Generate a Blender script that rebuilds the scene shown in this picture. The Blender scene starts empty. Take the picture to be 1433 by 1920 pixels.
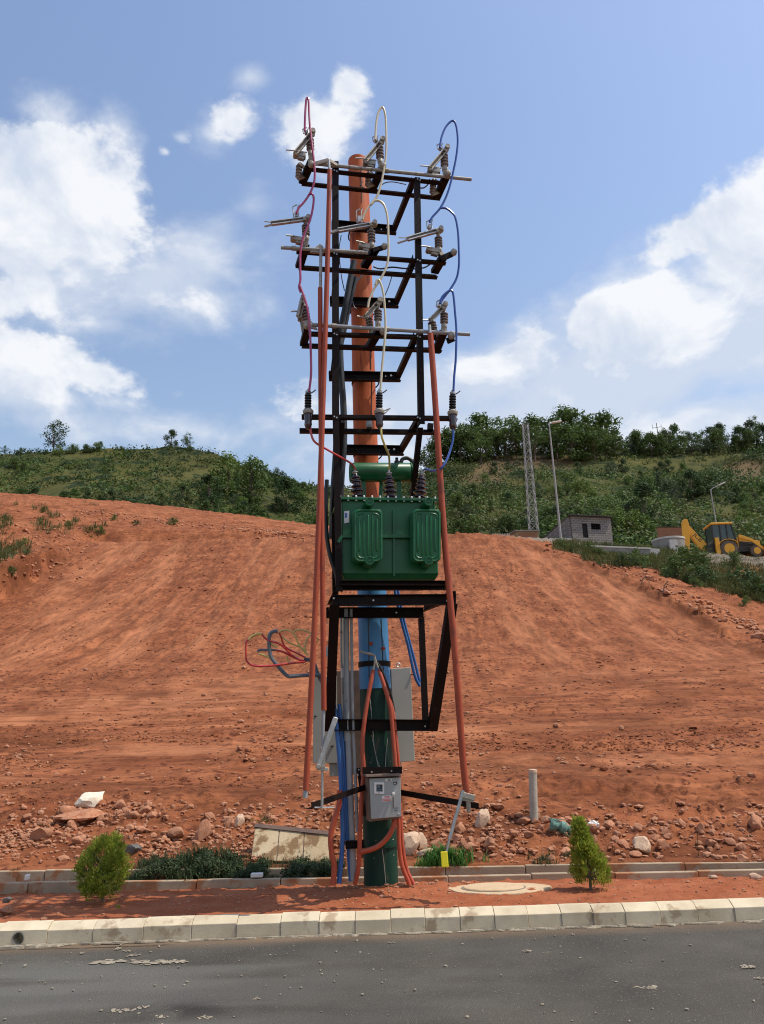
import bpy, bmesh, math, random
import numpy as np
from math import sin, cos, tan, atan, atan2, pi, radians, sqrt
from mathutils import Vector, Matrix, noise as mnoise
from mathutils.bvhtree import BVHTree

random.seed(7)
C = bpy.context.scene.collection
SC = bpy.context.scene

# ------------------------------------------------------------------ camera
FPX, PW, PH = 1450.0, 1433.0, 1920.0
CAM_H, PITCH, ROLL = 1.6, radians(16.0), radians(1.6)
FW = Vector((0, cos(PITCH), sin(PITCH)))
_u0 = Vector((0, -sin(PITCH), cos(PITCH)))
_r0 = Vector((1, 0, 0))
RT = cos(ROLL) * _r0 - sin(ROLL) * _u0
UP = cos(ROLL) * _u0 + sin(ROLL) * _r0
cam_d = bpy.data.cameras.new("camera")
cam = bpy.data.objects.new("camera", cam_d)
C.objects.link(cam)
cam.matrix_world = Matrix(((RT.x, UP.x, -FW.x, 0), (RT.y, UP.y, -FW.y, 0), (RT.z, UP.z, -FW.z, CAM_H), (0, 0, 0, 1)))
cam_d.sensor_fit = 'VERTICAL'
cam_d.sensor_height = 36.0
cam_d.lens = 36.0 * FPX / PH
cam_d.clip_start = 0.05
cam_d.clip_end = 6000
SC.camera = cam

# ------------------------------------------------------------------ sun, sky, exposure
SUN_EL, SUN_AZ = radians(62), radians(-5)          # azimuth from +X towards +Y
TO_SUN = Vector((cos(SUN_EL) * cos(SUN_AZ), cos(SUN_EL) * sin(SUN_AZ), sin(SUN_EL)))
sun_d = bpy.data.lights.new("sun", 'SUN')
sun_d.energy = 3.9
sun_d.angle = radians(0.5)
sun_d.color = (1.0, 0.91, 0.77)
sun = bpy.data.objects.new("sun", sun_d)
C.objects.link(sun)
sun.rotation_euler = TO_SUN.to_track_quat('Z', 'Y').to_euler()
sun.location = (0, 0, 50)
SC.view_settings.view_transform = 'Standard'
SC.view_settings.look = 'None'
SC.view_settings.gamma = 1
SC.view_settings.exposure = 0.10
SC.view_settings.use_curve_mapping = False
SC.cycles.filter_width = 1.1


def pray(px, py):
    px, py = float(px), float(py)
    return ((px - PW / 2) / FPX) * RT - ((py - PH / 2) / FPX) * UP + FW


W = bpy.data.worlds.new("World")
SC.world = W
W.use_nodes = True
nt = W.node_tree
nt.nodes.clear()


def wn(t, **kw):
    n = nt.nodes.new(t)
    for k, v in kw.items():
        setattr(n, k, v)
    return n


def wmath(op, a, b=None, c=None, clamp=False):
    n = wn('ShaderNodeMath', operation=op, use_clamp=clamp)
    for i, v in enumerate((a, b, c)):
        if v is None:
            continue
        if isinstance(v, (int, float)):
            n.inputs[i].default_value = v
        else:
            nt.links.new(v, n.inputs[i])
    return n.outputs[0]


SKY_S = 0.15
w_out = wn('ShaderNodeOutputWorld')
w_bg = wn('ShaderNodeBackground')
w_bg.inputs[1].default_value = SKY_S
nt.links.new(w_bg.outputs[0], w_out.inputs[0])
w_sky = wn('ShaderNodeTexSky', sky_type='NISHITA', sun_disc=False)
w_sky.sun_elevation = SUN_EL
w_sky.sun_rotation = atan2(TO_SUN.x, TO_SUN.y)
w_sky.altitude = 100
w_sky.air_density = 1.9
w_sky.dust_density = 1.5
w_sky.ozone_density = 3.0
w_tc = wn('ShaderNodeTexCoord')
DIR = w_tc.outputs['Generated']
# clouds: soft ellipsoids in the sky dome, frayed by noise: (px, py, half width, half height, tilt deg, weight)
CL = [(50, 320, 180, 85, 10, 1.3), (165, 390, 150, 110, -20, 1.3), (30, 430, 180, 130, 0, 1.3), (10, 540, 150, 90, 0, 1.0), (225, 400, 60, 45, -20, .9),
      (150, 690, 120, 55, -18, 1.15), (10, 650, 80, 55, -20, 1.15), (60, 725, 120, 30, -5, .8),
      (440, 230, 55, 40, 40, .95), (340, 257, 30, 20, 0, .75), (313, 285, 18, 15, 0, .7),
      (580, 240, 75, 65, 45, 1.15), (645, 162, 45, 28, 30, .9), (545, 775, 62, 44, 10, .9), (350, 570, 80, 40, 15, .7),
      (1320, 425, 95, 60, 5, 1.4), (1260, 470, 60, 40, 0, 1.0), (1425, 385, 70, 70, 30, 1.3), (1430, 500, 150, 100, 0, 1.2), (1230, 565, 100, 50, 25, 1.3),
      (1110, 615, 110, 48, 20, 1.3), (1000, 645, 95, 42, 20, 1.15), (1300, 600, 150, 80, 5, 1.1), (1425, 335, 28, 16, 0, .8), (905, 690, 100, 48, 20, 1.0), (1180, 650, 150, 60, 10, 1.1)]
CL2 = [(95, 215, 60, 65, 40, .55), (210, 270, 55, 50, 20, .6), (300, 520, 200, 95, 25, 1.1), (120, 480, 240, 150, 0, 1.1), (380, 450, 110, 60, 20, .75), (360, 570, 130, 50, 12, .9), (120, 560, 200, 90, 0, .9),
       (60, 740, 200, 45, 0, .85), (215, 755, 90, 30, -8, .75), (410, 250, 70, 40, 30, .6), (470, 145, 42, 24, 10, .75), (600, 275, 60, 55, 20, .6), (470, 385, 48, 38, 0, .62),
       (335, 740, 20, 14, 0, .55), (510, 790, 90, 40, 0, .7), (960, 690, 210, 80, 18, 1.35), (1180, 700, 380, 130, 6, 1.5), (1390, 600, 260, 190, 0, 1.45), (1240, 600, 170, 90, 25, 1.3), (800, 750, 190, 75, 8, 1.2), (1000, 800, 450, 90, 0, 1.35), (1350, 800, 320, 90, 0, 1.35), (620, 800, 200, 50, 0, .8), (300, 800, 350, 45, 0, .75)]
w_map = wn('ShaderNodeMapping', vector_type='POINT')
w_map.inputs['Scale'].default_value = (1.0, 1.0, 1.5)
nt.links.new(DIR, w_map.inputs['Vector'])
w_n1 = wn('ShaderNodeTexNoise')
w_n1.inputs['Scale'].default_value = 6.5
w_n1.inputs['Detail'].default_value = 9
w_n1.inputs['Roughness'].default_value = 0.56
w_n1.inputs['Distortion'].default_value = 0.35
nt.links.new(w_map.outputs[0], w_n1.inputs['Vector'])
w_n2 = wn('ShaderNodeTexNoise')
w_n2.inputs['Scale'].default_value = 16
w_n2.inputs['Detail'].default_value = 7
w_n2.inputs['Roughness'].default_value = 0.6
nt.links.new(w_map.outputs[0], w_n2.inputs['Vector'])
tot = None


def blob(c, rx, rz, tilt, wt, tot):
    c = c.normalized()
    ex = Vector((c.y, -c.x, 0)).normalized()
    ez = ex.cross(c)
    a, b = ex * cos(tilt) + ez * sin(tilt), ez * cos(tilt) - ex * sin(tilt)
    R = Matrix((a, c, b)).transposed()
    m = wn('ShaderNodeMapping', vector_type='TEXTURE')
    m.inputs['Location'].default_value = c
    m.inputs['Rotation'].default_value = R.to_euler()
    m.inputs['Scale'].default_value = (rx, 1, rz)
    nt.links.new(DIR, m.inputs['Vector'])
    v = wn('ShaderNodeVectorMath', operation='LENGTH')
    nt.links.new(m.outputs[0], v.inputs[0])
    o = wmath('MULTIPLY_ADD', v.outputs['Value'], -wt, wt)
    return o if tot is None else wmath('SMOOTH_MAX', tot, o, 0.12)


tot2 = None
for lst in (CL, CL2):
    for (px, py, hw, hh, tl, wt) in lst:
        d = pray(px, py)
        L = d.length
        q = (d, hw * 1.35 / FPX / L, hh * 1.35 / FPX / L, radians(tl), wt)
        if lst is CL:
            tot = blob(*q, tot)
        else:
            tot2 = blob(*q, tot2)
_r = random.Random(11)
for i in range(14):                                   # the same kind of clouds goes on round the rest of the sky
    az = radians(130 + i * 20 + _r.uniform(-6, 6))
    el = radians(_r.uniform(8, 40))
    d = Vector((cos(az) * cos(el), sin(az) * cos(el), sin(el)))
    if abs(atan2(d.x, d.y)) < radians(42):
        continue
    tot = blob(d, _r.uniform(.18, .32), _r.uniform(.06, .11), radians(_r.uniform(-10, 25)), _r.uniform(.8, 1.15), tot)
def srange(v, a, b):
    n = wn('ShaderNodeMapRange', interpolation_type='SMOOTHSTEP')
    n.inputs['From Min'].default_value = a
    n.inputs['From Max'].default_value = b
    nt.links.new(v, n.inputs['Value'])
    return n.outputs[0]


nz1 = wmath('SUBTRACT', w_n1.outputs[0], 0.5)
nz2 = wmath('SUBTRACT', w_n2.outputs[0], 0.5)
w_sh = wmath('ADD', tot, wmath('ADD', wmath('MULTIPLY', nz1, 2.7), wmath('MULTIPLY', nz2, 1.8)))
w_sf = wmath('ADD', tot2, wmath('ADD', wmath('MULTIPLY', nz1, 1.9), wmath('MULTIPLY', nz2, .9)))
d_crisp = wmath('MULTIPLY', srange(w_sh, .14, .74), .95)
d_soft = wmath('MULTIPLY', srange(w_sf, .0, .95), .86)
dens = wmath('MAXIMUM', d_crisp, d_soft)
# the billows: the same noise a little lower down in the sky shows which side of a puff looks up
w_map2 = wn('ShaderNodeMapping', vector_type='POINT')
w_map2.inputs['Scale'].default_value = (1.0, 1.0, 1.5)
w_map2.inputs['Location'].default_value = (0.012, 0, 0.045)
nt.links.new(DIR, w_map2.inputs['Vector'])
w_n3 = wn('ShaderNodeTexNoise')
w_n3.inputs['Scale'].default_value = 6.5
w_n3.inputs['Detail'].default_value = 5
w_n3.inputs['Roughness'].default_value = 0.56
w_n3.inputs['Distortion'].default_value = 0.35
nt.links.new(w_map2.outputs[0], w_n3.inputs['Vector'])
emb = wmath('SUBTRACT', w_n1.outputs[0], w_n3.outputs[0])
lit = wmath('ADD', wmath('MULTIPLY', emb, 4.6), wmath('MULTIPLY', d_crisp, .62), clamp=True)
w_cc = wn('ShaderNodeMix', data_type='RGBA')
w_cc.inputs['A'].default_value = (4.1, 4.55, 5.35, 1)
w_cc.inputs['B'].default_value = (5.9, 6.0, 6.2, 1)
nt.links.new(lit, w_cc.inputs['Factor'])
w_mix = wn('ShaderNodeMix', data_type='RGBA')
nt.links.new(dens, w_mix.inputs['Factor'])
w_tint = wn('ShaderNodeMix', data_type='RGBA', blend_type='MULTIPLY')
w_tint.inputs['Factor'].default_value = 1.0
w_tint.inputs['B'].default_value = (0.95, 0.90, 0.97, 1)
nt.links.new(w_sky.outputs[0], w_tint.inputs['A'])
nt.links.new(w_tint.outputs['Result'], w_mix.inputs['A'])
nt.links.new(w_cc.outputs['Result'], w_mix.inputs['B'])
nt.links.new(w_mix.outputs['Result'], w_bg.inputs[0])

# ------------------------------------------------------------------ helpers: tagging, meshes


def tag(o, label=None, cat=None, group=None, kind=None):
    if label:
        o['label'] = label
    if cat:
        o['category'] = cat
    if group:
        o['group'] = group
    if kind:
        o['kind'] = kind
    return o


def thing(name, label, cat, loc=(0, 0, 0), group=None):
    o = bpy.data.objects.new(name, None)
    o.empty_display_size = 0.2
    C.objects.link(o)
    o.location = loc
    o['org'] = tuple(loc)
    return tag(o, label, cat, group)


def frame_for(t, hint=Vector((0, 0, 1))):
    t = t.normalized()
    if abs(t.dot(hint)) > 0.985:
        hint = Vector((1, 0, 0)) if abs(t.x) < .9 else Vector((0, 1, 0))
    s = t.cross(hint).normalized()
    return s, s.cross(t).normalized()


class MB:
    def __init__(s):
        s.v = []
        s.f = []

    def hexa(s, p):
        b = len(s.v)
        s.v += [tuple(q) for q in p]
        for f in ((0, 3, 2, 1), (4, 5, 6, 7), (0, 1, 5, 4), (1, 2, 6, 5), (2, 3, 7, 6), (3, 0, 4, 7)):
            s.f.append(tuple(b + i for i in f))
        return s

    def box(s, c, size, R=None):
        c = Vector(c)
        x, y, z = [k / 2 for k in size]
        P = []
        for q in ((-x, -y, -z), (x, -y, -z), (x, y, -z), (-x, y, -z), (-x, -y, z), (x, -y, z), (x, y, z), (-x, y, z)):
            q = Vector(q)
            P.append(c + (R @ q if R else q))
        return s.hexa(P)

    def bar(s, a, b, w, h, hint=Vector((0, 0, 1)), w2=None, h2=None):
        a, b = Vector(a), Vector(b)
        S, U = frame_for(b - a, hint)
        w2, h2 = w2 or w, h2 or h
        P = []
        for p, ww, hh in ((a, w, h), (b, w2, h2)):
            P += [p - S * ww / 2 - U * hh / 2, p + S * ww / 2 - U * hh / 2, p + S * ww / 2 + U * hh / 2, p - S * ww / 2 + U * hh / 2]
        return s.hexa(P)

    def angle(s, a, b, sz, t, hint=Vector((0, 0, 1)), flip=1):
        # an L section: one flange upright, one lying behind its foot
        a, b = Vector(a), Vector(b)
        S, U = frame_for(b - a, hint)
        o1 = S * (flip * (sz / 2 - t / 2))
        s.bar(a + o1, b + o1, t, sz, hint)
        o2 = -U * (sz / 2 - t / 2) - S * (flip * t / 2)
        s.bar(a + o2, b + o2, sz - t, t, hint)
        return s

    def channel(s, a, b, w, h, t, hint=Vector((0, 0, 1)), flip=1):
        a, b = Vector(a), Vector(b)
        S, U = frame_for(b - a, hint)
        o = S * (flip * (w / 2 - t / 2))
        s.bar(a + o, b + o, t, h, hint)
        for k in (-1, 1):
            o = U * (k * (h / 2 - t / 2)) - S * (flip * t / 2)
            s.bar(a + o, b + o, w - t, t, hint)
        return s

    def tube(s, pts, r, n=10, caps=True):
        pts = [Vector(p) for p in pts]
        rs = r if isinstance(r, (list, tuple)) else [r] * len(pts)
        t0 = (pts[1] - pts[0]).normalized()
        S, U = frame_for(t0)
        b = len(s.v)
        m = len(pts)
        for i, p in enumerate(pts):
            t = (pts[min(i + 1, m - 1)] - pts[max(i - 1, 0)]).normalized()
            S = (S - t * S.dot(t)).normalized()
            U = S.cross(t)
            for k in range(n):
                a = 2 * pi * k / n
                s.v.append(tuple(p + (S * cos(a) + U * sin(a)) * rs[i]))
        for i in range(m - 1):
            for k in range(n):
                k2 = (k + 1) % n
                s.f.append((b + i * n + k, b + i * n + k2, b + (i + 1) * n + k2, b + (i + 1) * n + k))
        if caps:
            s.f.append(tuple(b + k for k in reversed(range(n))))
            s.f.append(tuple(b + (m - 1) * n + k for k in range(n)))
        return s

    def lathe(s, a, axis, prof, n=14, caps=True):
        # prof: (distance along the axis, radius)
        a, axis = Vector(a), Vector(axis).normalized()
        S, U = frame_for(axis)
        b = len(s.v)
        for (h, r) in prof:
            for k in range(n):
                t = 2 * pi * k / n
                s.v.append(tuple(a + axis * h + (S * cos(t) + U * sin(t)) * max(r, 1e-4)))
        m = len(prof)
        for i in range(m - 1):
            for k in range(n):
                k2 = (k + 1) % n
                s.f.append((b + i * n + k, b + i * n + k2, b + (i + 1) * n + k2, b + (i + 1) * n + k))
        if caps:
            s.f.append(tuple(b + k for k in reversed(range(n))))
            s.f.append(tuple(b + (m - 1) * n + k for k in range(n)))
        return s

    def quad(s, a, b, c, d):
        i = len(s.v)
        s.v += [tuple(a), tuple(b), tuple(c), tuple(d)]
        s.f.append((i, i + 1, i + 2, i + 3))
        return s

    def prism(s, poly, off):
        # poly: loop of points, off: extrusion vector
        n = len(poly)
        b = len(s.v)
        off = Vector(off)
        s.v += [tuple(p) for p in poly] + [tuple(Vector(p) + off) for p in poly]
        s.f.append(tuple(b + i for i in reversed(range(n))))
        s.f.append(tuple(b + n + i for i in range(n)))
        for i in range(n):
            j = (i + 1) % n
            s.f.append((b + i, b + j, b + n + j, b + n + i))
        return s

    def mesh(s, name, mat, org=(0, 0, 0), smooth=True, ang=38):
        me = bpy.data.meshes.new(name)
        ox, oy, oz = org
        me.from_pydata([(x - ox, y - oy, z - oz) for x, y, z in s.v], [], s.f)
        bm = bmesh.new()
        bm.from_mesh(me)
        bmesh.ops.recalc_face_normals(bm, faces=bm.faces)
        bm.to_mesh(me)
        bm.free()
        if mat:
            me.materials.append(mat)
        if smooth:
            me.shade_smooth()
            me.set_sharp_from_angle(angle=radians(ang))
        return me

    def build(s, name, mat, parent=None, smooth=True, bevel=0, ang=38):
        """one mesh object; under a parent it is laid out about the thing's own base point"""
        org = (0, 0, 0)
        if parent is not None:
            org = parent['org']
        else:
            a = np.array(s.v)
            org = (float((a[:, 0].min() + a[:, 0].max()) / 2), float((a[:, 1].min() + a[:, 1].max()) / 2), float(a[:, 2].min()))
        o = bpy.data.objects.new(name, s.mesh(name, mat, org, smooth, ang))
        C.objects.link(o)
        o['org'] = tuple(org)
        if parent is not None:
            o.parent = parent
        else:
            o.location = org
        if bevel:
            m = o.modifiers.new("edge", 'BEVEL')
            m.width = bevel
            m.segments = 2
            m.limit_method = 'ANGLE'
            m.angle_limit = radians(40)
        return o


def spline(pts, sub=8):
    pts = [Vector(p) for p in pts]
    P = [pts[0] * 2 - pts[1]] + pts + [pts[-1] * 2 - pts[-2]]
    out = []
    for i in range(1, len(P) - 2):
        a, b, c, d = P[i - 1:i + 3]
        for k in range(sub):
            t = k / sub
            out.append(0.5 * ((2 * b) + (c - a) * t + (2 * a - 5 * b + 4 * c - d) * t * t + (3 * b - a - 3 * c + d) * t ** 3))
    out.append(pts[-1])
    return out


def place(name, me, loc, rot=(0, 0, 0), scl=(1, 1, 1), label=None, cat=None, group=None, kind=None):
    o = bpy.data.objects.new(name, me)
    C.objects.link(o)
    o.location = loc
    o.rotation_euler = rot
    o.scale = scl if hasattr(scl, '__len__') else (scl, scl, scl)
    return tag(o, label, cat, group, kind)


# ------------------------------------------------------------------ noise for the terrain
_tab = np.random.RandomState(5).rand(512, 512)


def vnoise(x, y, s=0):
    x = np.asarray(x, float) + s * 37.31
    y = np.asarray(y, float) + s * 91.17
    xi, yi = np.floor(x).astype(int), np.floor(y).astype(int)
    fx, fy = x - xi, y - yi
    fx = fx * fx * (3 - 2 * fx)
    fy = fy * fy * (3 - 2 * fy)
    a, b = _tab[xi % 512, yi % 512], _tab[(xi + 1) % 512, yi % 512]
    c, d = _tab[xi % 512, (yi + 1) % 512], _tab[(xi + 1) % 512, (yi + 1) % 512]
    return (a + (b - a) * fx) * (1 - fy) + (c + (d - c) * fx) * fy


def fbm(x, y, o=4, s=0):
    t, a, n = 0, 0.5, 0
    for i in range(o):
        t = t + a * vnoise(np.asarray(x) * 2 ** i, np.asarray(y) * 2 ** i, s + i)
        n += a
        a *= .5
    return t / n


def sstep(a, b, x):
    t = np.clip((np.asarray(x, float) - a) / (b - a), 0, 1)
    return t * t * (3 - 2 * t)


# ------------------------------------------------------------------ materials


def pm(name, c1, c2=None, rough=0.6, metal=0.0, nscale=6, detail=5, bump=0.0, bscale=40, lo=.35, hi=.65, c3=None, n3=30, t3=.62, rnd=0.0, coat=0, spec=None, stretch=None, transl=0):
    m = bpy.data.materials.new(name)
    m.use_nodes = True
    t = m.node_tree
    b = t.nodes['Principled BSDF']
    b.inputs['Roughness'].default_value = rough
    b.inputs['Metallic'].default_value = metal
    if spec is not None:
        b.inputs['Specular IOR Level'].default_value = spec
    if coat:
        b.inputs['Coat Weight'].default_value = coat
        b.inputs['Coat Roughness'].default_value = .2
    tc = t.nodes.new('ShaderNodeTexCoord')
    co = tc.outputs['Object']
    if stretch:
        mp = t.nodes.new('ShaderNodeMapping')
        mp.inputs['Scale'].default_value = stretch
        t.links.new(co, mp.inputs['Vector'])
        co = mp.outputs[0]

    def noise(sc, de, w=None):
        n = t.nodes.new('ShaderNodeTexNoise')
        n.inputs['Scale'].default_value = sc
        n.inputs['Detail'].default_value = de
        n.inputs['Roughness'].default_value = .6
        t.links.new(co, n.inputs['Vector'])
        return n.outputs[0]

    def ramp(v, a, bb):
        r = t.nodes.new('ShaderNodeMapRange')
        r.inputs['From Min'].default_value = a
        r.inputs['From Max'].default_value = bb
        t.links.new(v, r.inputs['Value'])
        return r.outputs[0]

    def mix(f, a, bb, bt='MIX'):
        n = t.nodes.new('ShaderNodeMix')
        n.data_type = 'RGBA'
        n.blend_type = bt
        for k, v in (('Factor', f), ('A', a), ('B', bb)):
            if isinstance(v, tuple):
                n.inputs[k].default_value = (*v, 1)
            elif isinstance(v, (int, float)):
                n.inputs[k].default_value = v
            else:
                t.links.new(v, n.inputs[k])
        return n.outputs['Result']
    col = c1
    if c2:
        col = mix(ramp(noise(nscale, detail), lo, hi), c1, c2)
    if c3:
        col = mix(ramp(noise(n3, 4), t3, t3 + .08), col, c3)
    if rnd:
        oi = t.nodes.new('ShaderNodeObjectInfo')
        hs = t.nodes.new('ShaderNodeHueSaturation')
        r1 = t.nodes.new('ShaderNodeMapRange')
        r1.inputs['To Min'].default_value = 1 - rnd
        r1.inputs['To Max'].default_value = 1 + rnd
        t.links.new(oi.outputs['Random'], r1.inputs['Value'])
        t.links.new(r1.outputs[0], hs.inputs['Value'])
        if isinstance(col, tuple):
            hs.inputs['Color'].default_value = (*col, 1)
        else:
            t.links.new(col, hs.inputs['Color'])
        col = hs.outputs[0]
    if isinstance(col, tuple):
        b.inputs['Base Color'].default_value = (*col, 1)
    else:
        t.links.new(col, b.inputs['Base Color'])
    if bump:
        bp = t.nodes.new('ShaderNodeBump')
        bp.inputs['Strength'].default_value = bump
        bp.inputs['Distance'].default_value = 0.02
        t.links.new(noise(bscale, 6), bp.inputs['Height'])
        t.links.new(bp.outputs[0], b.inputs['Normal'])
    if transl:
        tr = t.nodes.new('ShaderNodeBsdfTranslucent')
        if isinstance(col, tuple):
            tr.inputs[0].default_value = (*col, 1)
        else:
            t.links.new(col, tr.inputs[0])
        ms = t.nodes.new('ShaderNodeMixShader')
        ms.inputs[0].default_value = transl
        t.links.new(b.outputs[0], ms.inputs[1])
        t.links.new(tr.outputs[0], ms.inputs[2])
        t.links.new(ms.outputs[0], t.nodes['Material Output'].inputs[0])
    return m


M = {}
M['soil'] = pm('red_soil', (.195, .062, .026), (.335, .122, .053), rough=.95, nscale=.9, detail=13, bump=1.0, bscale=22, lo=.36, hi=.64, c3=(.13, .041, .020), n3=5.5, t3=.54, spec=.12)
M['strip'] = pm('planting_soil', (.26, .074, .030), (.35, .120, .055), rough=.95, nscale=2.2, detail=9, bump=.8, bscale=30, c3=(.44, .19, .10), n3=9, t3=.66, spec=.15)
M['asphalt'] = pm('asphalt', (.066, .059, .049), (.115, .103, .084), rough=.85, nscale=1.1, detail=10, bump=.9, bscale=110, lo=.32, hi=.7, c3=(.20, .185, .16), n3=55, t3=.60, spec=.25)
M['kerb'] = pm('kerb_concrete', (.50, .415, .285), (.64, .55, .39), rough=.9, nscale=4, detail=8, bump=.12, bscale=60, c3=(.38, .29, .19), n3=5, t3=.57, rnd=.07, spec=.2)
M['kerb2'] = pm('drain_concrete', (.32, .245, .165), (.42, .33, .23), rough=.92, nscale=3, detail=7, bump=.3, bscale=50, c3=(.34, .16, .08), n3=3.5, t3=.52, rnd=.06, spec=.2)
M['mortar'] = pm('mortar', (.20, .17, .14), (.30, .25, .20), rough=.95, nscale=8, bump=.5, bscale=50)
M['spill'] = pm('cement_spill', (.22, .19, .145), (.38, .33, .25), rough=.95, nscale=14, bump=.6, bscale=70, spec=.15)
M['stone'] = pm('red_stone', (.36, .155, .085), (.48, .25, .150), rough=.9, nscale=5, detail=7, bump=.5, bscale=25, c3=(.36, .14, .07), n3=4, t3=.55, rnd=.16, spec=.2)
M['pale_stone'] = pm('pale_stone', (.55, .38, .26), (.66, .49, .35), rough=.9, nscale=6, bump=.5, bscale=25, c3=(.45, .22, .12), n3=5, t3=.58, spec=.2)
M['white_stone'] = pm('white_stone', (.80, .74, .60), (.70, .60, .46), rough=.85, nscale=6, bump=.5, bscale=22, c3=(.42, .36, .20), n3=7, t3=.64, spec=.2)
M['dark_stone'] = pm('grey_stone', (.09, .09, .085), (.16, .15, .14), rough=.85, nscale=8, bump=.5, bscale=25)
M['steel'] = pm('dark_painted_steel', (.009, .0055, .005), (.015, .008, .007), rough=.55, nscale=7, detail=6, bump=.12, bscale=60, c3=(.055, .020, .011), n3=13, t3=.64, spec=.12)
M['galv'] = pm('galvanised_steel', (.36, .36, .35), (.50, .50, .49), rough=.45, metal=.7, nscale=14, bump=.1, bscale=80)
M['dullpipe'] = pm('dull_grey_pipe', (.30, .29, .27), (.40, .39, .36), rough=.5, metal=.3, nscale=10, c3=(.18, .12, .09), n3=12, t3=.6)
M['orange'] = pm('orange_pole_paint', (.42, .088, .026), (.54, .135, .042), spec=.25, rough=.62, nscale=9, detail=8, bump=.15, bscale=30, c3=(.27, .060, .026), n3=13, t3=.58, stretch=(1, 1, .14))
M['red_pipe'] = pm('red_oxide_conduit', (.33, .056, .025), (.40, .078, .035), spec=.3, rough=.55, nscale=7, c3=(.22, .05, .026), n3=16, t3=.58, stretch=(1, 1, .25), bump=.1, bscale=30)
M['hose'] = pm('orange_hose', (.38, .062, .028), (.46, .09, .04), rough=.5, nscale=8, c3=(.42, .17, .10), n3=9, t3=.66)
M['blue_paint'] = pm('blue_pole_paint', (.042, .195, .43), (.065, .25, .50), rough=.5, nscale=9, c3=(.12, .25, .38), n3=14, t3=.60, stretch=(1, 1, .2), bump=.1, bscale=30)
M['green_paint'] = pm('dark_green_pole_paint', (.005, .034, .024), (.008, .046, .031), rough=.5, nscale=10, c3=(.045, .055, .036), n3=15, t3=.60, spec=.25, stretch=(1, 1, .2), bump=.1, bscale=30)
M['tank'] = pm('transformer_green_paint', (.006, .092, .028), (.011, .125, .042), rough=.36, nscale=5, spec=.38, c3=(.045, .095, .045), n3=10, t3=.66)
M['porcelain'] = pm('grey_porcelain', (.16, .12, .10), (.21, .165, .14), rough=.3, nscale=8, coat=.3)
M['brown_porcelain'] = pm('brown_porcelain', (.030, .012, .014), (.045, .02, .02), rough=.18, nscale=8, coat=.5)
M['black'] = pm('black_rubber', (.012, .012, .013), (.02, .02, .02), rough=.45, nscale=10)
M['cast'] = pm('weathered_casting', (.30, .27, .22), (.42, .38, .32), rough=.6, metal=.25, nscale=18, bump=.2, bscale=40)
M['magenta'] = pm('purple_red_cable', (.33, .012, .085), (.42, .03, .13), rough=.3, nscale=9, coat=.3)
M['red_cable'] = pm('red_cable', (.50, .025, .025), (.58, .05, .04), rough=.3, nscale=9, coat=.3)
M['cream_cable'] = pm('cream_cable', (.60, .52, .33), (.70, .62, .44), rough=.4, nscale=5)
M['yellow_cable'] = pm('yellow_cable', (.58, .46, .12), (.66, .54, .20), rough=.4, nscale=5)
M['blue_cable'] = pm('blue_cable', (.010, .060, .30), (.02, .085, .38), rough=.3, nscale=5, coat=.3)
M['blue_hose'] = pm('blue_hose', (.02, .10, .30), (.035, .14, .38), rough=.35, nscale=6)
M['grey_cable'] = pm('grey_cable', (.10, .115, .14), (.15, .17, .20), rough=.5, nscale=6)
M['pvc'] = pm('grey_pvc', (.26, .27, .28), (.34, .35, .36), rough=.4, nscale=4, c3=(.20, .16, .13), n3=9, t3=.66)
M['cabinet'] = pm('grey_cabinet_paint', (.33, .33, .29), (.38, .375, .33), rough=.45, nscale=2, c3=(.30, .27, .22), n3=8, t3=.68)
M['meter'] = pm('grey_meter_box', (.30, .32, .31), (.35, .365, .35), rough=.4, nscale=3, c3=(.27, .26, .24), n3=9, t3=.66)
M['brown_and_shade'] = pm('brown_edge_and_shade', (.12, .075, .055), (.17, .11, .08), rough=.5, nscale=9)
M['white'] = pm('white_plastic', (.75, .74, .70), (.68, .67, .63), rough=.5, nscale=7)
M['glass'] = pm('dark_glass', (.03, .05, .06), (.05, .075, .09), rough=.08, nscale=4)
M['red_print'] = pm('red_print', (.62, .10, .10), rough=.5)
M['black_print'] = pm('black_print', (.02, .02, .02), rough=.5)
M['yellow'] = pm('yellow_grip', (.80, .66, .02), (.85, .70, .03), rough=.4, nscale=4)
M['slab'] = pm('stained_cream_slab', (.54, .43, .28), (.44, .33, .19), rough=.9, nscale=4, detail=8, bump=.3, bscale=40, c3=(.24, .15, .08), n3=7, t3=.49, lo=.4, hi=.7, spec=.2)
M['post'] = pm('concrete_post', (.36, .33, .27), (.46, .42, .35), rough=.9, nscale=7, bump=.4, bscale=40, c3=(.32, .2, .13), n3=5, t3=.6)
M['manhole'] = pm('tan_concrete', (.50, .36, .21), (.58, .43, .27), rough=.92, nscale=5, detail=8, bump=.4, bscale=50, c3=(.42, .22, .12), n3=5, t3=.62)
M['tarp'] = pm('green_net', (.10, .22, .18), (.17, .30, .25), rough=.8, nscale=30, bump=.8, bscale=60)
M['bark'] = pm('bark', (.10, .075, .055), (.17, .13, .10), rough=.95, nscale=6)
def leafm(n, a, b, sc=1.2, tr=.28, rnd=.22):
    return pm(n, a, b, rough=.65, nscale=sc, detail=4, transl=tr, rnd=rnd, spec=.25)
M['leaf_dark'] = leafm('dark_leaf', (.030, .062, .020), (.058, .096, .028))
M['leaf_mid'] = leafm('mid_leaf', (.060, .108, .026), (.105, .155, .038))
M['leaf_light'] = leafm('light_leaf', (.10, .16, .034), (.15, .21, .05))
M['leaf_grey'] = leafm('grey_green_leaf', (.065, .10, .048), (.105, .14, .07))
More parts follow.
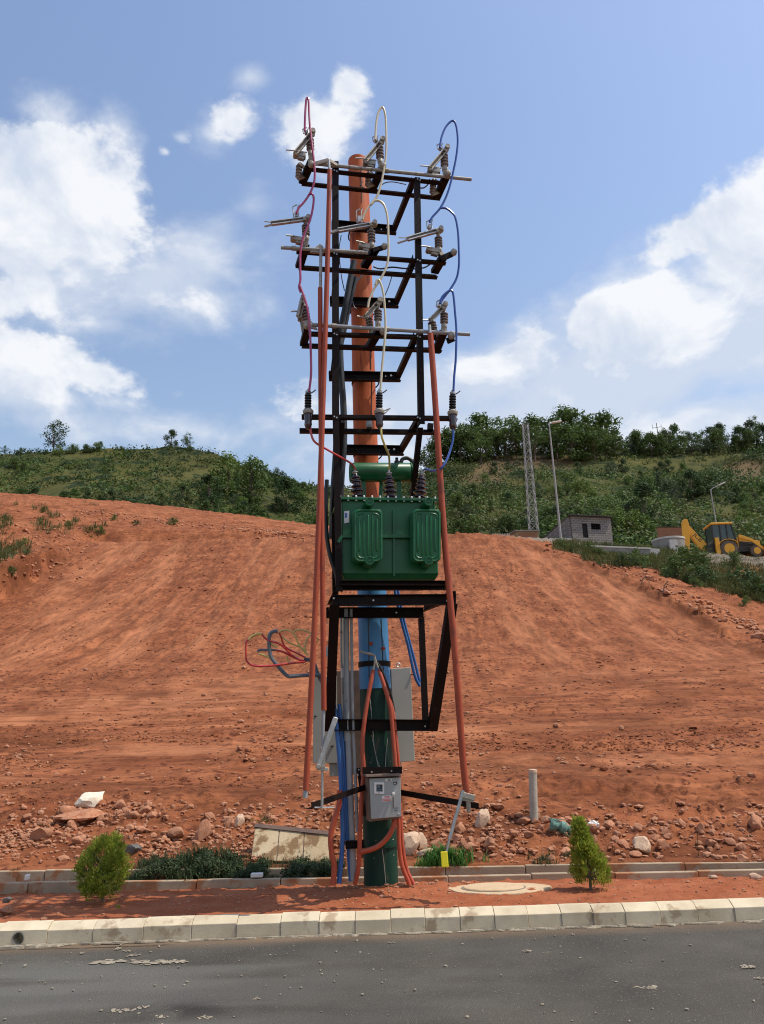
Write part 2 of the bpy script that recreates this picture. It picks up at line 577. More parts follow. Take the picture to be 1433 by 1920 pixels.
M['thuja'] = leafm('yellow_green_needle', (.15, .23, .024), (.38, .41, .06), sc=14, tr=.42, rnd=0)
M['grass_dark'] = leafm('dark_grass', (.030, .055, .020), (.075, .098, .042), sc=6, rnd=0)
M['grass_bright'] = leafm('bright_grass', (.055, .16, .03), (.10, .23, .05), sc=6, rnd=0)
M['grass_olive'] = leafm('olive_grass', (.070, .090, .026), (.115, .120, .040), sc=.6, rnd=0)
M['hill'] = pm('hill_ground', (.046, .056, .016), (.088, .084, .026), rough=.95, nscale=.05, detail=13, bump=1.0, bscale=.9, lo=.38, hi=.62, c3=(.018, .030, .012), n3=.16, t3=.52, spec=.1)

# dry dust on the graded slope: a colour of its own, laid along the machine tracks
t_ = M['soil'].node_tree
at_ = t_.nodes.new('ShaderNodeAttribute')
at_.attribute_name = 'dust'
mx_ = t_.nodes.new('ShaderNodeMix')
mx_.data_type = 'RGBA'
mx_.inputs['B'].default_value = (.41, .165, .078, 1)
b_ = t_.nodes['Principled BSDF']
src_ = b_.inputs['Base Color'].links[0].from_socket
t_.links.new(src_, mx_.inputs['A'])
t_.links.new(at_.outputs['Fac'], mx_.inputs['Factor'])
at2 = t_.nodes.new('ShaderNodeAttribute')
at2.attribute_name = 'dark_soil'
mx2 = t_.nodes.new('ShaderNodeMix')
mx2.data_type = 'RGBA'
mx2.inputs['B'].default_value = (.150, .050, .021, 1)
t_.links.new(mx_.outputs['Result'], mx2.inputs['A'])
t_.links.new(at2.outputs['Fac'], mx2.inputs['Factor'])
# fine grain drawn out along the tracks: down the slope above, across it below
tcs = t_.nodes.new('ShaderNodeTexCoord')
gr = []
for sc_ in ((3.0, .55, .55), (.45, 4.2, 4.2)):
    mp_ = t_.nodes.new('ShaderNodeMapping')
    mp_.inputs['Scale'].default_value = sc_
    t_.links.new(tcs.outputs['Object'], mp_.inputs['Vector'])
    nn_ = t_.nodes.new('ShaderNodeTexNoise')
    nn_.inputs['Scale'].default_value = 1.0
    nn_.inputs['Detail'].default_value = 8
    nn_.inputs['Roughness'].default_value = .68
    nn_.inputs['Distortion'].default_value = 1.3
    t_.links.new(mp_.outputs[0], nn_.inputs['Vector'])
    gr.append(nn_.outputs[0])
at3 = t_.nodes.new('ShaderNodeAttribute')
at3.attribute_name = 'upper'
mg = t_.nodes.new('ShaderNodeMix')
t_.links.new(at3.outputs['Fac'], mg.inputs['Factor'])
t_.links.new(gr[1], mg.inputs['A'])
t_.links.new(gr[0], mg.inputs['B'])
rg_ = t_.nodes.new('ShaderNodeMapRange')
rg_.inputs['From Min'].default_value = .34
rg_.inputs['From Max'].default_value = .64
rg_.inputs['To Min'].default_value = .60
rg_.inputs['To Max'].default_value = 1.20
t_.links.new(mg.outputs['Result'], rg_.inputs['Value'])
hv_ = t_.nodes.new('ShaderNodeHueSaturation')
t_.links.new(rg_.outputs[0], hv_.inputs['Value'])
t_.links.new(mx2.outputs['Result'], hv_.inputs['Color'])
at4 = t_.nodes.new('ShaderNodeAttribute')
at4.attribute_name = 'grit'
mx4 = t_.nodes.new('ShaderNodeMix')
mx4.data_type = 'RGBA'
mx4.inputs['B'].default_value = (.19, .165, .13, 1)
t_.links.new(hv_.outputs[0], mx4.inputs['A'])
t_.links.new(at4.outputs['Fac'], mx4.inputs['Factor'])
t_.links.new(mx4.outputs['Result'], b_.inputs['Base Color'])
bp2 = t_.nodes.new('ShaderNodeBump')
bp2.inputs['Strength'].default_value = .6
bp2.inputs['Distance'].default_value = .06
t_.links.new(mg.outputs['Result'], bp2.inputs['Height'])
t_.links.new(b_.inputs['Normal'].links[0].from_socket, bp2.inputs['Normal'])
t_.links.new(bp2.outputs[0], b_.inputs['Normal'])
# road: red dust gathered by the kerb, pale dusty drifts
t_ = M['asphalt'].node_tree
b_ = t_.nodes['Principled BSDF']
prev = b_.inputs['Base Color'].links[0].from_socket
for nm_, c_ in (('drift', (.165, .163, .145, 1)), ('dust', (.25, .17, .105, 1)), ('oil', (.040, .037, .033, 1))):
    a_ = t_.nodes.new('ShaderNodeAttribute')
    a_.attribute_name = nm_
    x_ = t_.nodes.new('ShaderNodeMix')
    x_.data_type = 'RGBA'
    x_.inputs['B'].default_value = c_
    t_.links.new(prev, x_.inputs['A'])
    t_.links.new(a_.outputs['Fac'], x_.inputs['Factor'])
    prev = x_.outputs['Result']
t_.links.new(prev, b_.inputs['Base Color'])
M['clod'] = pm('dark_clod', (.16, .055, .026), (.24, .09, .044), rough=.95, nscale=1.5, spec=.1)

t_ = M['hill'].node_tree
b_ = t_.nodes['Principled BSDF']
a_ = t_.nodes.new('ShaderNodeAttribute')
a_.attribute_name = 'bare'
x_ = t_.nodes.new('ShaderNodeMix')
x_.data_type = 'RGBA'
x_.inputs['B'].default_value = (.125, .088, .045, 1)
t_.links.new(b_.inputs['Base Color'].links[0].from_socket, x_.inputs['A'])
t_.links.new(a_.outputs['Fac'], x_.inputs['Factor'])
t_.links.new(x_.outputs['Result'], b_.inputs['Base Color'])

# ================================================================== THE GROUND
CAMV = Vector((0, 0, CAM_H))


def atY(px, py, Y):
    r = pray(px, py)
    return CAMV + r * (Y / r.y)


def atZ(px, py, z):
    r = pray(px, py)
    return CAMV + r * ((z - CAM_H) / r.z)


def sheet(name, X, Y, Z, mat, kind='structure', smooth=True):
    """a grid of points (rows x columns) as one surface"""
    n, m = X.shape
    v = np.stack([X.ravel(), Y.ravel(), Z.ravel()], 1)
    i = np.arange(n * m).reshape(n, m)
    f = np.stack([i[:-1, :-1].ravel(), i[:-1, 1:].ravel(), i[1:, 1:].ravel(), i[1:, :-1].ravel()], 1)
    me = bpy.data.meshes.new(name)
    me.vertices.add(len(v))
    me.vertices.foreach_set('co', v.astype(np.float32).ravel())
    me.loops.add(f.size)
    me.loops.foreach_set('vertex_index', f.astype(np.int32).ravel())
    me.polygons.add(len(f))
    me.polygons.foreach_set('loop_start', (np.arange(len(f)) * 4).astype(np.int32))
    me.update()
    me.validate()
    if smooth:
        me.shade_smooth()
    me.materials.append(mat)
    o = bpy.data.objects.new(name, me)
    C.objects.link(o)
    tag(o, kind=kind)
    return o, v, f


def kline(x):
    return 7.165 + 0.022 * x


# far ground and road
g = MB()
g.quad((-3000, -3000, -.4), (3000, -3000, -.4), (3000, 3000, -.4), (-3000, 3000, -.4))
o = g.build('ground', M['soil'])
tag(o, 'flat red ground reaching the horizon', kind='structure')
xs = np.concatenate([np.linspace(-60, -6, 28)[:-1], np.linspace(-6, 6, 161), np.linspace(6, 60, 28)[1:]])
ys = np.concatenate([np.linspace(-14, 2.5, 18)[:-1], np.linspace(2.5, 7.2, 120)])
X, Yg = np.meshgrid(xs, ys)
Yr = Yg + (Yg > 7.0) * (.022 * X) + 0 * X
Zr = (fbm(X * 1.2, Yg * 1.2, 3, 3) - .5) * .012
road, _, _ = sheet('road', X, Yr + .03, Zr, M['asphalt'])
tag(road, 'dark asphalt road in front of the kerb')
dk = kline(X) - Yg
for nm, val in (('dust', sstep(.38, .0, dk) * (.45 + .75 * fbm(X * 3, Yg * 6, 4, 201)) * .9),
                ('drift', np.maximum(sstep(.47, .66, fbm(X * .35 + 4, Yg * 2.2, 4, 202)) * sstep(2.0, -3.0, X) * sstep(6.9, 6.2, Yg) * .75, .8 * np.exp(-((Yg - 5.45 + .06 * X) / .32) ** 2) * sstep(-1.0, -2.2, X) * (.4 + .9 * fbm(X * 1.5, Yg * 3, 4, 206))) + sstep(.5, .66, fbm(X * .6, Yg * 1.6, 4, 205)) * sstep(4.9, 4.2, Yg) * .6),
                ('oil', np.exp(-((X + 1.35) / .42) ** 2 - ((Yg - 5.35) / .16) ** 2) * .9 * sstep(.3, .6, fbm(X * 8, Yg * 8, 3, 203)) + .22 * sstep(.60, .74, fbm(X * .5, Yg * 1.5, 4, 204)))):
    a_ = road.data.attributes.new(nm, 'FLOAT', 'POINT')
    a_.data.foreach_set('value', np.clip(val, 0, 1).astype(np.float32).ravel())

# planting strip between the two kerbs
K1 = [atY(0, 1655, 9.02), atY(590, 1647, 9.06), atY(1433, 1631, 9.12)]     # top front edge of the near drain kerb
K2 = [atY(0, 1633, 9.42), atY(760, 1625.5, 9.46), atY(1433, 1617, 9.5)]


def lin(K, x):
    return np.interp(x, [k.x for k in K], [k.z for k in K]), np.interp(x, [k.x for k in K], [k.y for k in K])


def ext(K):
    a, b = K[0], K[-1]
    d = (b - a) / (b.x - a.x)
    return [a + d * (-9 - a.x)] + list(K) + [b + d * (9 - b.x)]


K1, K2 = ext(K1), ext(K2)
xs = np.linspace(-8.5, 8.5, 640)
t = np.linspace(0, 1, 76)
X, T = np.meshgrid(xs, t)
k1z, k1y = lin(K1, X)
y0 = kline(X) + .135
Y = y0 + (k1y + .02 - y0) * T
zb = np.interp(X, [-9, -3.9, -2.2, -.8, 1, 3.5, 9], [.12, .115, .10, .07, .055, .07, .07])   # how far the kerb face shows
Z = .138 + T * (k1z - zb - .138) + .05 * np.exp(-((X + .1) / .75) ** 2 - ((Y - 8.55) / .33) ** 2)
Z += (fbm(X * 3, Y * 3, 4, 9) - .5) * .05 * sstep(0, .15, T) + (fbm(X * 14, Y * 14, 3, 21) - .5) * .03 * sstep(0, .1, T)
Z += np.clip(vnoise(X * 16, Y * 16, 33) - .72, 0, 1) * .06 * sstep(0, .15, T)
strip, sv, sf = sheet('planting_strip', X, Y, Z, M['strip'])
tag(strip, 'strip of bare red soil between kerb and drain')

# drain bed between the two drain kerbs
xs = np.linspace(-8.5, 8.5, 260)
X, T = np.meshgrid(xs, np.linspace(0, 1, 8))
k1z, k1y = lin(K1, X)
k2z, k2y = lin(K2, X)
drain, dv, df = sheet('drain_bed', X, k1y + .06 + (k2y - k1y - .02) * T, k1z - .10 + (fbm(X * 5, T * 2, 3, 4) - .5) * .05, M['soil'])
tag(drain, 'silted drain channel between two concrete kerbs')

# ---- the graded red slope and the untouched ground round it
PF = [(9.45, 1619), (10.2, 1588), (10.9, 1545), (12, 1492), (15, 1420), (19, 1342), (24, 1270), (30, 1203), (38, 1119), (46, 1050), (52.5, 1002)]
fy = [p[0] for p in PF]
fz = [atY(716, p[1], p[0]).z for p in PF]
fy += [57, 64, 80, 120]
fz += [fz[-1] + .5, fz[-1] + .6, fz[-1] + .3, fz[-1]]
_yy = np.linspace(9, 120, 1111)
_zz = np.interp(_yy, fy, fz)
_k = np.exp(-np.linspace(-2, 2, 15) ** 2)
_zp = np.pad(_zz, 7, mode='edge')
_zp[:7] = _zz[0] - (_zz[1] - _zz[0]) * np.arange(7, 0, -1)
_zs = np.convolve(_zp, _k / _k.sum(), 'valid')


def zgraded(x, y):
    return np.interp(y, _yy, _zs)


def on_graded(px, py):
    r = pray(px, py)
    best = None
    for Yq in np.linspace(10, 60, 1001):
        p = CAMV + r * (Yq / r.y)
        if p.z <= zgraded(p.x, Yq):
            best = p
            break
    return best if best else CAMV + r * (55 / r.y)


ZO = [(-320, 1150, 33), (-320, 1000, 50), (-320, 925, 76), (0, 1074, 38.5), (-120, 1138, 34), (60, 1043, 43.5), (0, 1042, 46), (0, 1000, 54), (100, 1000, 55),
      (0, 940, 74), (180, 1003, 53.5), (190, 985, 60), (200, 951, 74), (350, 970, 73), (450, 982, 71), (500, 989, 69), (590, 1002, 65), (300, 997, 57), (450, 995, 57.5), (590, 999, 57),
      (716, 1001, 58), (716, 1012, 75), (840, 1003, 58), (840, 1013, 75), (1000, 1016, 54.5), (1000, 1013, 62), (1050, 1030, 58), (1100, 1046, 48.5), (1100, 1036, 56),
      (1200, 1086, 41), (1200, 1066, 47), (1200, 1054, 55), (1300, 1136, 34), (1300, 1101, 40), (1290, 1076, 50), (1433, 1200, 28.5), (1433, 1160, 34), (1433, 1112, 43),
      (1433, 1068, 55), (1350, 1041, 66), (1433, 1043, 66), (1240, 1033, 64), (1100, 1020, 70), (1240, 1044, 84), (1433, 1056, 84), (1340, 1048, 74), (1600, 1280, 23.5), (1600, 1200, 32), (1700, 1130, 48), (1700, 1050, 68), (1700, 1066, 84)]
P = np.array([tuple(atY(*q)) for q in ZO])


def tps_k(r2):
    return np.where(r2 > 1e-9, r2 * np.log(r2 + 1e-12), 0) * .5


n = len(P)
A = np.zeros((n + 3, n + 3))
d2 = ((P[:, None, :2] - P[None, :, :2]) ** 2).sum(2)
A[:n, :n] = tps_k(d2) + np.eye(n) * 1.5
A[:n, n] = 1
A[:n, n + 1:] = P[:, :2]
A[n:, :n] = A[:n, n:].T
wts = np.linalg.solve(A, np.concatenate([P[:, 2], [0, 0, 0]]))


def zouter(x, y):
    x, y = np.asarray(x, float), np.asarray(y, float)
    z = wts[n] + wts[n + 1] * x + wts[n + 2] * y
    for i in range(n):
        z = z + wts[i] * tps_k((x - P[i, 0]) ** 2 + (y - P[i, 1]) ** 2)
    return z


BND = [on_graded(*q) for q in ((-420, 1400), (-200, 1235), (0, 1130), (100, 1066), (188, 1013), (300, 1006), (420, 1004), (590, 1003), (716, 1003), (840, 1004), (1000, 1024), (1100, 1060), (1200, 1110), (1300, 1163), (1433, 1236), (1600, 1330), (1900, 1470))]
BP = np.array([(p.x, p.y) for p in BND])


def sdist(x, y):
    """distance to the edge of the graded cut, positive outside it"""
    d = np.full(x.shape, 1e9)
    for i in range(len(BP) - 1):
        a, b = BP[i], BP[i + 1]
        e = b - a
        t = np.clip(((x - a[0]) * e[0] + (y - a[1]) * e[1]) / (e @ e), 0, 1)
        d = np.minimum(d, np.hypot(x - a[0] - t * e[0], y - a[1] - t * e[1]))
    poly = np.vstack([BP, [[200, -5]], [[-200, -5]]])
    ins = np.zeros(x.shape, bool)
    j = len(poly) - 1
    for i in range(len(poly)):
        xi, yi, xj, yj = *poly[i], *poly[j]
        c = ((yi > y) != (yj > y)) & (x < (xj - xi) * (y - yi) / (yj - yi + 1e-12) + xi)
        ins ^= c
        j = i
    return np.where(ins, -d, d)


rows = 560
Yr = 9.42 * (98 / 9.42) ** np.linspace(0, 1, rows)
ra = np.linspace(-.80, .80, 600)
X = Yr[:, None] * ra[None, :]
Y = np.repeat(Yr[:, None], len(ra), 1)
k2z, k2y = lin(K2, X)
Y = Y + np.where(Yr[:, None] < 11, (k2y + .02 - 9.42) * (1 - sstep(9.42, 11, Y)), 0)
sd = sdist(X, Y)
wob = (fbm(X * .9, Y * .9, 4, 14) - .5) * .9
back = sstep(46, 51.5, Y)                     # along the crest the cut runs out softly
wout = sstep(-.05, 1, (sd + wob * sstep(12, 25, Y)) / (.42 + 2.2 * back))
zg, zo = zgraded(X, Y), zouter(X, Y)
near = 1 - sstep(9.5, 11.3, Y)
Z = zg * (1 - wout) + zo * wout
Z = Z * (1 - near) + near * (k2z - .02 + (Y - 9.42) * .16)
# tracks of the machine: along the slope above, across it below
up = sstep(21, 29, Y + (fbm(X * .12, Y * .12, 2, 2) - .5) * 6) * (1 - wout)
lo = (1 - sstep(20, 27, Y)) * sstep(11, 13, Y) * (1 - wout)
Z += up * ((fbm(X * .9 + (fbm(X * .1, Y * .1, 2, 8) - .5) * 5, Y * .10, 4, 41) - .5) * .30 + (fbm(X * 2.8, Y * .16, 5, 43) - .5) * .20)
Z += lo * ((fbm(X * .22 + 3, Y * 1.25 + (fbm(X * .3, Y * .3, 2, 17) - .5) * 2.2, 4, 44) - .5) * .22)
rid = 1 - np.abs(2 * fbm(X * .22 + 9, Y * .8, 3, 52) - 1)
Z += lo * sstep(.86, .98, rid) * .06 * fbm(X * 4, Y * 4, 3, 53)
# clods and pits everywhere, roughest on banks, ridge and rubble strip
edge = sstep(9.42, 10.0, Y)
cl_ = sstep(.50, .62, fbm(X * .35, Y * .75, 4, 77))          # belts of broken clods
rough = (.10 + .7 * wout + 1.0 * sstep(13.5, 11.5, Y) + 1.3 * sstep(.6, 0, np.abs(sd - .2)) + .45 * cl_ * (1 - up)) * edge
k_ = np.clip(Y / 18, .6, 2.4)
for kk, (fr_, am) in enumerate(((2.2, .16), (4.6, .13), (9.5, .085))):
    q = vnoise(X * fr_ + 2 * vnoise(X * fr_, Y * fr_, 90 + kk), Y * fr_ + 2 * vnoise(X * fr_, Y * fr_, 95 + kk), 61 + kk)
    Z += rough * np.clip(q - .60, 0, 1) * am * 1.5 * np.where(fr_ * k_ > 12, 0, 1) * np.clip(k_, .8, 1.5)
Z += rough * (fbm(X * 3.4, Y * 3.4, 4, 60) - .5) * .12
Z += (fbm(X * .7, Y * .7, 3, 63) - .5) * .07 * (1 - near)
Z[0] -= .25
Z += wout * (fbm(X * .45, Y * .45, 5, 66) - .5) * .55
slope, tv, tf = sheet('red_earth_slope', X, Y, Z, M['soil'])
tag(slope, 'graded slope of bare red earth with machine tracks')
dust = up * sstep(.50, .66, fbm(X * .55 + (fbm(X * .15, Y * .1, 2, 8) - .5) * 3, Y * .06, 4, 101)) * .6 + lo * sstep(.50, .68, fbm(X * .13, Y * .8, 4, 102)) * .8 + wout * .35 * sstep(.45, .6, fbm(X * .3, Y * .3, 4, 103))
dust *= .35 + .65 * sstep(.35, .6, fbm(X * 1.8, Y * .7, 4, 104))
dust *= sstep(12, 14, Y)
at = slope.data.attributes.new('dust', 'FLOAT', 'POINT')
at.data.foreach_set('value', dust.astype(np.float32).ravel())
dark_soil = (1 - .8 * back) * np.exp(-((sd - .2) / .55) ** 2) * sstep(.35, .55, fbm(X * 1.1, Y * 1.1, 4, 120)) * .9  # darker soil tone along the banks, then in random patches on the cut
dark_soil = np.maximum(dark_soil, .55 * sstep(.54, .66, fbm(X * .5, Y * 1.1, 4, 121)) * (1 - up) * (1 - wout))
at = slope.data.attributes.new('dark_soil', 'FLOAT', 'POINT')
at.data.foreach_set('value', dark_soil.astype(np.float32).ravel())
at = slope.data.attributes.new('upper', 'FLOAT', 'POINT')
at.data.foreach_set('value', np.clip(up, 0, 1).astype(np.float32).ravel())
at = slope.data.attributes.new('grit', 'FLOAT', 'POINT')
grit = sstep(53, 58, Y + (fbm(X * .4, Y * .4, 3, 140) - .5) * 5) * sstep(9, 14, X)     # gravelled yard round the hut and the digger
at.data.foreach_set('value', np.clip(grit * .92, 0, 1).astype(np.float32).ravel())
SLP = (X, Y, Z)

allv, allf, off = [], [], 0
for v, f in ((sv, sf), (dv, df), (tv, tf)):
    allv.append(v)
    allf.append(f + off)
    off += len(v)
GB = BVHTree.FromPolygons(np.concatenate(allv).tolist(), np.concatenate(allf).tolist())


def G(px, py, maxd=400):
    """the point of the ground seen at that place in the photograph"""
    for k in range(12):
        h = GB.ray_cast(CAMV, pray(px, py - 3 * k).normalized(), maxd)
        if h[0]:
            return h[0]
    return None


def drop(x, y):
    h = GB.ray_cast(Vector((x, y, 120)), Vector((0, 0, -1)), 300)
    return h[0].z if h[0] else 0.0


# ------------------------------------------------------------------ kerbs, block by block
front = thing('kerb', 'row of pale concrete kerb blocks edging the road', 'kerb', (0, 7.2, 0))
front['kind'] = 'structure'
del front['category']
JX = list(range(-1180, -640, 90)) + [-640, -550, -460, -370, -280, -190, -98, -5, 85, 171, 266, 357, 442, 525, 598, 666, 733, 798, 864, 929, 992, 1055, 1115, 1175, 1241, 1311, 1381, 1450, 1520, 1590, 1660, 1730, 1800] + list(range(1866, 2520, 66))
jx = []
for q in JX:
    p = atZ(q, 1737 - (q - 716) * .0335, .06)
    jx.append(p.x)
PROF = [(0, -.06), (.005, .108), (.085, .152), (.14, .153), (.15, -.06)]
rk = random.Random(3)


def kerb_block(x0, x1, hole=None):
    m = MB()
    dy, dz, tw = rk.uniform(-.006, .006), rk.uniform(-.005, .006), rk.uniform(-.006, .006)
    L = []
    for x, s in ((x0 + .0018, 0), (x1 - .0018, 1)):
        L.append([(x, kline(x) + y + dy + s * tw, z + (dz if z > 0 else 0)) for y, z in PROF])
    m.v += L[0] + L[1]
    k = len(PROF)
    for i in range(k):
        j = (i + 1) % k
        if i == 0 and hole:
            continue
        m.f.append((i, j, k + j, k + i))
    m.f.append(tuple(range(k)))
    m.f.append(tuple(k + i for i in reversed(range(k))))
    if hole:
        hx, hz, hr = hole
        b = len(m.v)
        N = 24
        A, B = np.array(L[0][0]), np.array(L[1][0])
        A1, B1 = np.array(L[0][1]), np.array(L[1][1])

        def face(u, w):
            return (A * (1 - u) + B * u) * (1 - w) + (A1 * (1 - u) + B1 * u) * w
        cu, cw = (hx - x0) / (x1 - x0), (hz + .06) / .168
        for a in range(N):
            t = 2 * pi * a / N
            c, s_ = cos(t), sin(t)
            q = max(abs(c), abs(s_))
            sq = (c / q, s_ / q)
            uo = cu + (sq[0] * ((1 - cu) if sq[0] > 0 else cu))
            wo = cw + (sq[1] * ((1 - cw) if sq[1] > 0 else cw))
            pi_ = face(cu + c * hr / (x1 - x0), cw + s_ * hr / .168)
            m.v += [tuple(face(uo, wo)), tuple(pi_), (pi_[0], pi_[1] + .12, pi_[2])]
        for a in range(N):
            p, q = b + 3 * a, b + 3 * ((a + 1) % N)
            m.f += [(p, q, q + 1, p + 1), (p + 1, q + 1, q + 2, p + 2)]
        m.f.append(tuple(b + 3 * a + 2 for a in range(N)))
    return m


hp = atZ(55, 1748, .055)
for a, b in zip(jx[:-1], jx[1:]):
    h = (hp.x, .052, .047) if a < hp.x < b else None
    o = kerb_block(a, b, h).build('kerb_block', M['kerb'], front, smooth=False, bevel=0 if h else .004)
    if h:
        o['label'] = 'kerb block pierced by a round drain hole'
        mt = MB()
        mt.lathe((hp.x, kline(hp.x) - .006, .052), (0, 1, 0), [(0, .052), (0, .046), (.13, .045)], 20, caps=False)
        mt.build('drain_pipe', M['dullpipe'], o if False else front)
m = MB()
for a in jx[1:-1]:
    m.hexa([(a - .006, kline(a) + .006, -.05), (a + .006, kline(a) + .006, -.05), (a + .006, kline(a) + .145, -.05), (a - .006, kline(a) + .145, -.05),
            (a - .006, kline(a) + .009, .102), (a + .006, kline(a) + .009, .102), (a + .006, kline(a) + .135, .148), (a - .006, kline(a) + .135, .148)])
m.build('mortar_joint', M['mortar'], front, smooth=False)['kind'] = 'stuff'


def drain_kerb(K, name, label, w, hgt, seg):
    r = thing(name, label, 'kerb', (0, K[1].y, 0))
    r['kind'] = 'structure'
    del r['category']
    xs_ = np.arange(-8.4, 8.4, seg)
    for x in xs_:
        za, ya = [float(q) for q in lin(K, x + .004)]
        zb_, yb = [float(q) for q in lin(K, x + seg - .004)]
        j, dzz = rk.uniform(-.008, .008), rk.uniform(-.008, .006)
        mm = MB()
        P_ = []
        for zt in (-hgt, 0):
            P_ += [(x + .004, ya + j, za + zt + dzz), (x + seg - .004, yb + j, zb_ + zt + dzz), (x + seg - .004, yb + j + w, zb_ + zt + dzz), (x + .004, ya + j + w, za + zt + dzz)]
        mm.hexa(P_).build('kerb_block', M['kerb2'], r, smooth=False, bevel=.008)
    return r


drain_kerb(K1, 'drain_kerb', 'low concrete edging along the near side of the drain', .075, .26, .9)
drain_kerb(K2, 'drain_kerb', 'low concrete edging along the far side of the drain', .07, .24, .9)


# cement lying along the foot of the kerb and splashed on the road: thin crusts of real thickness
def crust(m, c, rx, ry, seed, h=.006, n=18):
    b = len(m.v)
    for k in range(n):
        a = 2 * pi * k / n
        q = .55 + .75 * float(fbm(cos(a) * 1.7 + seed, sin(a) * 1.7, 3, seed % 90))
        m.v.append((c[0] + cos(a) * rx * q, c[1] + sin(a) * ry * q, c[2] + .001))
    for k in range(n):
        x, y, z = m.v[b + k]
        m.v.append((c[0] + (x - c[0]) * .8, c[1] + (y - c[1]) * .8, c[2] + h))
    for k in range(n):
        j = (k + 1) % n
        m.f.append((b + k, b + j, b + n + j, b + n + k))
    m.f.append(tuple(b + n + k for k in range(n)))


m = MB()
rr = random.Random(5)
for (px, py, w, hh) in [(205, 1804, 45, 5), (262, 1803, 25, 4), (300, 1805, 42, 5), (330, 1804, 22, 6), (235, 1895, 20, 6), (305, 1906, 14, 5), (385, 1908, 14, 4), (265, 1888, 12, 3), (222, 1779, 8, 4), (235, 1783, 9, 4), (248, 1792, 10, 4), (225, 1772, 6, 3),
                        (155, 1787, 8, 3), (990, 1783, 13, 4), (1027, 1787, 8, 2), (1215, 1852, 22, 6), (1400, 1812, 18, 6), (1425, 1835, 10, 4), (735, 1767, 12, 2), (480, 1872, 10, 3)]:
    c = atZ(px, py, .003)
    s = 1450 / (c - CAMV).dot(FW)
    for k in range(3 + int(w * .9)):
        q = rr.uniform(.03, .30) * (1 if k > 2 else 1.5)
        crust(m, (c.x + rr.gauss(0, .5) * w / s, c.y + rr.gauss(0, .32) * hh / s * 3.5, .0035 + .0002 * (k % 9)), w / s * q * .8, hh / s * 3.2 * q, rr.randint(0, 80), .0018)
for i in range(240):
    x = rr.uniform(-4.5, 4.5)
    crust(m, (x, kline(x) - .012 - abs(rr.gauss(0, .016)), 0), rr.uniform(.02, .10), rr.uniform(.010, .028), rr.randint(0, 80), rr.uniform(.004, .014), 10)
for i in range(20):
    crust(m, (hp.x + rr.gauss(.04, .13), kline(hp.x) - .03 - abs(rr.gauss(0, .03)), 0), rr.uniform(.04, .12), rr.uniform(.015, .04), rr.randint(0, 80), rr.uniform(.006, .018), 12)
o = m.build('cement_residue', M['spill'], smooth=False)
tag(o, 'pale cement splashes on the asphalt and along the kerb foot', kind='stuff')


# ------------------------------------------------------------------ stones
def rock_mesh(name, seed, mat, sub=2, flat=.75, cuts=7):
    bm = bmesh.new()
    bmesh.ops.create_icosphere(bm, subdivisions=sub, radius=1)
    r = random.Random(seed)
    pl = []
    for i in range(cuts):
        nrm = Vector((r.gauss(0, 1), r.gauss(0, 1), r.gauss(0, .8))).normalized()
        pl.append((nrm, r.uniform(.45, .85)))
    ofs = Vector((r.uniform(0, 99), r.uniform(0, 99), 0))
    for v in bm.verts:
        p = v.co.copy()
        for nrm, d in pl:
            e = p.dot(nrm) - d
            if e > 0:
                p -= nrm * e * .9
        p *= 1 + .22 * mnoise.noise(p * 1.4 + ofs) + .07 * mnoise.noise(p * 4 + ofs)
        p.z *= flat
        v.co = p
    me = bpy.data.meshes.new(name)
    bm.to_mesh(me)
    bm.free()
    me.shade_smooth()
    me.set_sharp_from_angle(angle=radians(28))
    me.materials.append(mat)
    return me


ROCK = [rock_mesh('stone', 100 + i, M['stone'], 2, .5 + .07 * (i % 5)) for i in range(9)]
PALE = [rock_mesh('stone', 200 + i, M['pale_stone'], 3, .6 + .1 * (i % 3)) for i in range(4)]
PINK = [rock_mesh('stone', 230 + i, M['stone'], 3, .55 + .12 * (i % 3), 9) for i in range(5)]
WHITE = rock_mesh('stone', 309, M['white_stone'], 3, .62, 10)
GREY = rock_mesh('stone', 311, M['dark_stone'], 3, .7, 8)


def stone(px, py, wpx, hpx, me, label, group=None, rz=0.0, tilt=0.0, sink=.3):
    p = G(px, py + hpx * .45)
    s = (p - CAMV).dot(FW) / 1450
    w, h = wpx * s / 2 * 1.08, hpx * s / 2 * 1.1
    o = place('stone', me, (p.x, p.y + w * .45, p.z + h * (1 - sink) * .8), (0, tilt, rz), (w, w * .85, h / .62), label, 'stone', group)
    return o


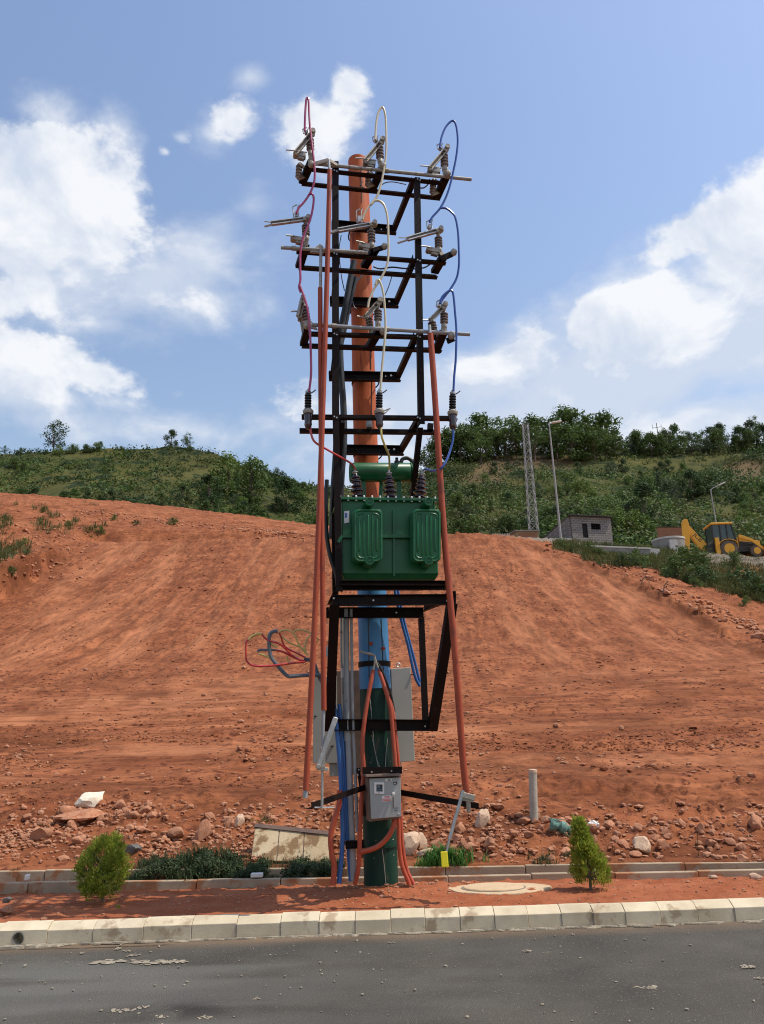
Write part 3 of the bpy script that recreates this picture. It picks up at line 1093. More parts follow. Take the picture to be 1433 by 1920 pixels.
NAMED = [(168, 1495, 62, 42, WHITE, 'big white stone resting on the red earth at the left', .3, 0), (140, 1529, 92, 38, PINK[0], 'long pink slab of rock lying below the white stone', .1, -.05),
         (128, 1523, 42, 24, PINK[1], 'rounded pink rock leaning on top of the long slab', .6, .2), (74, 1563, 44, 24, PINK[2], 'flat pink rock left of the long slab, above the left shrub', 1.2, 0),
         (48, 1531, 24, 20, PINK[3], 'round pink rock at the far left end of the rubble', .4, 0), (378, 1558, 26, 42, PINK[4], 'upright pink rock standing in the rubble above the dark grass', .2, .25),
         (330, 1563, 46, 26, PINK[1], 'flat pink rock lying beside the upright one', 2.1, 0), (270, 1517, 26, 20, PINK[3], 'pink rock alone at the left end of the middle rubble heap', 1.7, 0),
         (448, 1540, 18, 20, PALE[2], 'small pale pointed rock beside the dark pit above the cream slab', .9, .3), (770, 1582, 54, 46, PALE[0], 'large pale rock right beside the green pole', .2, 0),
         (791, 1578, 22, 32, PALE[1], 'upright pale rock behind the large one right of the pole', 1.0, .1), (800, 1598, 34, 18, PALE[3], 'flat pale rock just left of the bright grass tuft', .3, -.2),
         (820, 1583, 26, 20, PINK[2], 'reddish rock under the slanted steel tube', 2.2, 0), (906, 1537, 26, 30, PALE[2], 'brown wedge of rock right of the slanted steel tube', .5, .4),
         (884, 1586, 30, 20, PINK[0], 'dark red clod of rock right of the bright grass tuft', 1.9, 0), (1207, 1583, 36, 32, PALE[0], 'rounded pale rock right of the right shrub', 1.4, .2),
         (1248, 1583, 26, 20, PINK[1], 'pink rock just right of the rounded pale one', .2, 0), (1200, 1550, 26, 20, PINK[3], 'dark pink rock above the rounded pale one', 2.8, 0),
         (1421, 1541, 34, 26, PINK[4], 'pink rock at the right edge of the rubble', .7, 0), (1315, 1553, 16, 20, PINK[2], 'narrow pink rock halfway along the right-hand rubble', 1.1, .3),
         (247, 1592, 34, 18, GREY, 'dark grey rock behind the left shrub', .4, .2), (10, 1706, 26, 26, PINK[0], 'greyish pink rock on the soil strip at the left edge', .3, 0), (12, 1688, 16, 12, GREY, 'small grey rock behind the pink one at the left edge', .8, 0),
         (1420, 1644, 24, 12, PALE[1], 'pale flat rock lying on the drain kerb at the right edge', .1, 0), (1340, 1644, 16, 9, PALE[3], 'small pale rock on the drain kerb near the right edge', .1, 0),
         (1068, 1537, 20, 14, PINK[1], 'pink rock behind the rolled green net', .6, 0), (985, 1537, 34, 22, PINK[3], 'broad pink rock at the foot of the concrete post', .9, 0)]
for (px, py, w, h, me, lab, rz, tl) in NAMED:
    stone(px, py, w, h, me, lab, None, rz, tl)
# the rest of the rubble: stones nothing tells apart
rr = random.Random(17)
ZN = [(20, 245, 1505, 1600, 62), (240, 470, 1500, 1580, 62), (750, 930, 1530, 1612, 46), (930, 1110, 1515, 1612, 56), (1110, 1433, 1540, 1612, 52)]
for (x0, x1, y0_, y1_, k) in ZN:
    for i in range(k):
        for _ in range(12):
            px, py = rr.uniform(x0, x1), y0_ + (y1_ - y0_) * rr.betavariate(1.6, 1.8)
            if float(fbm(px * .022, py * .04, 3, 88)) > .52:
                break
        w = rr.choice((7, 8, 9, 10, 11, 12, 13, 15, 18, 24))
        stone(px, py, w, w * rr.uniform(.55, .9), rr.choice(ROCK), 'reddish stone in the rubble behind the drain kerb', 'stones of the rubble strip', rr.uniform(0, 6), rr.uniform(-.4, .4), .35)
# chips too small to pick apart
GV, GF = [], []
ico_v, ico_f = None, None
bm = bmesh.new()
bmesh.ops.create_icosphere(bm, subdivisions=1, radius=1)
ico_v = np.array([tuple(v.co) for v in bm.verts])
ico_f = np.array([[v.index for v in f.verts] for f in bm.faces])
bm.free()


def chips(name, pts, mat, label, seed):
    r = np.random.RandomState(seed)
    V, F = [], []
    for i, (x, y, z, s) in enumerate(pts):
        q = ico_v * (1 + .5 * (r.rand(len(ico_v), 1) - .5)) * np.array([r.uniform(.7, 1.3), r.uniform(.7, 1.3), r.uniform(.4, .8)]) * s
        a = r.uniform(0, 6.3)
        q = q @ np.array([[cos(a), -sin(a), 0], [sin(a), cos(a), 0], [0, 0, 1]])
        V.append(q + np.array([x, y, z + s * .2]))
        F.append(ico_f + i * len(ico_v))
    me = bpy.data.meshes.new(name)
    me.from_pydata(np.concatenate(V).tolist(), [], np.concatenate(F).tolist())
    me.materials.append(mat)
    o = bpy.data.objects.new(name, me)
    C.objects.link(o)
    return tag(o, label, kind='stuff')


pts = []
for i in range(9000):
    k = rr.random()
    if k < .74:
        px, py = rr.uniform(-150, 1600), 1500 + 118 * rr.betavariate(1.8, 1.4)
    elif k < .88:
        px, py = rr.uniform(-150, 1600), rr.uniform(1380, 1520)
    else:
        px, py = rr.uniform(-150, 1600), rr.uniform(1250, 1430)
    p = G(px, py)
    if p:
        if float(fbm(p.x * .8, p.y * .8, 3, 81)) < .50 and k > .22:
            continue
        pts.append((p.x, p.y, p.z, min(.09, abs(rr.gauss(0, .018)) + .008) * (1 + max(0, p.y - 10) * .05)))
chips('gravel', pts, M['stone'], 'loose red stone chips strewn over the rubble and the lower slope', 1)
pts = []
for i in range(900):
    x = rr.uniform(-4.6, 4.6)
    y = rr.uniform(7.33, 8.95)
    pts.append((x, y, drop(x, y), abs(rr.gauss(0, .008)) + .004))
for i in range(160):
    p = G(rr.gauss(720, 90), rr.gauss(1657, 8))
    if p and p.y < 9.1:
        pts.append((p.x, p.y, p.z, abs(rr.gauss(0, .014)) + .007))
chips('pebbles', pts, M['stone'], 'small pebbles scattered on the planting strip', 2)
pts = [(rr.uniform(-4, 4), rr.uniform(3.6, 7.0), .004, abs(rr.gauss(0, .006)) + .003) for i in range(420)]
chips('road_grit', pts, M['spill'], 'pale grit scattered over the asphalt', 3)
pts = []
for i in range(16000):
    px = rr.uniform(-120, 1560)
    py = rr.uniform(1010, 1510) if i % 3 else rr.gauss(1410, 30)
    p = G(px, py)
    if not p or p.y > 60 or p.y < 9.6:
        continue
    den = float(fbm(p.x * .30, p.y * (.9 if p.y < 25 else .16), 3, 84))
    if den < (.50 if py > 1230 else .53):
        continue
    sz = (abs(rr.gauss(0, .011)) + .006) * (.55 + p.y * .045) * (2.2 if rr.random() < .03 else 1)
    pts.append((p.x, p.y, p.z - sz * .15, min(.14, sz)))
chips('clods', pts, M['clod'], 'dark crumbs and clods of soil strewn over the graded slope', 6)
# stones along the crest of the ridge at the left and on the right-hand bank
pts = []
for i in range(900):
    if i < 420:
        px = rr.uniform(150, 600)
        py = np.interp(px, [150, 350, 590], [955, 978, 1003]) + abs(rr.gauss(0, 7)) - 1
    elif i < 700:
        px = rr.uniform(1020, 1433)
        py = np.interp(px, [1000, 1100, 1200, 1300, 1433], [1025, 1050, 1088, 1138, 1200]) - rr.uniform(-3, 22)
    else:
        px, py = rr.uniform(0, 190), rr.uniform(955, 1090)
    p = G(px, py)
    if p and p.y < 90:
        pts.append((p.x, p.y, p.z, abs(rr.gauss(0, .07)) + .03))
chips('bank_stones', pts, M['stone'], 'broken stones lying along the ridge and the cut banks', 4)

# ================================================================== HILLS AND VEGETATION
CRX = [-900, -300, 0, 100, 250, 340, 400, 480, 560, 620, 700, 780, 850, 900, 1000, 1160, 1250, 1433, 1700, 2300]
CRY = [870, 852, 851, 846, 841, 838, 850, 878, 905, 918, 912, 890, 862, 852, 850, 842, 842, 832, 822, 830]
CRD = [175, 175, 172, 172, 170, 168, 166, 160, 156, 160, 178, 195, 205, 208, 210, 212, 214, 216, 220, 225]
cols = np.linspace(-900, 2300, 420)
cy = np.interp(cols, CRX, CRY)
cd = np.interp(cols, CRX, CRD)
k = np.exp(-np.linspace(-2, 2, 11) ** 2)
k /= k.sum()
cy = np.convolve(np.pad(cy, 5, mode='edge'), k, 'valid')
cd = np.convolve(np.pad(cd, 5, mode='edge'), k, 'valid')
top = np.array([tuple(pray(a, b)) for a, b in zip(cols, cy)])
sl = top / top[:, 1:2]
S = np.concatenate([np.linspace(0, 1, 150), np.linspace(1.02, 2.6, 40)])
F0 = 74.0
HX, HY, HZ = [], [], []
for s in S:
    if s <= 1:
        Yh = F0 + (cd - F0) * s
        zc = CAM_H + sl[:, 2] * cd
        zf = 14.0
        z = zf + (zc - zf) * (s ** 1.12)
    else:
        Yh = F0 + (cd - F0) * s
        z = zc - (Yh - cd) * .12 - (s - 1) ** 2 * 8
    HX.append(sl[:, 0] * Yh)
    HY.append(Yh)
    HZ.append(z)
HX, HY, HZ = np.array(HX), np.array(HY), np.array(HZ)
fade = np.minimum(1, np.abs(1 - S) * 6)[:, None]
HZ += (fbm(HX * .035, HY * .035, 5, 5) - .5) * 9 * fade * np.minimum(1, S * 4)[:, None] + (fbm(HX * .25, HY * .25, 3, 15) - .5) * 1.4
hill, hv, hf = sheet('hillside', HX, HY, HZ, M['hill'])
tag(hill, 'green scrub-covered hillside behind the red slope')
bare = np.zeros(HX.shape)
for (px, py, rx, rz) in ((1402, 884, 7.5, 3.2), (935, 872, 9, 3.0), (1015, 864, 8, 2.2), (905, 902, 6, 2.6), (1060, 868, 6, 2)):
    r_ = pray(px, py)
    d_ = ((HX / HY - r_.x / r_.y) * 205 / rx) ** 2 + (((HZ - CAM_H) / HY - r_.z / r_.y) * 205 / rz) ** 2
    bare = np.maximum(bare, np.exp(-d_) * (HY < 225))
bare = sstep(.30, .62, bare * (.55 + .9 * fbm(HX * .12, HY * .12, 4, 300)))
a_ = hill.data.attributes.new('bare', 'FLOAT', 'POINT')
a_.data.foreach_set('value', bare.astype(np.float32).ravel())
HB = BVHTree.FromPolygons(hv.tolist(), hf.tolist())


def H(px, py):
    r = pray(px, py).normalized()
    for k in range(15):
        h = HB.ray_cast(CAMV, r, 900)
        if h[0]:
            return h[0]
        py += 2
        r = pray(px, py).normalized()
    return None


# ---- trees: leaf-sized faces in clumps spread through the crown, on a tapered trunk with limbs
def leaf_cloud(clumps, n_leaf, size, seed, up=.35, flat=1.0):
    r = np.random.RandomState(seed)
    V = []
    for (c, rad) in clumps:
        k = max(4, int(n_leaf * (rad / clumps[0][1]) ** 2))
        d = r.normal(size=(k, 3))
        d /= np.linalg.norm(d, axis=1)[:, None]
        p = np.array(c) + d * rad * (r.rand(k, 1) ** .45) * np.array([1, 1, flat])
        nrm = d + r.normal(size=(k, 3)) * .6 + np.array([0, 0, up])
        nrm /= np.linalg.norm(nrm, axis=1)[:, None]
        t = np.cross(nrm, r.normal(size=(k, 3)))
        t /= np.linalg.norm(t, axis=1)[:, None] + 1e-9
        b = np.cross(nrm, t)
        s = size * (.6 + .8 * r.rand(k, 1))
        V.append(np.stack([p - t * s, p - b * s * .55, p + t * s, p + b * s * .55], 1))
    V = np.concatenate(V)
    return V.reshape(-1, 3), np.arange(len(V) * 4).reshape(-1, 4)


def mesh_np(name, v, f, mat):
    me = bpy.data.meshes.new(name)
    me.vertices.add(len(v))
    me.vertices.foreach_set('co', v.astype(np.float32).ravel())
    me.loops.add(f.size)
    me.loops.foreach_set('vertex_index', f.astype(np.int32).ravel())
    me.polygons.add(len(f))
    me.polygons.foreach_set('loop_start', (np.arange(len(f)) * f.shape[1]).astype(np.int32))
    me.update()
    me.materials.append(mat)
    return me


def tree_kind(seed, h, crown_r, trunk_h, mat, nclump, nleaf, lsize, tall=1.0, base=.25):
    """unit meshes (trunk, crown) for one kind of tree of height h"""
    r = random.Random(seed)
    m = MB()
    lean = Vector((r.uniform(-.06, .06), r.uniform(-.06, .06), 0)) * h
    topp = Vector((0, 0, h * .72)) + lean
    tr = [Vector((0, 0, -.3)), Vector((0, 0, trunk_h * .5)) + lean * .2, Vector((0, 0, trunk_h)) + lean * .4, topp]
    m.tube(spline(tr, 4), [h * .022 * (1 - .75 * i / 12) for i in range(13)], 7)
    clumps = []
    for i in range(nclump):
        a = r.uniform(0, 2 * pi)
        q = r.random() ** .6
        zz = base + (1 - base) * r.random()
        env = sin(pi * min(1, max(0, (zz - base) / (1 - base) * .82 + .16))) ** .6
        rad = crown_r * q * env * r.uniform(.7, 1.12)
        c = Vector((cos(a) * rad, sin(a) * rad, h * zz * .93)) + lean * zz
        clumps.append((tuple(c), crown_r * r.uniform(.20, .40)))
        if i % 3 == 0:
            s0 = Vector((0, 0, trunk_h * r.uniform(.7, 1.1))) + lean * .4
            m.tube(spline([s0, s0.lerp(c, .5) + Vector((0, 0, -.04 * h)), c], 3), [h * .010 * (1 - .13 * j) for j in range(7)], 5)
    clumps.sort(key=lambda q: -q[1])
    v, f = leaf_cloud(clumps, nleaf, lsize, seed)
    return m.mesh('trunk', M['bark'], ang=60), mesh_np('crown', v, f, mat)


KIND = {
    'round_dark': [tree_kind(1, 6, 2.6, 1.2, M['leaf_dark'], 34, 90, .17, base=.12), tree_kind(2, 6, 2.3, 1.4, M['leaf_dark'], 30, 90, .17, base=.15)],
    'mid': [tree_kind(3, 6, 2.5, 1.2, M['leaf_mid'], 32, 85, .18, base=.12), tree_kind(4, 6, 2.8, 1.0, M['leaf_mid'], 36, 80, .18, base=.10), tree_kind(5, 6, 2.2, 1.6, M['leaf_mid'], 28, 85, .18, base=.2)],
    'light': [tree_kind(6, 6, 2.4, 1.2, M['leaf_light'], 32, 80, .18, base=.12), tree_kind(7, 6, 2.7, 1.2, M['leaf_light'], 34, 80, .18, base=.1)],
    'grey': [tree_kind(8, 6, 2.5, 1.4, M['leaf_grey'], 30, 70, .18, base=.2)],
    'open': [tree_kind(9, 9, 3.4, 2.4, M['leaf_dark'], 40, 60, .20, base=.26), tree_kind(10, 9, 3.0, 2.4, M['leaf_mid'], 36, 65, .20, base=.2), tree_kind(12, 9, 3.0, 3.0, M['leaf_mid'], 30, 50, .2, base=.36)],
    'shrub': [tree_kind(13, 2.4, 1.6, .3, M['leaf_mid'], 26, 80, .11, base=.05), tree_kind(14, 2.4, 1.7, .3, M['leaf_dark'], 26, 80, .11, base=.05), tree_kind(15, 2.4, 1.7, .3, M['leaf_light'], 26, 75, .11, base=.05)],
}
rt = random.Random(23)


def tree(kind, p, h, label, group, var=None, parts=True, name='tree', cat='tree', wide=1.0):
    k = KIND[kind]
    tm, cm = k[(rt.randrange(len(k)) if var is None else var) % len(k)]
    h0 = {'open': 9, 'shrub': 2.4}.get(kind, 6)
    s = h / h0
    r = thing(name, label, cat, p, group)
    r.rotation_euler = (0, 0, rt.uniform(0, 6.3))
    r.scale = (s * wide, s * wide, s)
    for nm, me in (('trunk', tm), ('crown', cm)):
        o = bpy.data.objects.new(nm, me)
        C.objects.link(o)
        o.parent = r
    return r


def hill_tree(kind, px, py, hpx, label, group, **kw):
    p = H(px, py)
    if p is None:
        return
    d = (p - CAMV).dot(FW)
    return tree(kind, (p.x, p.y, p.z - .2), hpx * d / 1450 * 1.03, label, group, **kw)


# trees one can single out
hill_tree('open', 100, 843, 66, 'lone broad tree standing on the crest of the left hill', None, var=0, wide=1.05)
hill_tree('round_dark', 321, 838, 36, 'dense dark tree on the crest of the left hill, right of the lone tree', None, var=0)
hill_tree('open', 352, 842, 34, 'slender tree just right of the dark crest tree', None, var=1)
hill_tree('round_dark', 1336, 838, 42, 'dark purple-green round tree on the right crest', None, var=1, wide=1.35)
hill_tree('open', 1422, 833, 58, 'tall tree on the crest at the right edge', None, var=1)
hill_tree('open', 1290, 838, 36, 'small upright tree on the crest left of the dark round tree', None, var=2)
hill_tree('open', 1377, 834, 26, 'thin sapling on the crest right of the dark round tree', None, var=2, wide=.6)
hill_tree('open', 8, 850, 20, 'small round tree on the crest at the left edge', None, var=0)
# the line of trees along the right crest
for i, (px, py, h) in enumerate([(850, 862, 70), (872, 858, 80), (893, 856, 72), (918, 854, 84), (940, 852, 88), (965, 852, 86), (990, 852, 78), (1010, 852, 70), (1040, 850, 84), (1062, 850, 92), (1084, 850, 96), (1104, 850, 88), (1124, 850, 86), (1142, 850, 72), (835, 868, 60), (815, 876, 50), (955, 858, 66), (1095, 862, 74), (1030, 860, 60), (905, 868, 60), (845, 858, 76), (860, 872, 70), (882, 866, 78), (928, 862, 80), (975, 862, 74), (1000, 866, 70), (1050, 862, 80), (1073, 866, 80), (1115, 864, 76), (1135, 862, 66), (1150, 862, 58), (800, 884, 50), (822, 866, 62)]):
    hill_tree('open' if i % 3 else 'mid', px + rt.uniform(-6, 6), py, h * rt.uniform(.85, 1.02), var=rt.choice((1, 1, 2)), label= 'tall green tree in the row along the right crest', group='row of trees along the right crest', wide=1.35)
for i in range(44):
    px = rt.uniform(1150, 1500)
    hill_tree(rt.choice(['mid', 'round_dark', 'grey', 'mid']), px, np.interp(px, CRX, CRY) + rt.uniform(2, 14), rt.uniform(26, 54), 'rounded bushy tree near the right crest', 'bushy trees near the right crest')
for i in range(22):
    px = rt.uniform(-60, 600)
    hill_tree(rt.choice(['mid', 'shrub', 'grey', 'shrub']), px, np.interp(px, CRX, CRY) + rt.uniform(0, 6), rt.uniform(8, 20), 'low bush along the left crest', 'bushes along the left crest')
# named clumps low on the slopes
for (kind, px, py, h, w, lab) in [('round_dark', 1205, 985, 82, 1.1, 'large dark rounded tree behind the brick hut'), ('light', 1150, 1012, 62, 1.2, 'light green bushy tree just right of the brick hut'),
                                  ('light', 1195, 1014, 58, 1.2, 'light green bush between the brick hut and the concrete tank'), ('grey', 1262, 955, 60, 1.2, 'grey-green tree above the brown wall'),
                                  ('round_dark', 1300, 935, 56, 1.1, 'dark tree behind the short street lamp'), ('light', 1085, 955, 60, 1.3, 'light green tree right of the tall street lamp'),
                                  ('light', 425, 930, 84, 1.0, 'bright green tree at the right foot of the left hill'), ('mid', 470, 945, 90, 1.0, 'tall green tree at the right foot of the left hill'),
                                  ('round_dark', 395, 950, 64, 1.2, 'dark green tree left of the bright green one at the foot of the left hill'), ('round_dark', 540, 960, 70, 1.1, 'dark green tree low on the left hill beside the red conduits')]:
    hill_tree(kind, px, py, h, lab, None, wide=w)
cnt = 0
while cnt < 205:
    right = rt.random() < .56
    if right:
        px, py = rt.uniform(620, 1480), rt.uniform(880, 1015)
    else:
        px, py = rt.uniform(-60, 620), rt.uniform(870, 1000)
    c = np.interp(px, CRX, CRY)
    if py < c + 10:
        continue
    dep = (py - c) / (1000 - c)
    p = H(px, py)
    if p is None:
        continue
    pat = float(fbm(p.x * .03, p.y * .03, 3, 31))
    if right:
        kind = rt.choice(['mid', 'round_dark', 'mid', 'grey', 'light']) if dep > .35 else rt.choice(['shrub', 'mid', 'grey', 'round_dark'])
        if pat < .40 and rt.random() < .7:
            continue
    else:
        if px < 380 and dep < .62 and (pat < .56 or rt.random() < .6):
            continue
        kind = rt.choice(['round_dark', 'mid', 'mid', 'grey']) if px < 380 else rt.choice(['mid', 'mid', 'light', 'round_dark'])
    h = rt.uniform(18, 36) * (.6 + .75 * dep) * (1.0 if kind != 'shrub' else .6)
    side = 'right' if right else 'left'
    lab = {'mid': 'mid-green tree', 'round_dark': 'dark green tree', 'grey': 'greyish green tree', 'light': 'light green tree', 'shrub': 'low green bush'}[kind]
    hill_tree(kind, px, py, h, lab + ' on the slope of the %s hill' % side, lab + 's on the %s hill' % side, wide=rt.uniform(.95, 1.35))
    cnt += 1
# undergrowth nobody could count
rg = np.random.RandomState(3)
cl, ix = {'a': [], 'b': [], 'c': []}, 0
for i in range(13500):
    u, s = rg.randint(40, 380), rg.rand() ** .8
    si = int(s * 149)
    x, y, z = HX[si, u], HY[si, u], HZ[si, u]
    den = float(fbm(x * .05, y * .05, 3, 55))
    if bare[si, u] > .5 and rg.rand() < .8:
        continue
    right_ = x > -8
    if den < (.33 if right_ else .36):
        continue
    rad = rg.uniform(.7, 1.6) * (1.75 if den > .48 and right_ else 1.0)
    cl['abc'[int(float(fbm(x * .04, y * .04, 2, 70)) * 7 + rg.rand()) % 3]].append(((x + rg.uniform(-.6, .6), y, z + rad * .35), rad))
for kx, mat, lab in (('a', 'leaf_mid', 'mid-green scrub covering the hillsides'), ('b', 'grass_olive', 'olive scrub covering the hillsides'), ('c', 'leaf_dark', 'dark scrub covering the hillsides')):
    c_ = sorted(cl[kx], key=lambda q: -q[1])
    v, f = leaf_cloud(c_, 64, .27, 7, up=.6, flat=.75)
    o = bpy.data.objects.new('undergrowth', mesh_np('undergrowth', v, f, M[mat]))
    C.objects.link(o)
    tag(o, lab, kind='stuff')


# ---- grass: blades as narrow bent faces
def grass_mesh(name, pts, mat, seed, n=9):
    """pts: (x, y, z, height, spread)"""
    r = np.random.RandomState(seed)
    V, Fq, b = [], [], 0
    for (x, y, z, h, sp) in pts:
        for i in range(n):
            a = r.uniform(0, 6.283)
            o = np.array([cos(a), sin(a), 0])
            q = np.array([-sin(a), cos(a), 0]) * h * .035 * r.uniform(.7, 1.3)
            base = np.array([x, y, z - .01]) + np.array([r.normal() * sp * .35, r.normal() * sp * .35, 0])
            hh = h * r.uniform(.55, 1.1)
            mid = base + o * hh * r.uniform(.08, .3) + np.array([0, 0, hh * .62])
            tip = base + o * hh * r.uniform(.3, .8) + np.array([0, 0, hh * r.uniform(.75, 1.0)])
            V += [base - q, base + q, mid + q * .8, mid - q * .8, tip]
            Fq += [(b, b + 1, b + 2, b + 3), (b + 3, b + 2, b + 4)]
            b += 5
    me = bpy.data.meshes.new(name)
    me.from_pydata([tuple(p) for p in V], [], Fq)
    me.materials.append(mat)
    return me


def grass(name, pts, mat, label, seed, n=9, cat=None):
    o = bpy.data.objects.new(name, grass_mesh(name, pts, mat, seed, n))
    C.objects.link(o)
    return tag(o, label, cat, kind='stuff')


# dark growth in and behind the drain at the left
gp, gl = [], []
for i in range(620):
    px = rt.uniform(60, 628)
    hgt = np.interp(px, [60, 150, 240, 300, 340, 400, 440, 520, 600, 628], [.04, .05, .11, .18, .21, .17, .08, .09, .085, .05])
    if px < 520 and float(fbm(px * .03, 1.0, 3, 91)) < .42:
        continue
    x = (px - 716) / 168
    k1z, k1y = [float(q) for q in lin(K1, x)]
    y = k1y + rt.uniform(.10, .75 if px > 230 else .4)
    gp.append((x, y, max(k1z - .06, drop(x, y)), hgt * rt.uniform(.6, 1.15), .10))
grass('drain_grass', gp, M['grass_dark'], 'dark grass growing in the drain left of the green pole', 4, 13)
cls = []
for i in range(150):
    px = rt.uniform(240, 622)
    x = (px - 716) / 168
    k1z, k1y = [float(q) for q in lin(K1, x)]
    if px < 520 and float(fbm(px * .035, 2.0, 3, 92)) < .45:
        continue
    hh = np.interp(px, [240, 300, 345, 400, 435, 470, 622], [.07, .19, .21, .17, .06, .105, .09])
    cls.append(((x, k1y + rt.uniform(.14, .62), k1z + rt.uniform(0, .9) * hh), .085))
v, f = leaf_cloud(cls, 170, .013, 19, up=.5, flat=.8)
o = bpy.data.objects.new('drain_weeds', mesh_np('drain_weeds', v, f, M['grass_dark']))
C.objects.link(o)
tag(o, 'dense dark small-leaved weeds filling the drain at the left', kind='stuff')
# bright tuft below the steel tube, small tufts further right
def tuft(pxr, pyr, nn, hh, mat, lab, seed, base=None):
    pp = []
    for i in range(nn):
        p = G(rt.gauss((pxr[0] + pxr[1]) / 2, (pxr[1] - pxr[0]) / 4.2), rt.uniform(*pyr))
        if p:
            pp.append((p.x, p.y, p.z, hh * rt.uniform(.6, 1.1), .06))
    me = grass_mesh('grass_tuft', pp, M[mat], seed, 12)
    a = np.array(pp)
    c = (float(a[:, 0].mean()), float(a[:, 1].mean()), float(a[:, 2].min()))
    me.transform(Matrix.Translation((-c[0], -c[1], -c[2])))
    return place('grass_tuft', me, c, label=lab, cat='grass tuft')


tuft((800, 882), (1606, 1628), 60, .20, 'grass_bright', 'large bright green grass tuft behind the yellow grip', 5)
tuft((786, 812), (1620, 1634), 16, .13, 'grass_bright', 'small bright green grass tuft in the drain left of the yellow grip', 6)
tuft((990, 1052), (1606, 1630), 30, .10, 'grass_dark', 'low dull green tuft in the drain left of the right shrub', 7)
tuft((470, 515), (1528, 1545), 16, .09, 'grass_olive', 'dry greenish tuft on the rubble above the cream slab', 8)
tuft((20, 50), (1630, 1650), 14, .08, 'grass_dark', 'small dark tuft in the drain at the left edge', 9)
# vegetation on the untouched ground at both sides
gp = []
for i in range(6800):
    k = rt.random()
    if k < .58:
        px = rt.uniform(1040, 1500)
        lo_ = np.interp(px, [1040, 1130, 1200, 1290, 1433], [1030, 1046, 1058, 1090, 1135])
        py = lo_ - abs(rt.gauss(0, np.interp(px, [1040, 1433], [9, 40]))) + rt.uniform(-4, 3)
    elif k < .85:
        px, py = rt.uniform(-80, 200), rt.gauss(972, 14)
        if float(fbm(px * .03, py * .08, 2, 9)) < .52:
            continue
    else:
        px, py = rt.uniform(-80, 60), rt.gauss(1050, 14)
    if i % 3 == 0:
        px, py = rt.uniform(1090, 1500), rt.uniform(1026, 1064)
    p = G(px, py)
    if p and 20 < p.y < 92 and float(sdist(np.array([p.x]), np.array([p.y]))[0]) > 1.0:
        gp.append((p.x, p.y, p.z, rt.uniform(.25, .6) * (.4 if p.y > 56 and px > 1320 else 1), .35))
grass('wild_grass', gp, M['grass_olive'], 'wild grass and weeds on the uncut ground beside the slope', 12, 9)


def ground_bush(px, py, hpx, lab, kind='shrub', var=None, wide=1.0, group=None):
    p = G(px, py)
    d = (p - CAMV).dot(FW)
    return tree(kind, (p.x, p.y, p.z - .1), hpx * d / 1450, lab, group, var=var, name='bush', cat='bush', wide=wide)


ground_bush(1292, 1086, 66, 'large green bush in front of the yellow digger', var=0, wide=1.15)
ground_bush(1322, 1098, 46, 'smaller green bush joined to the right of the large one below the digger', var=1)
ground_bush(1262, 1078, 40, 'green bush at the left of the large bush, below the concrete tank', var=0)
ground_bush(1415, 1116, 60, 'dark green bush at the right edge of the bank', var=1, wide=1.2)
ground_bush(1382, 1100, 40, 'dark green bush left of the one at the right edge', var=1)
ground_bush(1375, 1066, 34, 'small round bush under the white kerb below the digger', var=0)
ground_bush(1198, 1062, 36, 'thin green bush below the broken white wall', var=0)
ground_bush(1170, 1060, 30, 'low green bush on the bank left of the thin one', var=1)
ground_bush(1125, 1046, 22, 'low weed clump on the bank below the brick hut', var=0)
for i in range(10):
    px = rt.uniform(1040, 1433)
    ground_bush(px, np.interp(px, [1040, 1130, 1200, 1290, 1433], [1034, 1050, 1066, 1100, 1150]) - rt.uniform(0, 12), rt.uniform(12, 22), 'small weed clump along the top of the right bank', group='weed clumps on the right bank')
for (px, py, h) in [(45, 1020, 14), (128, 985, 12), (190, 1000, 16), (255, 985, 14), (323, 985, 18), (20, 1075, 18), (215, 975, 12)]:
    ground_bush(px, py, h, 'low green weed clump on the red plateau at the left', group='weed clumps on the left plateau')


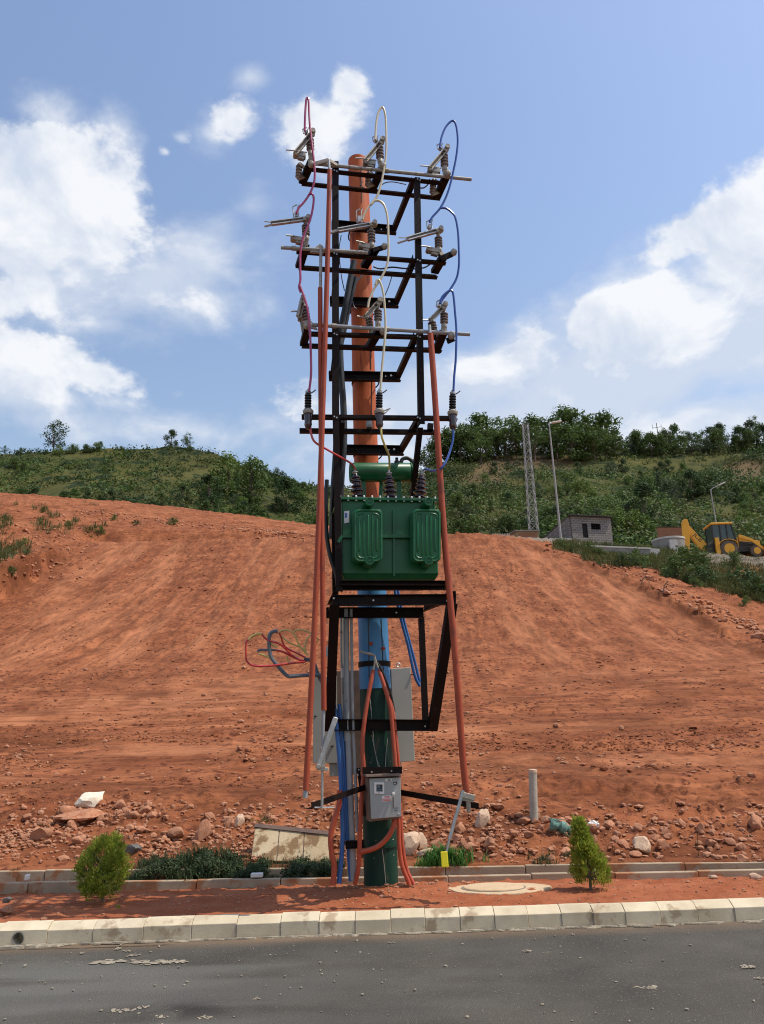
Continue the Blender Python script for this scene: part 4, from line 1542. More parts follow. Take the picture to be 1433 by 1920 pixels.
# ---- the two young conifers on the planting strip
def conifer(px, py, wpx, hpx, seed, lab, taper, lean=0.0):
    p = G(px, py)
    d = (p - CAMV).dot(FW) / 1450
    h, w = hpx * d, wpx * d
    r = thing('shrub', lab, 'shrub', tuple(p))
    m = MB()
    m.tube([p + Vector((0, 0, -.05)), p + Vector((0, 0, h * .45)), p + Vector((.01, 0, h * .9))], [.016, .012, .004], 7)
    rr_ = random.Random(seed)
    rn = np.random.RandomState(seed)
    V, b = [], 0
    for i in range(380):
        t = rr_.random() ** .85
        zz = .10 + .86 * t
        a = rr_.uniform(0, 6.283)
        env = taper(t) * (.62 + .85 * float(fbm(cos(a) * 1.3 + seed, sin(a) * 1.3 + t * 3.5, 3, seed)))
        if float(fbm(cos(a) * 2 + 9, sin(a) * 2 + t * 6, 3, seed + 3)) < .40:
            continue
        q = rr_.random() ** .45
        c = Vector((cos(a) * env * q * w / 2 + lean * (t - .35) * w, sin(a) * env * q * w / 2, zz * h * (1 + .10 * (rr_.random() - .5))))
        if i % 5 == 0:
            m.tube([p + Vector((0, 0, zz * h * .72)), p + c * .8 + Vector((0, 0, zz * h * .15)), p + c], [.005, .004, .002], 4)
        out = Vector((cos(a), sin(a), 0)) * .75 * q + Vector((0, 0, .85))
        for j in range(24):
            dr = (out + Vector((rr_.gauss(0, .45), rr_.gauss(0, .45), rr_.gauss(0, .35)))).normalized()
            L = rr_.uniform(.03, .062) * h / .7
            s0 = c + Vector((rr_.gauss(0, .018), rr_.gauss(0, .018), rr_.gauss(0, .02)))
            sd_ = dr.cross(Vector((rr_.gauss(0, 1), rr_.gauss(0, 1), rr_.gauss(0, 1)))).normalized() * .0042
            V += [s0 - sd_ * .6, s0 + dr * L * .5 - sd_ * 1.5, s0 + dr * L, s0 + dr * L * .5 + sd_ * 1.5]
    m.build('stem', M['bark'], r)
    v = np.array([tuple(q) for q in V])
    o = bpy.data.objects.new('foliage', mesh_np('foliage', v, np.arange(len(v)).reshape(-1, 4), M['thuja']))
    C.objects.link(o)
    o.parent = r
    return r


conifer(193, 1692, 78, 114, 5, 'bushy yellow-green young conifer on the soil strip at the left', lambda t: max(.12, sin(pi * (.17 + .76 * t)) ** .75) * 1.08, .12)
conifer(1108, 1668, 66, 120, 8, 'narrow pointed yellow-green young conifer on the soil strip at the right', lambda t: max(.13, 1.12 - .98 * t) * min(1, .75 + t * 2), -.30)
p = G(222, 1702)
me = grass_mesh('seedling', [(0, 0, 0, .05, .03)] * 4, M['thuja'], 31, 10)
place('seedling', me, tuple(p), label='tiny green seedling on a clod right of the left conifer', cat='plant')


# ================================================================== THINGS FAR BEHIND THE SLOPE
# base level there
def far(px, py, Y):
    return atY(px, py, Y)


M['far_grey'] = pm('grey_plaster', (.22, .21, .19), (.30, .28, .25), rough=.9, nscale=1.2)


# tall street lamp
def lamp(base_px, top_px, Y, arm, lab, rb, rtp):
    b, t = far(*base_px, Y), far(*top_px, Y)
    t.x, t.y = b.x - .10, b.y
    r = thing('street_lamp', lab, 'street lamp', tuple(b))
    MB().tube([b + Vector((0, 0, -.5)), b.lerp(t, .5), t], [rb, (rb + rtp) / 2, rtp], 10).build('pole', M['dullpipe'], r)
    a = t + Vector(arm)
    MB().tube(spline([t + Vector((0, 0, -.15)), t + Vector(arm) * .25 + Vector((0, 0, -.02)), a], 4), .045, 8).build('arm', M['galv'], r)
    d = Vector(arm).normalized()
    MB().bar(a - d * .1, a + d * .75, .30, .11).build('lamp_head', M['white'], r, bevel=.03)
    MB().lathe(b, (0, 0, 1), [(-.1, rb * 1.6), (.9, rb * 1.5), (1.0, rb)], 10).build('base_sleeve', M['far_grey'], r)


lamp((1054, 1030), (1037, 793), 61, (.34, .05, .06), 'tall grey street lamp left of the brick hut', .105, .055)
lamp((1353, 1042), (1338, 917), 84, (1.0, -.1, .42), 'shorter street lamp with an angled arm behind the yellow digger', .09, .06)

# lattice mast
b, t = far(1001, 996, 92), far(985, 795, 92)
t.y = b.y
r = thing('lattice_mast', 'pale steel lattice mast in front of the right hill', 'mast', tuple(b))
m1, m2 = MB(), MB()
w0, w1 = 1.05, .62


def mc(k, s):
    c = b.lerp(t, s)
    w = (w0 + (w1 - w0) * s) / 2
    return c + Vector(((-w, w, w, -w)[k], (-w, -w, w, w)[k], 0))


for k in range(4):
    MB().bar(mc(k, -.03), mc(k, 1), .085, .085).build('leg', M['dullpipe'], r)
N = 13
for i in range(N):
    for k in range(4):
        a, c = i / N, (i + 1) / N
        m1.bar(mc(k, a), mc((k + 1) % 4, c), .042, .042)
        m1.bar(mc((k + 1) % 4, a), mc(k, c), .042, .042)
        m1.bar(mc(k, c), mc((k + 1) % 4, c), .042, .042)
m1.build('bracing', M['dullpipe'], r)

# brick hut with a lean-to sheet roof
M['block'] = pm('grey_brick', (.20, .165, .145), (.27, .225, .20), rough=.95, nscale=1.5, bump=.4, bscale=20)
t_ = M['block'].node_tree
bk = t_.nodes.new('ShaderNodeTexBrick')
bk.inputs['Scale'].default_value = 1.0
bk.inputs['Brick Width'].default_value = .45
bk.inputs['Row Height'].default_value = .22
bk.inputs['Mortar Size'].default_value = .018
bk.inputs['Color1'].default_value = (.135, .120, .110, 1)
bk.inputs['Color2'].default_value = (.19, .17, .155, 1)
bk.inputs['Mortar'].default_value = (.33, .31, .29, 1)
tcb = t_.nodes.new('ShaderNodeTexCoord')
mpb = t_.nodes.new('ShaderNodeMapping')
mpb.inputs['Rotation'].default_value = (radians(90), 0, 0)
t_.links.new(tcb.outputs['Object'], mpb.inputs['Vector'])
t_.links.new(mpb.outputs[0], bk.inputs['Vector'])
t_.links.new(bk.outputs['Color'], t_.nodes['Principled BSDF'].inputs['Base Color'])
M['dark'] = pm('dark_inside', (.012, .011, .010), rough=.9)
M['roof'] = pm('dark_sheet_roof', (.035, .032, .030), (.06, .055, .05), rough=.8, nscale=3)
fl, fr_ = far(1076, 1022, 69), far(1149, 1022, 70)
fl.z = fr_.z = min(fl.z, fr_.z)
bl = far(1021, 1016, 75)
bl.z = fl.z
ux = (fr_ - fl).normalized()
wx = (bl - fl)
br = fr_ + wx
Zu = Vector((0, 0, 1))
hf_, hb_ = 2.75, 2.05
hut = thing('brick_hut', 'small grey brick hut with a sloping sheet roof beside the tall lamp', 'hut', tuple(fl))
LW = (fr_ - fl).length


def fp(s, z, d=0):
    return fl + ux * s + Zu * z + wx.normalized() * d


m = MB()
win = (1.95, 2.95, 1.55, 2.15)
dr = (1.05, 1.6, .75, 2.1)
th = .2
# front wall in pieces round the two openings
for (a, c, z0, z1) in ((0, dr[0], -.6, hf_), (dr[0], dr[1], -.6, dr[2]), (dr[0], dr[1], dr[3], hf_), (dr[1], win[0], -.6, hf_), (win[0], win[1], -.6, win[2]), (win[0], win[1], win[3], hf_), (win[1], LW, -.6, hf_)):
    m.hexa([fp(a, z0), fp(c, z0), fp(c, z0, th), fp(a, z0, th), fp(a, z1), fp(c, z1), fp(c, z1, th), fp(a, z1, th)])
m.build('front_wall', M['block'], hut, smooth=False)


def wall(a, c, za, zc, nm, mat):
    n_ = (c - a).cross(Zu).normalized() * .2
    m_ = MB()
    m_.hexa([a - Zu * .6, c - Zu * .6, c - Zu * .6 + n_, a - Zu * .6 + n_, a + Zu * za, c + Zu * zc, c + Zu * zc + n_, a + Zu * za + n_])
    m_.build(nm, mat, hut, smooth=False)


wall(bl - wx.normalized() * 0, fl + wx.normalized() * .21, hb_, hf_ - .02, 'side_wall', M['block'])
wall(fr_ + wx.normalized() * .21, br, hf_ - .02, hb_, 'side_wall', M['block'])
wall(br - ux * .21, bl + ux * .21, hb_ - .02, hb_ - .02, 'rear_wall', M['block'])
m = MB()
a0, a1, a2, a3 = fl - ux * .25 - wx.normalized() * .3, fr_ + ux * .2 - wx.normalized() * .3, br + ux * .2, bl - ux * .25
m.hexa([a0 + Zu * (hf_ + .03), a1 + Zu * (hf_ + .03), a2 + Zu * (hb_ + .0), a3 + Zu * (hb_ + .03), a0 + Zu * (hf_ + .11), a1 + Zu * (hf_ + .11), a2 + Zu * (hb_ + .08), a3 + Zu * (hb_ + .11)])
m.build('roof', M['roof'], hut, smooth=False)
m = MB()
m.hexa([fp(dr[0], dr[2], .12), fp(dr[1], dr[2], .12), fp(dr[1], dr[2], .16), fp(dr[0], dr[2], .16), fp(dr[0], dr[3], .12), fp(dr[1], dr[3], .12), fp(dr[1], dr[3], .16), fp(dr[0], dr[3], .16)])
m.build('dark_opening', M['dark'], hut, smooth=False)  # near-black sheet set in the opening to paint its unlit inside
m = MB()
for i in range(5):
    s = win[0] + .1 + i * .2
    m.bar(fp(s, win[2], .08), fp(s, win[3], .08), .03, .03)
for z in (win[2] + .2, win[2] + .4):
    m.bar(fp(win[0], z, .10), fp(win[1], z, .10), .03, .03)
m.build('window_grille', M['dark'], hut, smooth=False)


def slab_thing(name, label, cat, a, c, depth, h, mat, cap=None, caph=.08, base=.6):
    """a straight piece of wall between two ground points, with an optional coping"""
    r_ = thing(name, label, cat, tuple(a))
    n_ = (c - a)
    n_.z = 0
    n_ = Vector((-n_.y, n_.x, 0)).normalized() * depth
    MB().hexa([a - Zu * base, c - Zu * base, c - Zu * base + n_, a - Zu * base + n_, a + Zu * h, c + Zu * h, c + Zu * h + n_, a + Zu * h + n_]).build('wall', mat, r_, smooth=False, bevel=.02)
    if cap:
        e = (c - a).normalized() * .05
        n2 = n_.normalized() * .05
        MB().hexa([a - e - n2 + Zu * h, c + e - n2 + Zu * h, c + e + n2 + n_ + Zu * h, a - e + n2 + n_ + Zu * h, a - e - n2 + Zu * (h + caph), c + e - n2 + Zu * (h + caph), c + e + n2 + n_ + Zu * (h + caph), a - e + n2 + n_ + Zu * (h + caph)]).build('coping', cap, r_, smooth=False, bevel=.015)
    return r_


M['far_white'] = pm('whitewashed_plaster', (.62, .60, .55), (.5, .47, .42), rough=.9, nscale=1.5)
M['brown_brick'] = pm('brown_brick', (.25, .115, .06), (.31, .15, .08), rough=.95, nscale=2)
M['tan'] = pm('tan_rusty_panel', (.22, .15, .07), (.30, .22, .12), rough=.8, nscale=1.5)
slab_thing('low_wall', 'low white-topped wall in front of the brick hut', 'wall', far(1032, 1024, 66), far(1072, 1024, 66), .4, .55, M['far_grey'], M['far_white'], .14)
slab_thing('brick_pile', 'short stack of red brick at the end of the low white-topped wall', 'bricks', far(1073, 1024, 66), far(1080, 1024, 66), .4, .6, M['brown_brick'])
slab_thing('retaining_wall', 'long grey retaining wall with a white top below the brick hut', 'wall', far(1102, 1043, 58), far(1222, 1048, 58), .3, .75, M['far_grey'], M['far_white'], .12, 1.5)
slab_thing('rubble_wall', 'broken white piece of wall at the end of the long retaining wall', 'wall', far(1221, 1048, 59.6), far(1239, 1049, 59.6), .4, .85, M['far_white'], None, .1, 1.2)
slab_thing('low_wall', 'grey slab wall lying behind the retaining wall, beside the hut corner', 'wall', far(1112, 1027, 66), far(1172, 1028, 66), .5, .22, M['far_grey'], M['far_grey'], .08)
slab_thing('kerb_wall', 'white kerb line running below the yellow digger', 'wall', far(1335, 1052, 61), far(1470, 1062, 60), .3, .28, M['far_grey'], M['far_white'], .13, 2.0)
slab_thing('kerb_wall', 'grey kerb directly under the wheels of the yellow digger', 'wall', far(1336, 1046, 63.5), far(1470, 1054, 62.5), .3, .30, M['far_grey'], None, .1, 2.0)
slab_thing('brick_wall', 'brown brick wall behind the concrete tank', 'wall', far(1236, 1016, 73), far(1290, 1016, 73), .25, 1.45, M['brown_brick'], M['roof'], .05)
# round concrete tank
c = far(1256, 1036, 66)
r = thing('water_tank', 'round grey concrete tank with a white rim left of the digger', 'tank', tuple(c))
MB().lathe(c, (0, 0, 1), [(-.8, 1.38), (1.0, 1.38)], 28).build('tank_wall', M['far_grey'], r)
MB().lathe(c, (0, 0, 1), [(1.0, 1.42), (1.16, 1.42), (1.16, 1.2), (1.02, 1.2)], 28).build('rim', M['far_white'], r)
slab_thing('rubble_wall', 'broken white plaster piece against the concrete tank', 'wall', far(1258, 1028, 64), far(1272, 1028, 64), .3, .75, M['far_white'])
# tan container and picket fence at the crest
a, c = far(969, 1014, 70), far(1012, 1014, 70)
r = thing('container', 'tan boxy shed with a dark left side below the lattice mast', 'shed', tuple(a))
n_ = Vector((-.35, 1, 0)).normalized() * 2.6
MB().hexa([a - Zu, c - Zu, c - Zu + n_, a - Zu + n_, a + Zu * .92, c + Zu * .92, c + Zu * .92 + n_, a + Zu * .92 + n_]).build('body', M['tan'], r, smooth=False)
MB().hexa([a + Zu * .92 + Vector((-.1, -.1, 0)), c + Zu * .92 + Vector((.1, -.1, 0)), c + Zu * .92 + n_, a + Zu * .92 + n_ + Vector((-.1, 0, 0)), a + Zu * 1.02 + Vector((-.1, -.1, 0)), c + Zu * 1.02 + Vector((.1, -.1, 0)), c + Zu * 1.02 + n_, a + Zu * 1.02 + n_ + Vector((-.1, 0, 0))]).build('lid', M['far_grey'], r, smooth=False)
m = MB()
m.hexa([a + Vector((.25, -.03, .12)), c + Vector((-.25, -.03, .12)), c + Vector((-.25, .05, .12)), a + Vector((.25, .05, .12)), a + Vector((.25, -.03, .72)), c + Vector((-.25, -.03, .72)), c + Vector((-.25, .05, .72)), a + Vector((.25, .05, .72))])
m.build('panel', M['brown_brick'], r, smooth=False)
a, c = far(924, 1013, 66), far(956, 1013, 66)
r = thing('picket_fence', 'short pale picket fence at the crest left of the tan shed', 'fence', tuple(a))
for i in range(11):
    q = a.lerp(c, i / 10)
    MB().bar(q - Zu * .4, q + Zu * .62, .06, .04).build('picket', M['far_white'], r, smooth=False)
m = MB()
for z in (.15, .5):
    m.bar(a + Vector((0, .05, z)), c + Vector((0, .05, z)), .03, .06)
m.build('rail', M['far_white'], r, smooth=False)
# white litter in the bushes at the right
for (px, py, w, lab) in [(1392, 1078, 16, 'white rubbish lying among the bushes at the right'), (1340, 1042, 10, 'white lump of cement beside the rear wheel of the digger')]:
    p = far(px, py, 58 if px > 1380 else 62)
    place('litter', WHITE, tuple(p), (0, 0, .6), (w / 46, w / 60, w / 120), lab, 'litter')
# small post with cross-arms on the right crest
p = H(1238, 842)
q = p + Vector((-.1, 0, 8.2))
r = thing('power_pole', 'small power pole sticking up from the trees on the right crest', 'pole', tuple(p))
MB().tube([p, q], [.16, .12], 6).build('shaft', M['dullpipe'], r)
MB().bar(q + Vector((-1.4, 0, -1.6)), q + Vector((1.4, 0, -1.2)), .12, .12).build('cross_arm', M['dullpipe'], r)
for dx in (-1.3, 1.3):
    MB().bar(q + Vector((dx, 0, -1.5)), q + Vector((dx, 0, -.4)), .1, .1).build('insulator', M['dullpipe'], r)

# ---- yellow backhoe loader
M['digger_yellow'] = pm('digger_yellow', (.78, .36, .015), (.82, .40, .025), rough=.45, nscale=2, c3=(.36, .16, .03), n3=4, t3=.64)
M['tyre'] = pm('dusty_tyre', (.11, .085, .065), (.16, .12, .09), rough=.9, nscale=5)
M['digger_black'] = pm('digger_black', (.018, .016, .014), (.035, .03, .025), rough=.5, nscale=4)
M['cab_glass'] = pm('cab_glass', (.045, .075, .07), (.07, .10, .095), rough=.08)
M['orange_tarp'] = pm('orange_bucket', (.62, .12, .03), (.68, .16, .05), rough=.6, nscale=3)
B0 = far(1370, 1045, 64.5)
dig = thing('backhoe_loader', 'yellow and black backhoe loader parked behind the bushes', 'digger', tuple(B0))
ex, ey = Vector((cos(radians(-3)), sin(radians(-3)), 0)), Vector((-sin(radians(-3)), cos(radians(-3)), 0))


def D(x, z, y=0.0):
    return B0 + ex * x + ey * y + Zu * z


def dprism(poly, y0, y1, nm, mat, par=None, bev=.02):
    o_ = MB().prism([D(x, z, y0) for x, z in poly], ey * (y1 - y0)).build(nm, M[mat], par or dig, smooth=False, bevel=bev)
    return o_


def wheel(x, y, rad, w, rim):
    o_ = MB().lathe(D(x, rad, y), ey, [(0, rad * .62), (.02, rad * .9), (w * .2, rad), (w * .8, rad), (w - .02, rad * .9), (w, rad * .62)], 26).build('wheel', M['tyre'], dig)
    MB().lathe(D(x, rad, y - .02), ey, [(0, rad * .58), (.06, rad * .52), (.12, rad * .22), (.02, rad * .20), (.02, .02)], 22).build('rim', M['digger_yellow'], o_)
    m_ = MB()
    for k in range(18):
        a_ = 2 * pi * k / 18
        cc = D(x, rad, y + w / 2) + (ex * cos(a_) + Zu * sin(a_)) * rad * 1.0
        m_.bar(cc - ey * w * .48, cc + ey * w * .48 + (ex * -sin(a_) + Zu * cos(a_)) * .05, .10, .07, (ex * cos(a_) + Zu * sin(a_)))
    m_.build('tread', M['tyre'], o_)['kind'] = 'stuff'


for y in (-.1, 1.55):
    wheel(0, y, .76, .45, 0)
    wheel(2.3, y + .08, .50, .33, 0)
dprism([(-1.0, .55), (2.9, .55), (2.9, .95), (-.2, 1.0), (-1.0, 1.2)], .45, 1.45, 'chassis', 'digger_black')
dprism([(.95, .95), (2.85, .95), (2.85, 1.45), (1.7, 1.72), (.95, 1.80)], .5, 1.4, 'hood', 'digger_yellow')
dprism([(1.05, .98), (2.7, .98), (2.7, 1.28), (1.05, 1.5)], .46, .497, 'grille', 'digger_black')
# cab: sill, posts, roof, panes, seat
dprism([(-1.15, 1.05), (.72, 1.05), (.72, 1.42), (-1.15, 1.42)], .15, 1.75, 'cab_floor', 'digger_black')
dprism([(-1.25, 2.94), (.58, 2.94), (.64, 3.04), (.50, 3.12), (-1.18, 3.12), (-1.30, 3.04)], .02, 1.88, 'roof', 'digger_yellow', bev=.04)
for (x0, x1) in ((-1.16, -1.14), (-.52, -.48), (.06, .08), (.74, .50)):
    for y in (.12, 1.72):
        MB().bar(D(x0, 1.4, y), D(x1, 2.95, y), .09, .09).build('cab_post', M['digger_black'], dig, smooth=False)
for i, (a_, c_, a2, c2) in enumerate(((-1.11, -.57, -1.09, -.53), (-.47, .01, -.43, .03), (.11, .69, .13, .45))):
    for y in (.145, 1.73):
        MB().hexa([D(a_, 1.43, y), D(c_, 1.43, y), D(c_, 1.43, y + .015), D(a_, 1.43, y + .015), D(a2, 2.92, y), D(c2, 2.92, y), D(c2, 2.92, y + .015), D(a2, 2.92, y + .015)]).build('cab_pane', M['cab_glass'], dig, smooth=False)
m = MB()
MB().hexa([D(-1.15, 1.43, .18), D(-1.135, 1.43, .18), D(-1.135, 1.43, 1.66), D(-1.15, 1.43, 1.66), D(-1.13, 2.92, .18), D(-1.115, 2.92, .18), D(-1.115, 2.92, 1.66), D(-1.13, 2.92, 1.66)]).build('cab_pane', M['cab_glass'], dig, smooth=False)
m.box(D(-.25, 1.62, .95), (.5, .5, .35)).box(D(-.52, 1.95, .95), (.14, .5, .7))
m.build('seat', M['digger_black'], dig, smooth=False)
# mudguard over the rear wheel
m = MB()
pts_ = []
for k in range(9):
    a_ = radians(170 - k * 17)
    pts_.append((cos(a_) * .93, .78 + sin(a_) * .80))
for p_, q_ in zip(pts_[:-1], pts_[1:]):
    m.bar(D(p_[0], p_[1], .12), D(q_[0], q_[1], .12), .52, .05)
m.build('mudguard', M['digger_yellow'], dig, smooth=False)
# stabiliser legs, slew frame, boom and dipper of the hoe
for y in (-.05, 1.75):
    dprism([(-1.08, .18), (-.74, .18), (-.74, 1.75), (-1.08, 1.75)], y, y + .28, 'stabiliser', 'digger_yellow')
dprism([(-1.75, .45), (-1.08, .45), (-1.08, 1.25), (-1.75, 1.25)], .3, 1.6, 'slew_frame', 'digger_black')
boom = dprism([(-1.85, .75), (-1.50, .85), (-1.55, 1.45), (-2.72, 3.0), (-3.02, 3.2), (-3.0, 2.55), (-2.25, 1.15)], .72, 1.12, 'boom', 'digger_yellow', bev=.03)
dprism([(-3.42, .85), (-3.06, .85), (-2.82, 3.1), (-2.92, 3.66), (-3.20, 3.70), (-3.34, 3.45)], .62, .70, 'dipper', 'digger_yellow', bev=.02)
dprism([(-3.42, .85), (-3.20, .85), (-3.06, 3.1), (-3.04, 3.66), (-3.20, 3.70), (-3.34, 3.45)], .70, 1.12, 'dipper', 'digger_yellow', bev=.02)
MB().tube([D(-1.85, 1.75, .9), D(-2.85, 3.05, .9)], .07, 8).build('hydraulic_ram', M['digger_black'], dig)
dprism([(-3.45, .1), (-2.65, .15), (-2.55, .65), (-2.95, .9), (-3.42, .9)], .55, 1.3, 'hoe_bucket', 'digger_black')
# loader arm and bucket at the front
for y in (.05, 1.55):
    MB().bar(D(.95, 1.85, y), D(2.0, 1.45, y), .16, .28, Zu, .16, .24).bar(D(1.96, 1.48, y), D(2.95, .55, y), .158, .26, Zu, .15, .18).build('loader_arm', M['digger_yellow'], dig, smooth=False, bevel=.015)
MB().tube([D(1.2, 1.25, .06), D(2.35, .98, .06)], .06, 8).build('hydraulic_ram', M['digger_black'], dig)
dprism([(2.95, .08), (3.75, .02), (3.8, .10), (3.1, .30), (3.05, .85), (2.85, .80)], -.25, 2.1, 'loader_bucket', 'orange_tarp')
MB().tube([D(.93, 1.3, .12), D(1.0, 2.6, .05), D(1.02, 2.7, .0)], .025, 6).box(D(1.05, 2.75, -.02), (.06, .16, .3)).build('mirror', M['digger_black'], dig)
# the name on the boom
tcu = bpy.data.curves.new('lettering', 'FONT')
tcu.body = 'JCB'
tcu.size = .56
tcu.extrude = .004
tcu.align_x = 'CENTER'
tcu.align_y = 'CENTER'
to = bpy.data.objects.new('lettering_source', tcu)
C.objects.link(to)
bpy.context.view_layer.update()
tme = bpy.data.meshes.new_from_object(to.evaluated_get(bpy.context.evaluated_depsgraph_get()))
bpy.data.objects.remove(to)
for nm, mat, dy, sc_ in (('lettering', 'digger_black', -.012, 1.0),):
    tm = tme.copy()
    tm.materials.clear()
    tm.materials.append(M[mat])
    xa = (D(-1.70, 1.2) - D(-3.2, 3.0)).normalized()
    R3 = Matrix((xa, (ey * -1).cross(xa) * 1, ey * -1)).transposed()
    c_ = D(-2.22, 2.02, .72 + dy) - B0
    tm.transform(Matrix.Translation(c_) @ R3.to_4x4() @ Matrix.Scale(sc_, 4))
    o = bpy.data.objects.new(nm, tm)
    C.objects.link(o)
    o.parent = dig

# ================================================================== THE TRANSFORMER POLE
YAW = radians(9)
EU, EV = Vector((cos(YAW), sin(YAW), 0)), Vector((-sin(YAW), cos(YAW), 0))
O0 = Vector((0, 8.5, 0))


def S(px, py, v):
    """the point of the steelwork seen there, on the upright plane v metres behind the face of the pole"""
    r = pray(px, py)
    q = O0 + EV * v
    return CAMV + r * ((q - CAMV).dot(EV) / r.dot(EV))


def SP(pts, v):
    return [S(x, y, v if not isinstance(v, (list, tuple)) else v[i]) for i, (x, y) in enumerate(pts)]


def disc(p, axis, r, h, n=8):
    return [(p, axis, r, h)]


def bolts(m, pts, r=.011, h=.014, axis=None):
    for p in pts:
        m.lathe(p, axis or -EV, [(0, r), (h, r)], 6)


VF, VB, VP = -1.0, -.75, .19
base = S(716, 1650, VP)
base.z = drop(base.x, base.y - .05) - .02
# ---- pole
pole = thing('utility_pole', 'tall round pole painted orange, blue and dark green from top to foot', 'pole', tuple(base))


def pole_pt(py):
    x = np.interp(py, [303, 500, 800, 1100, 1200, 1290, 1440, 1655], [671.5, 677, 681.5, 697, 701, 704, 709, 715])
    w = np.interp(py, [303, 500, 800, 1100, 1200, 1290, 1440, 1655], [37, 40.5, 44, 52, 54.5, 56.5, 60, 64])
    p = S(x, py, VP)
    return p, float(w) / 2 * (p - CAMV).dot(FW) / 1450


axis_pts = [pole_pt(y) for y in (303, 500, 800, 1075, 1290, 1655)]
pt, pb = axis_pts[0][0], axis_pts[-1][0]


def on_axis(py):
    p, r_ = pole_pt(py)
    t = (p.z - pb.z) / (pt.z - pb.z)
    q = pb.lerp(pt, t)
    q.x = .45 * q.x + .55 * p.x
    q.y = .45 * q.y + .55 * p.y
    return q, r_


def pole_part(ys, extra, nm, mat, cap=0):
    P_, R_ = zip(*[on_axis(y) for y in ys])
    return MB().tube(P_, [q + extra for q in R_], 28).build(nm, M[mat], pole)


pole_part((303, 420, 560, 700, 850, 1000, 1120), 0, 'shaft', 'orange')
pole_part((1068, 1130, 1200, 1250, 1292), .006, 'blue_sleeve', 'blue_paint')
pole_part((1284, 1360, 1440, 1550, 1672), .002, 'green_base', 'green_paint')
q, r_ = on_axis(303)
MB().lathe(q - Vector((0, 0, .005)), (0, 0, 1), [(0, r_ * 1.0), (.02, r_ * .97), (.035, r_ * .7), (.04, .01)], 26).build('cap', M['orange'], pole)
for (y, hh, mat) in ((1246, .055, 'steel'), (1583, .03, 'green_paint')):
    q, r_ = on_axis(y)
    MB().lathe(q, (0, 0, 1), [(-hh / 2, r_ + .004), (-hh / 2, r_ + .016), (hh / 2, r_ + .016), (hh / 2, r_ + .004)], 28).build('clamp_band', M[mat], pole)
m = MB()
for (x0, y0_, x1, y1_) in ((690, 1160, 691, 1285), (717, 1160, 722, 1285)):
    m = MB()
    a, b = S(x0, y0_, .02), S(x1, y1_, .02)
    qa, ra_ = on_axis(y0_)
    qb, rb_ = on_axis(y1_)
    m.tube([qa + (a - qa).normalized() * (ra_ + .008), qb + (b - qb).normalized() * (rb_ + .008)], .006, 6)
    m.build('seam', M['black'], pole)
m = MB()
for (x, y) in ((696, 1210), (719, 1219)):
    m = MB()
    qa, ra_ = on_axis(y)
    d_ = (S(x, y, .03) - qa)
    d_.z = 0
    m.lathe(qa + d_.normalized() * ra_, d_, [(0, .02), (.02, .02), (.02, .009), (.05, .009)], 8)
    m.build('bolt', M['red_pipe'], pole)
# thin wires tied down the green foot
for pl in ([(693, 1305), (697, 1345), (702, 1400), (710, 1440)], [(697, 1378), (706, 1420), (712, 1438)], [(729, 1385), (724, 1410), (722, 1438)], [(716, 1585), (720, 1620), (723, 1655)], [(704, 1571), (745, 1572)], [(700, 1604), (746, 1601)], [(692, 1429), (738, 1428)]):
    P_ = []
    for (x, y) in pl:
        qa, ra_ = on_axis(y)
        d_ = S(x, y, .03) - qa
        d_.z = 0
        P_.append(qa + d_.normalized() * (ra_ + .006))
    MB().tube(P_, .0035, 5).build('tie_wire', M['dullpipe'], pole)
for pl in ([(683, 352), (676, 360), (684, 364), (692, 356)], [(679, 330), (680, 392)], [(698, 640), (700, 700)], [(704, 715), (699, 790)]):
    P_ = []
    for (x, y) in pl:
        qa, ra_ = on_axis(y)
        d_ = S(x, y, .03) - qa
        d_.z = 0
        P_.append(qa + d_.normalized() * (ra_ + .006))
    MB().tube(P_, .005, 5).build('earth_wire', M['black'], pole)

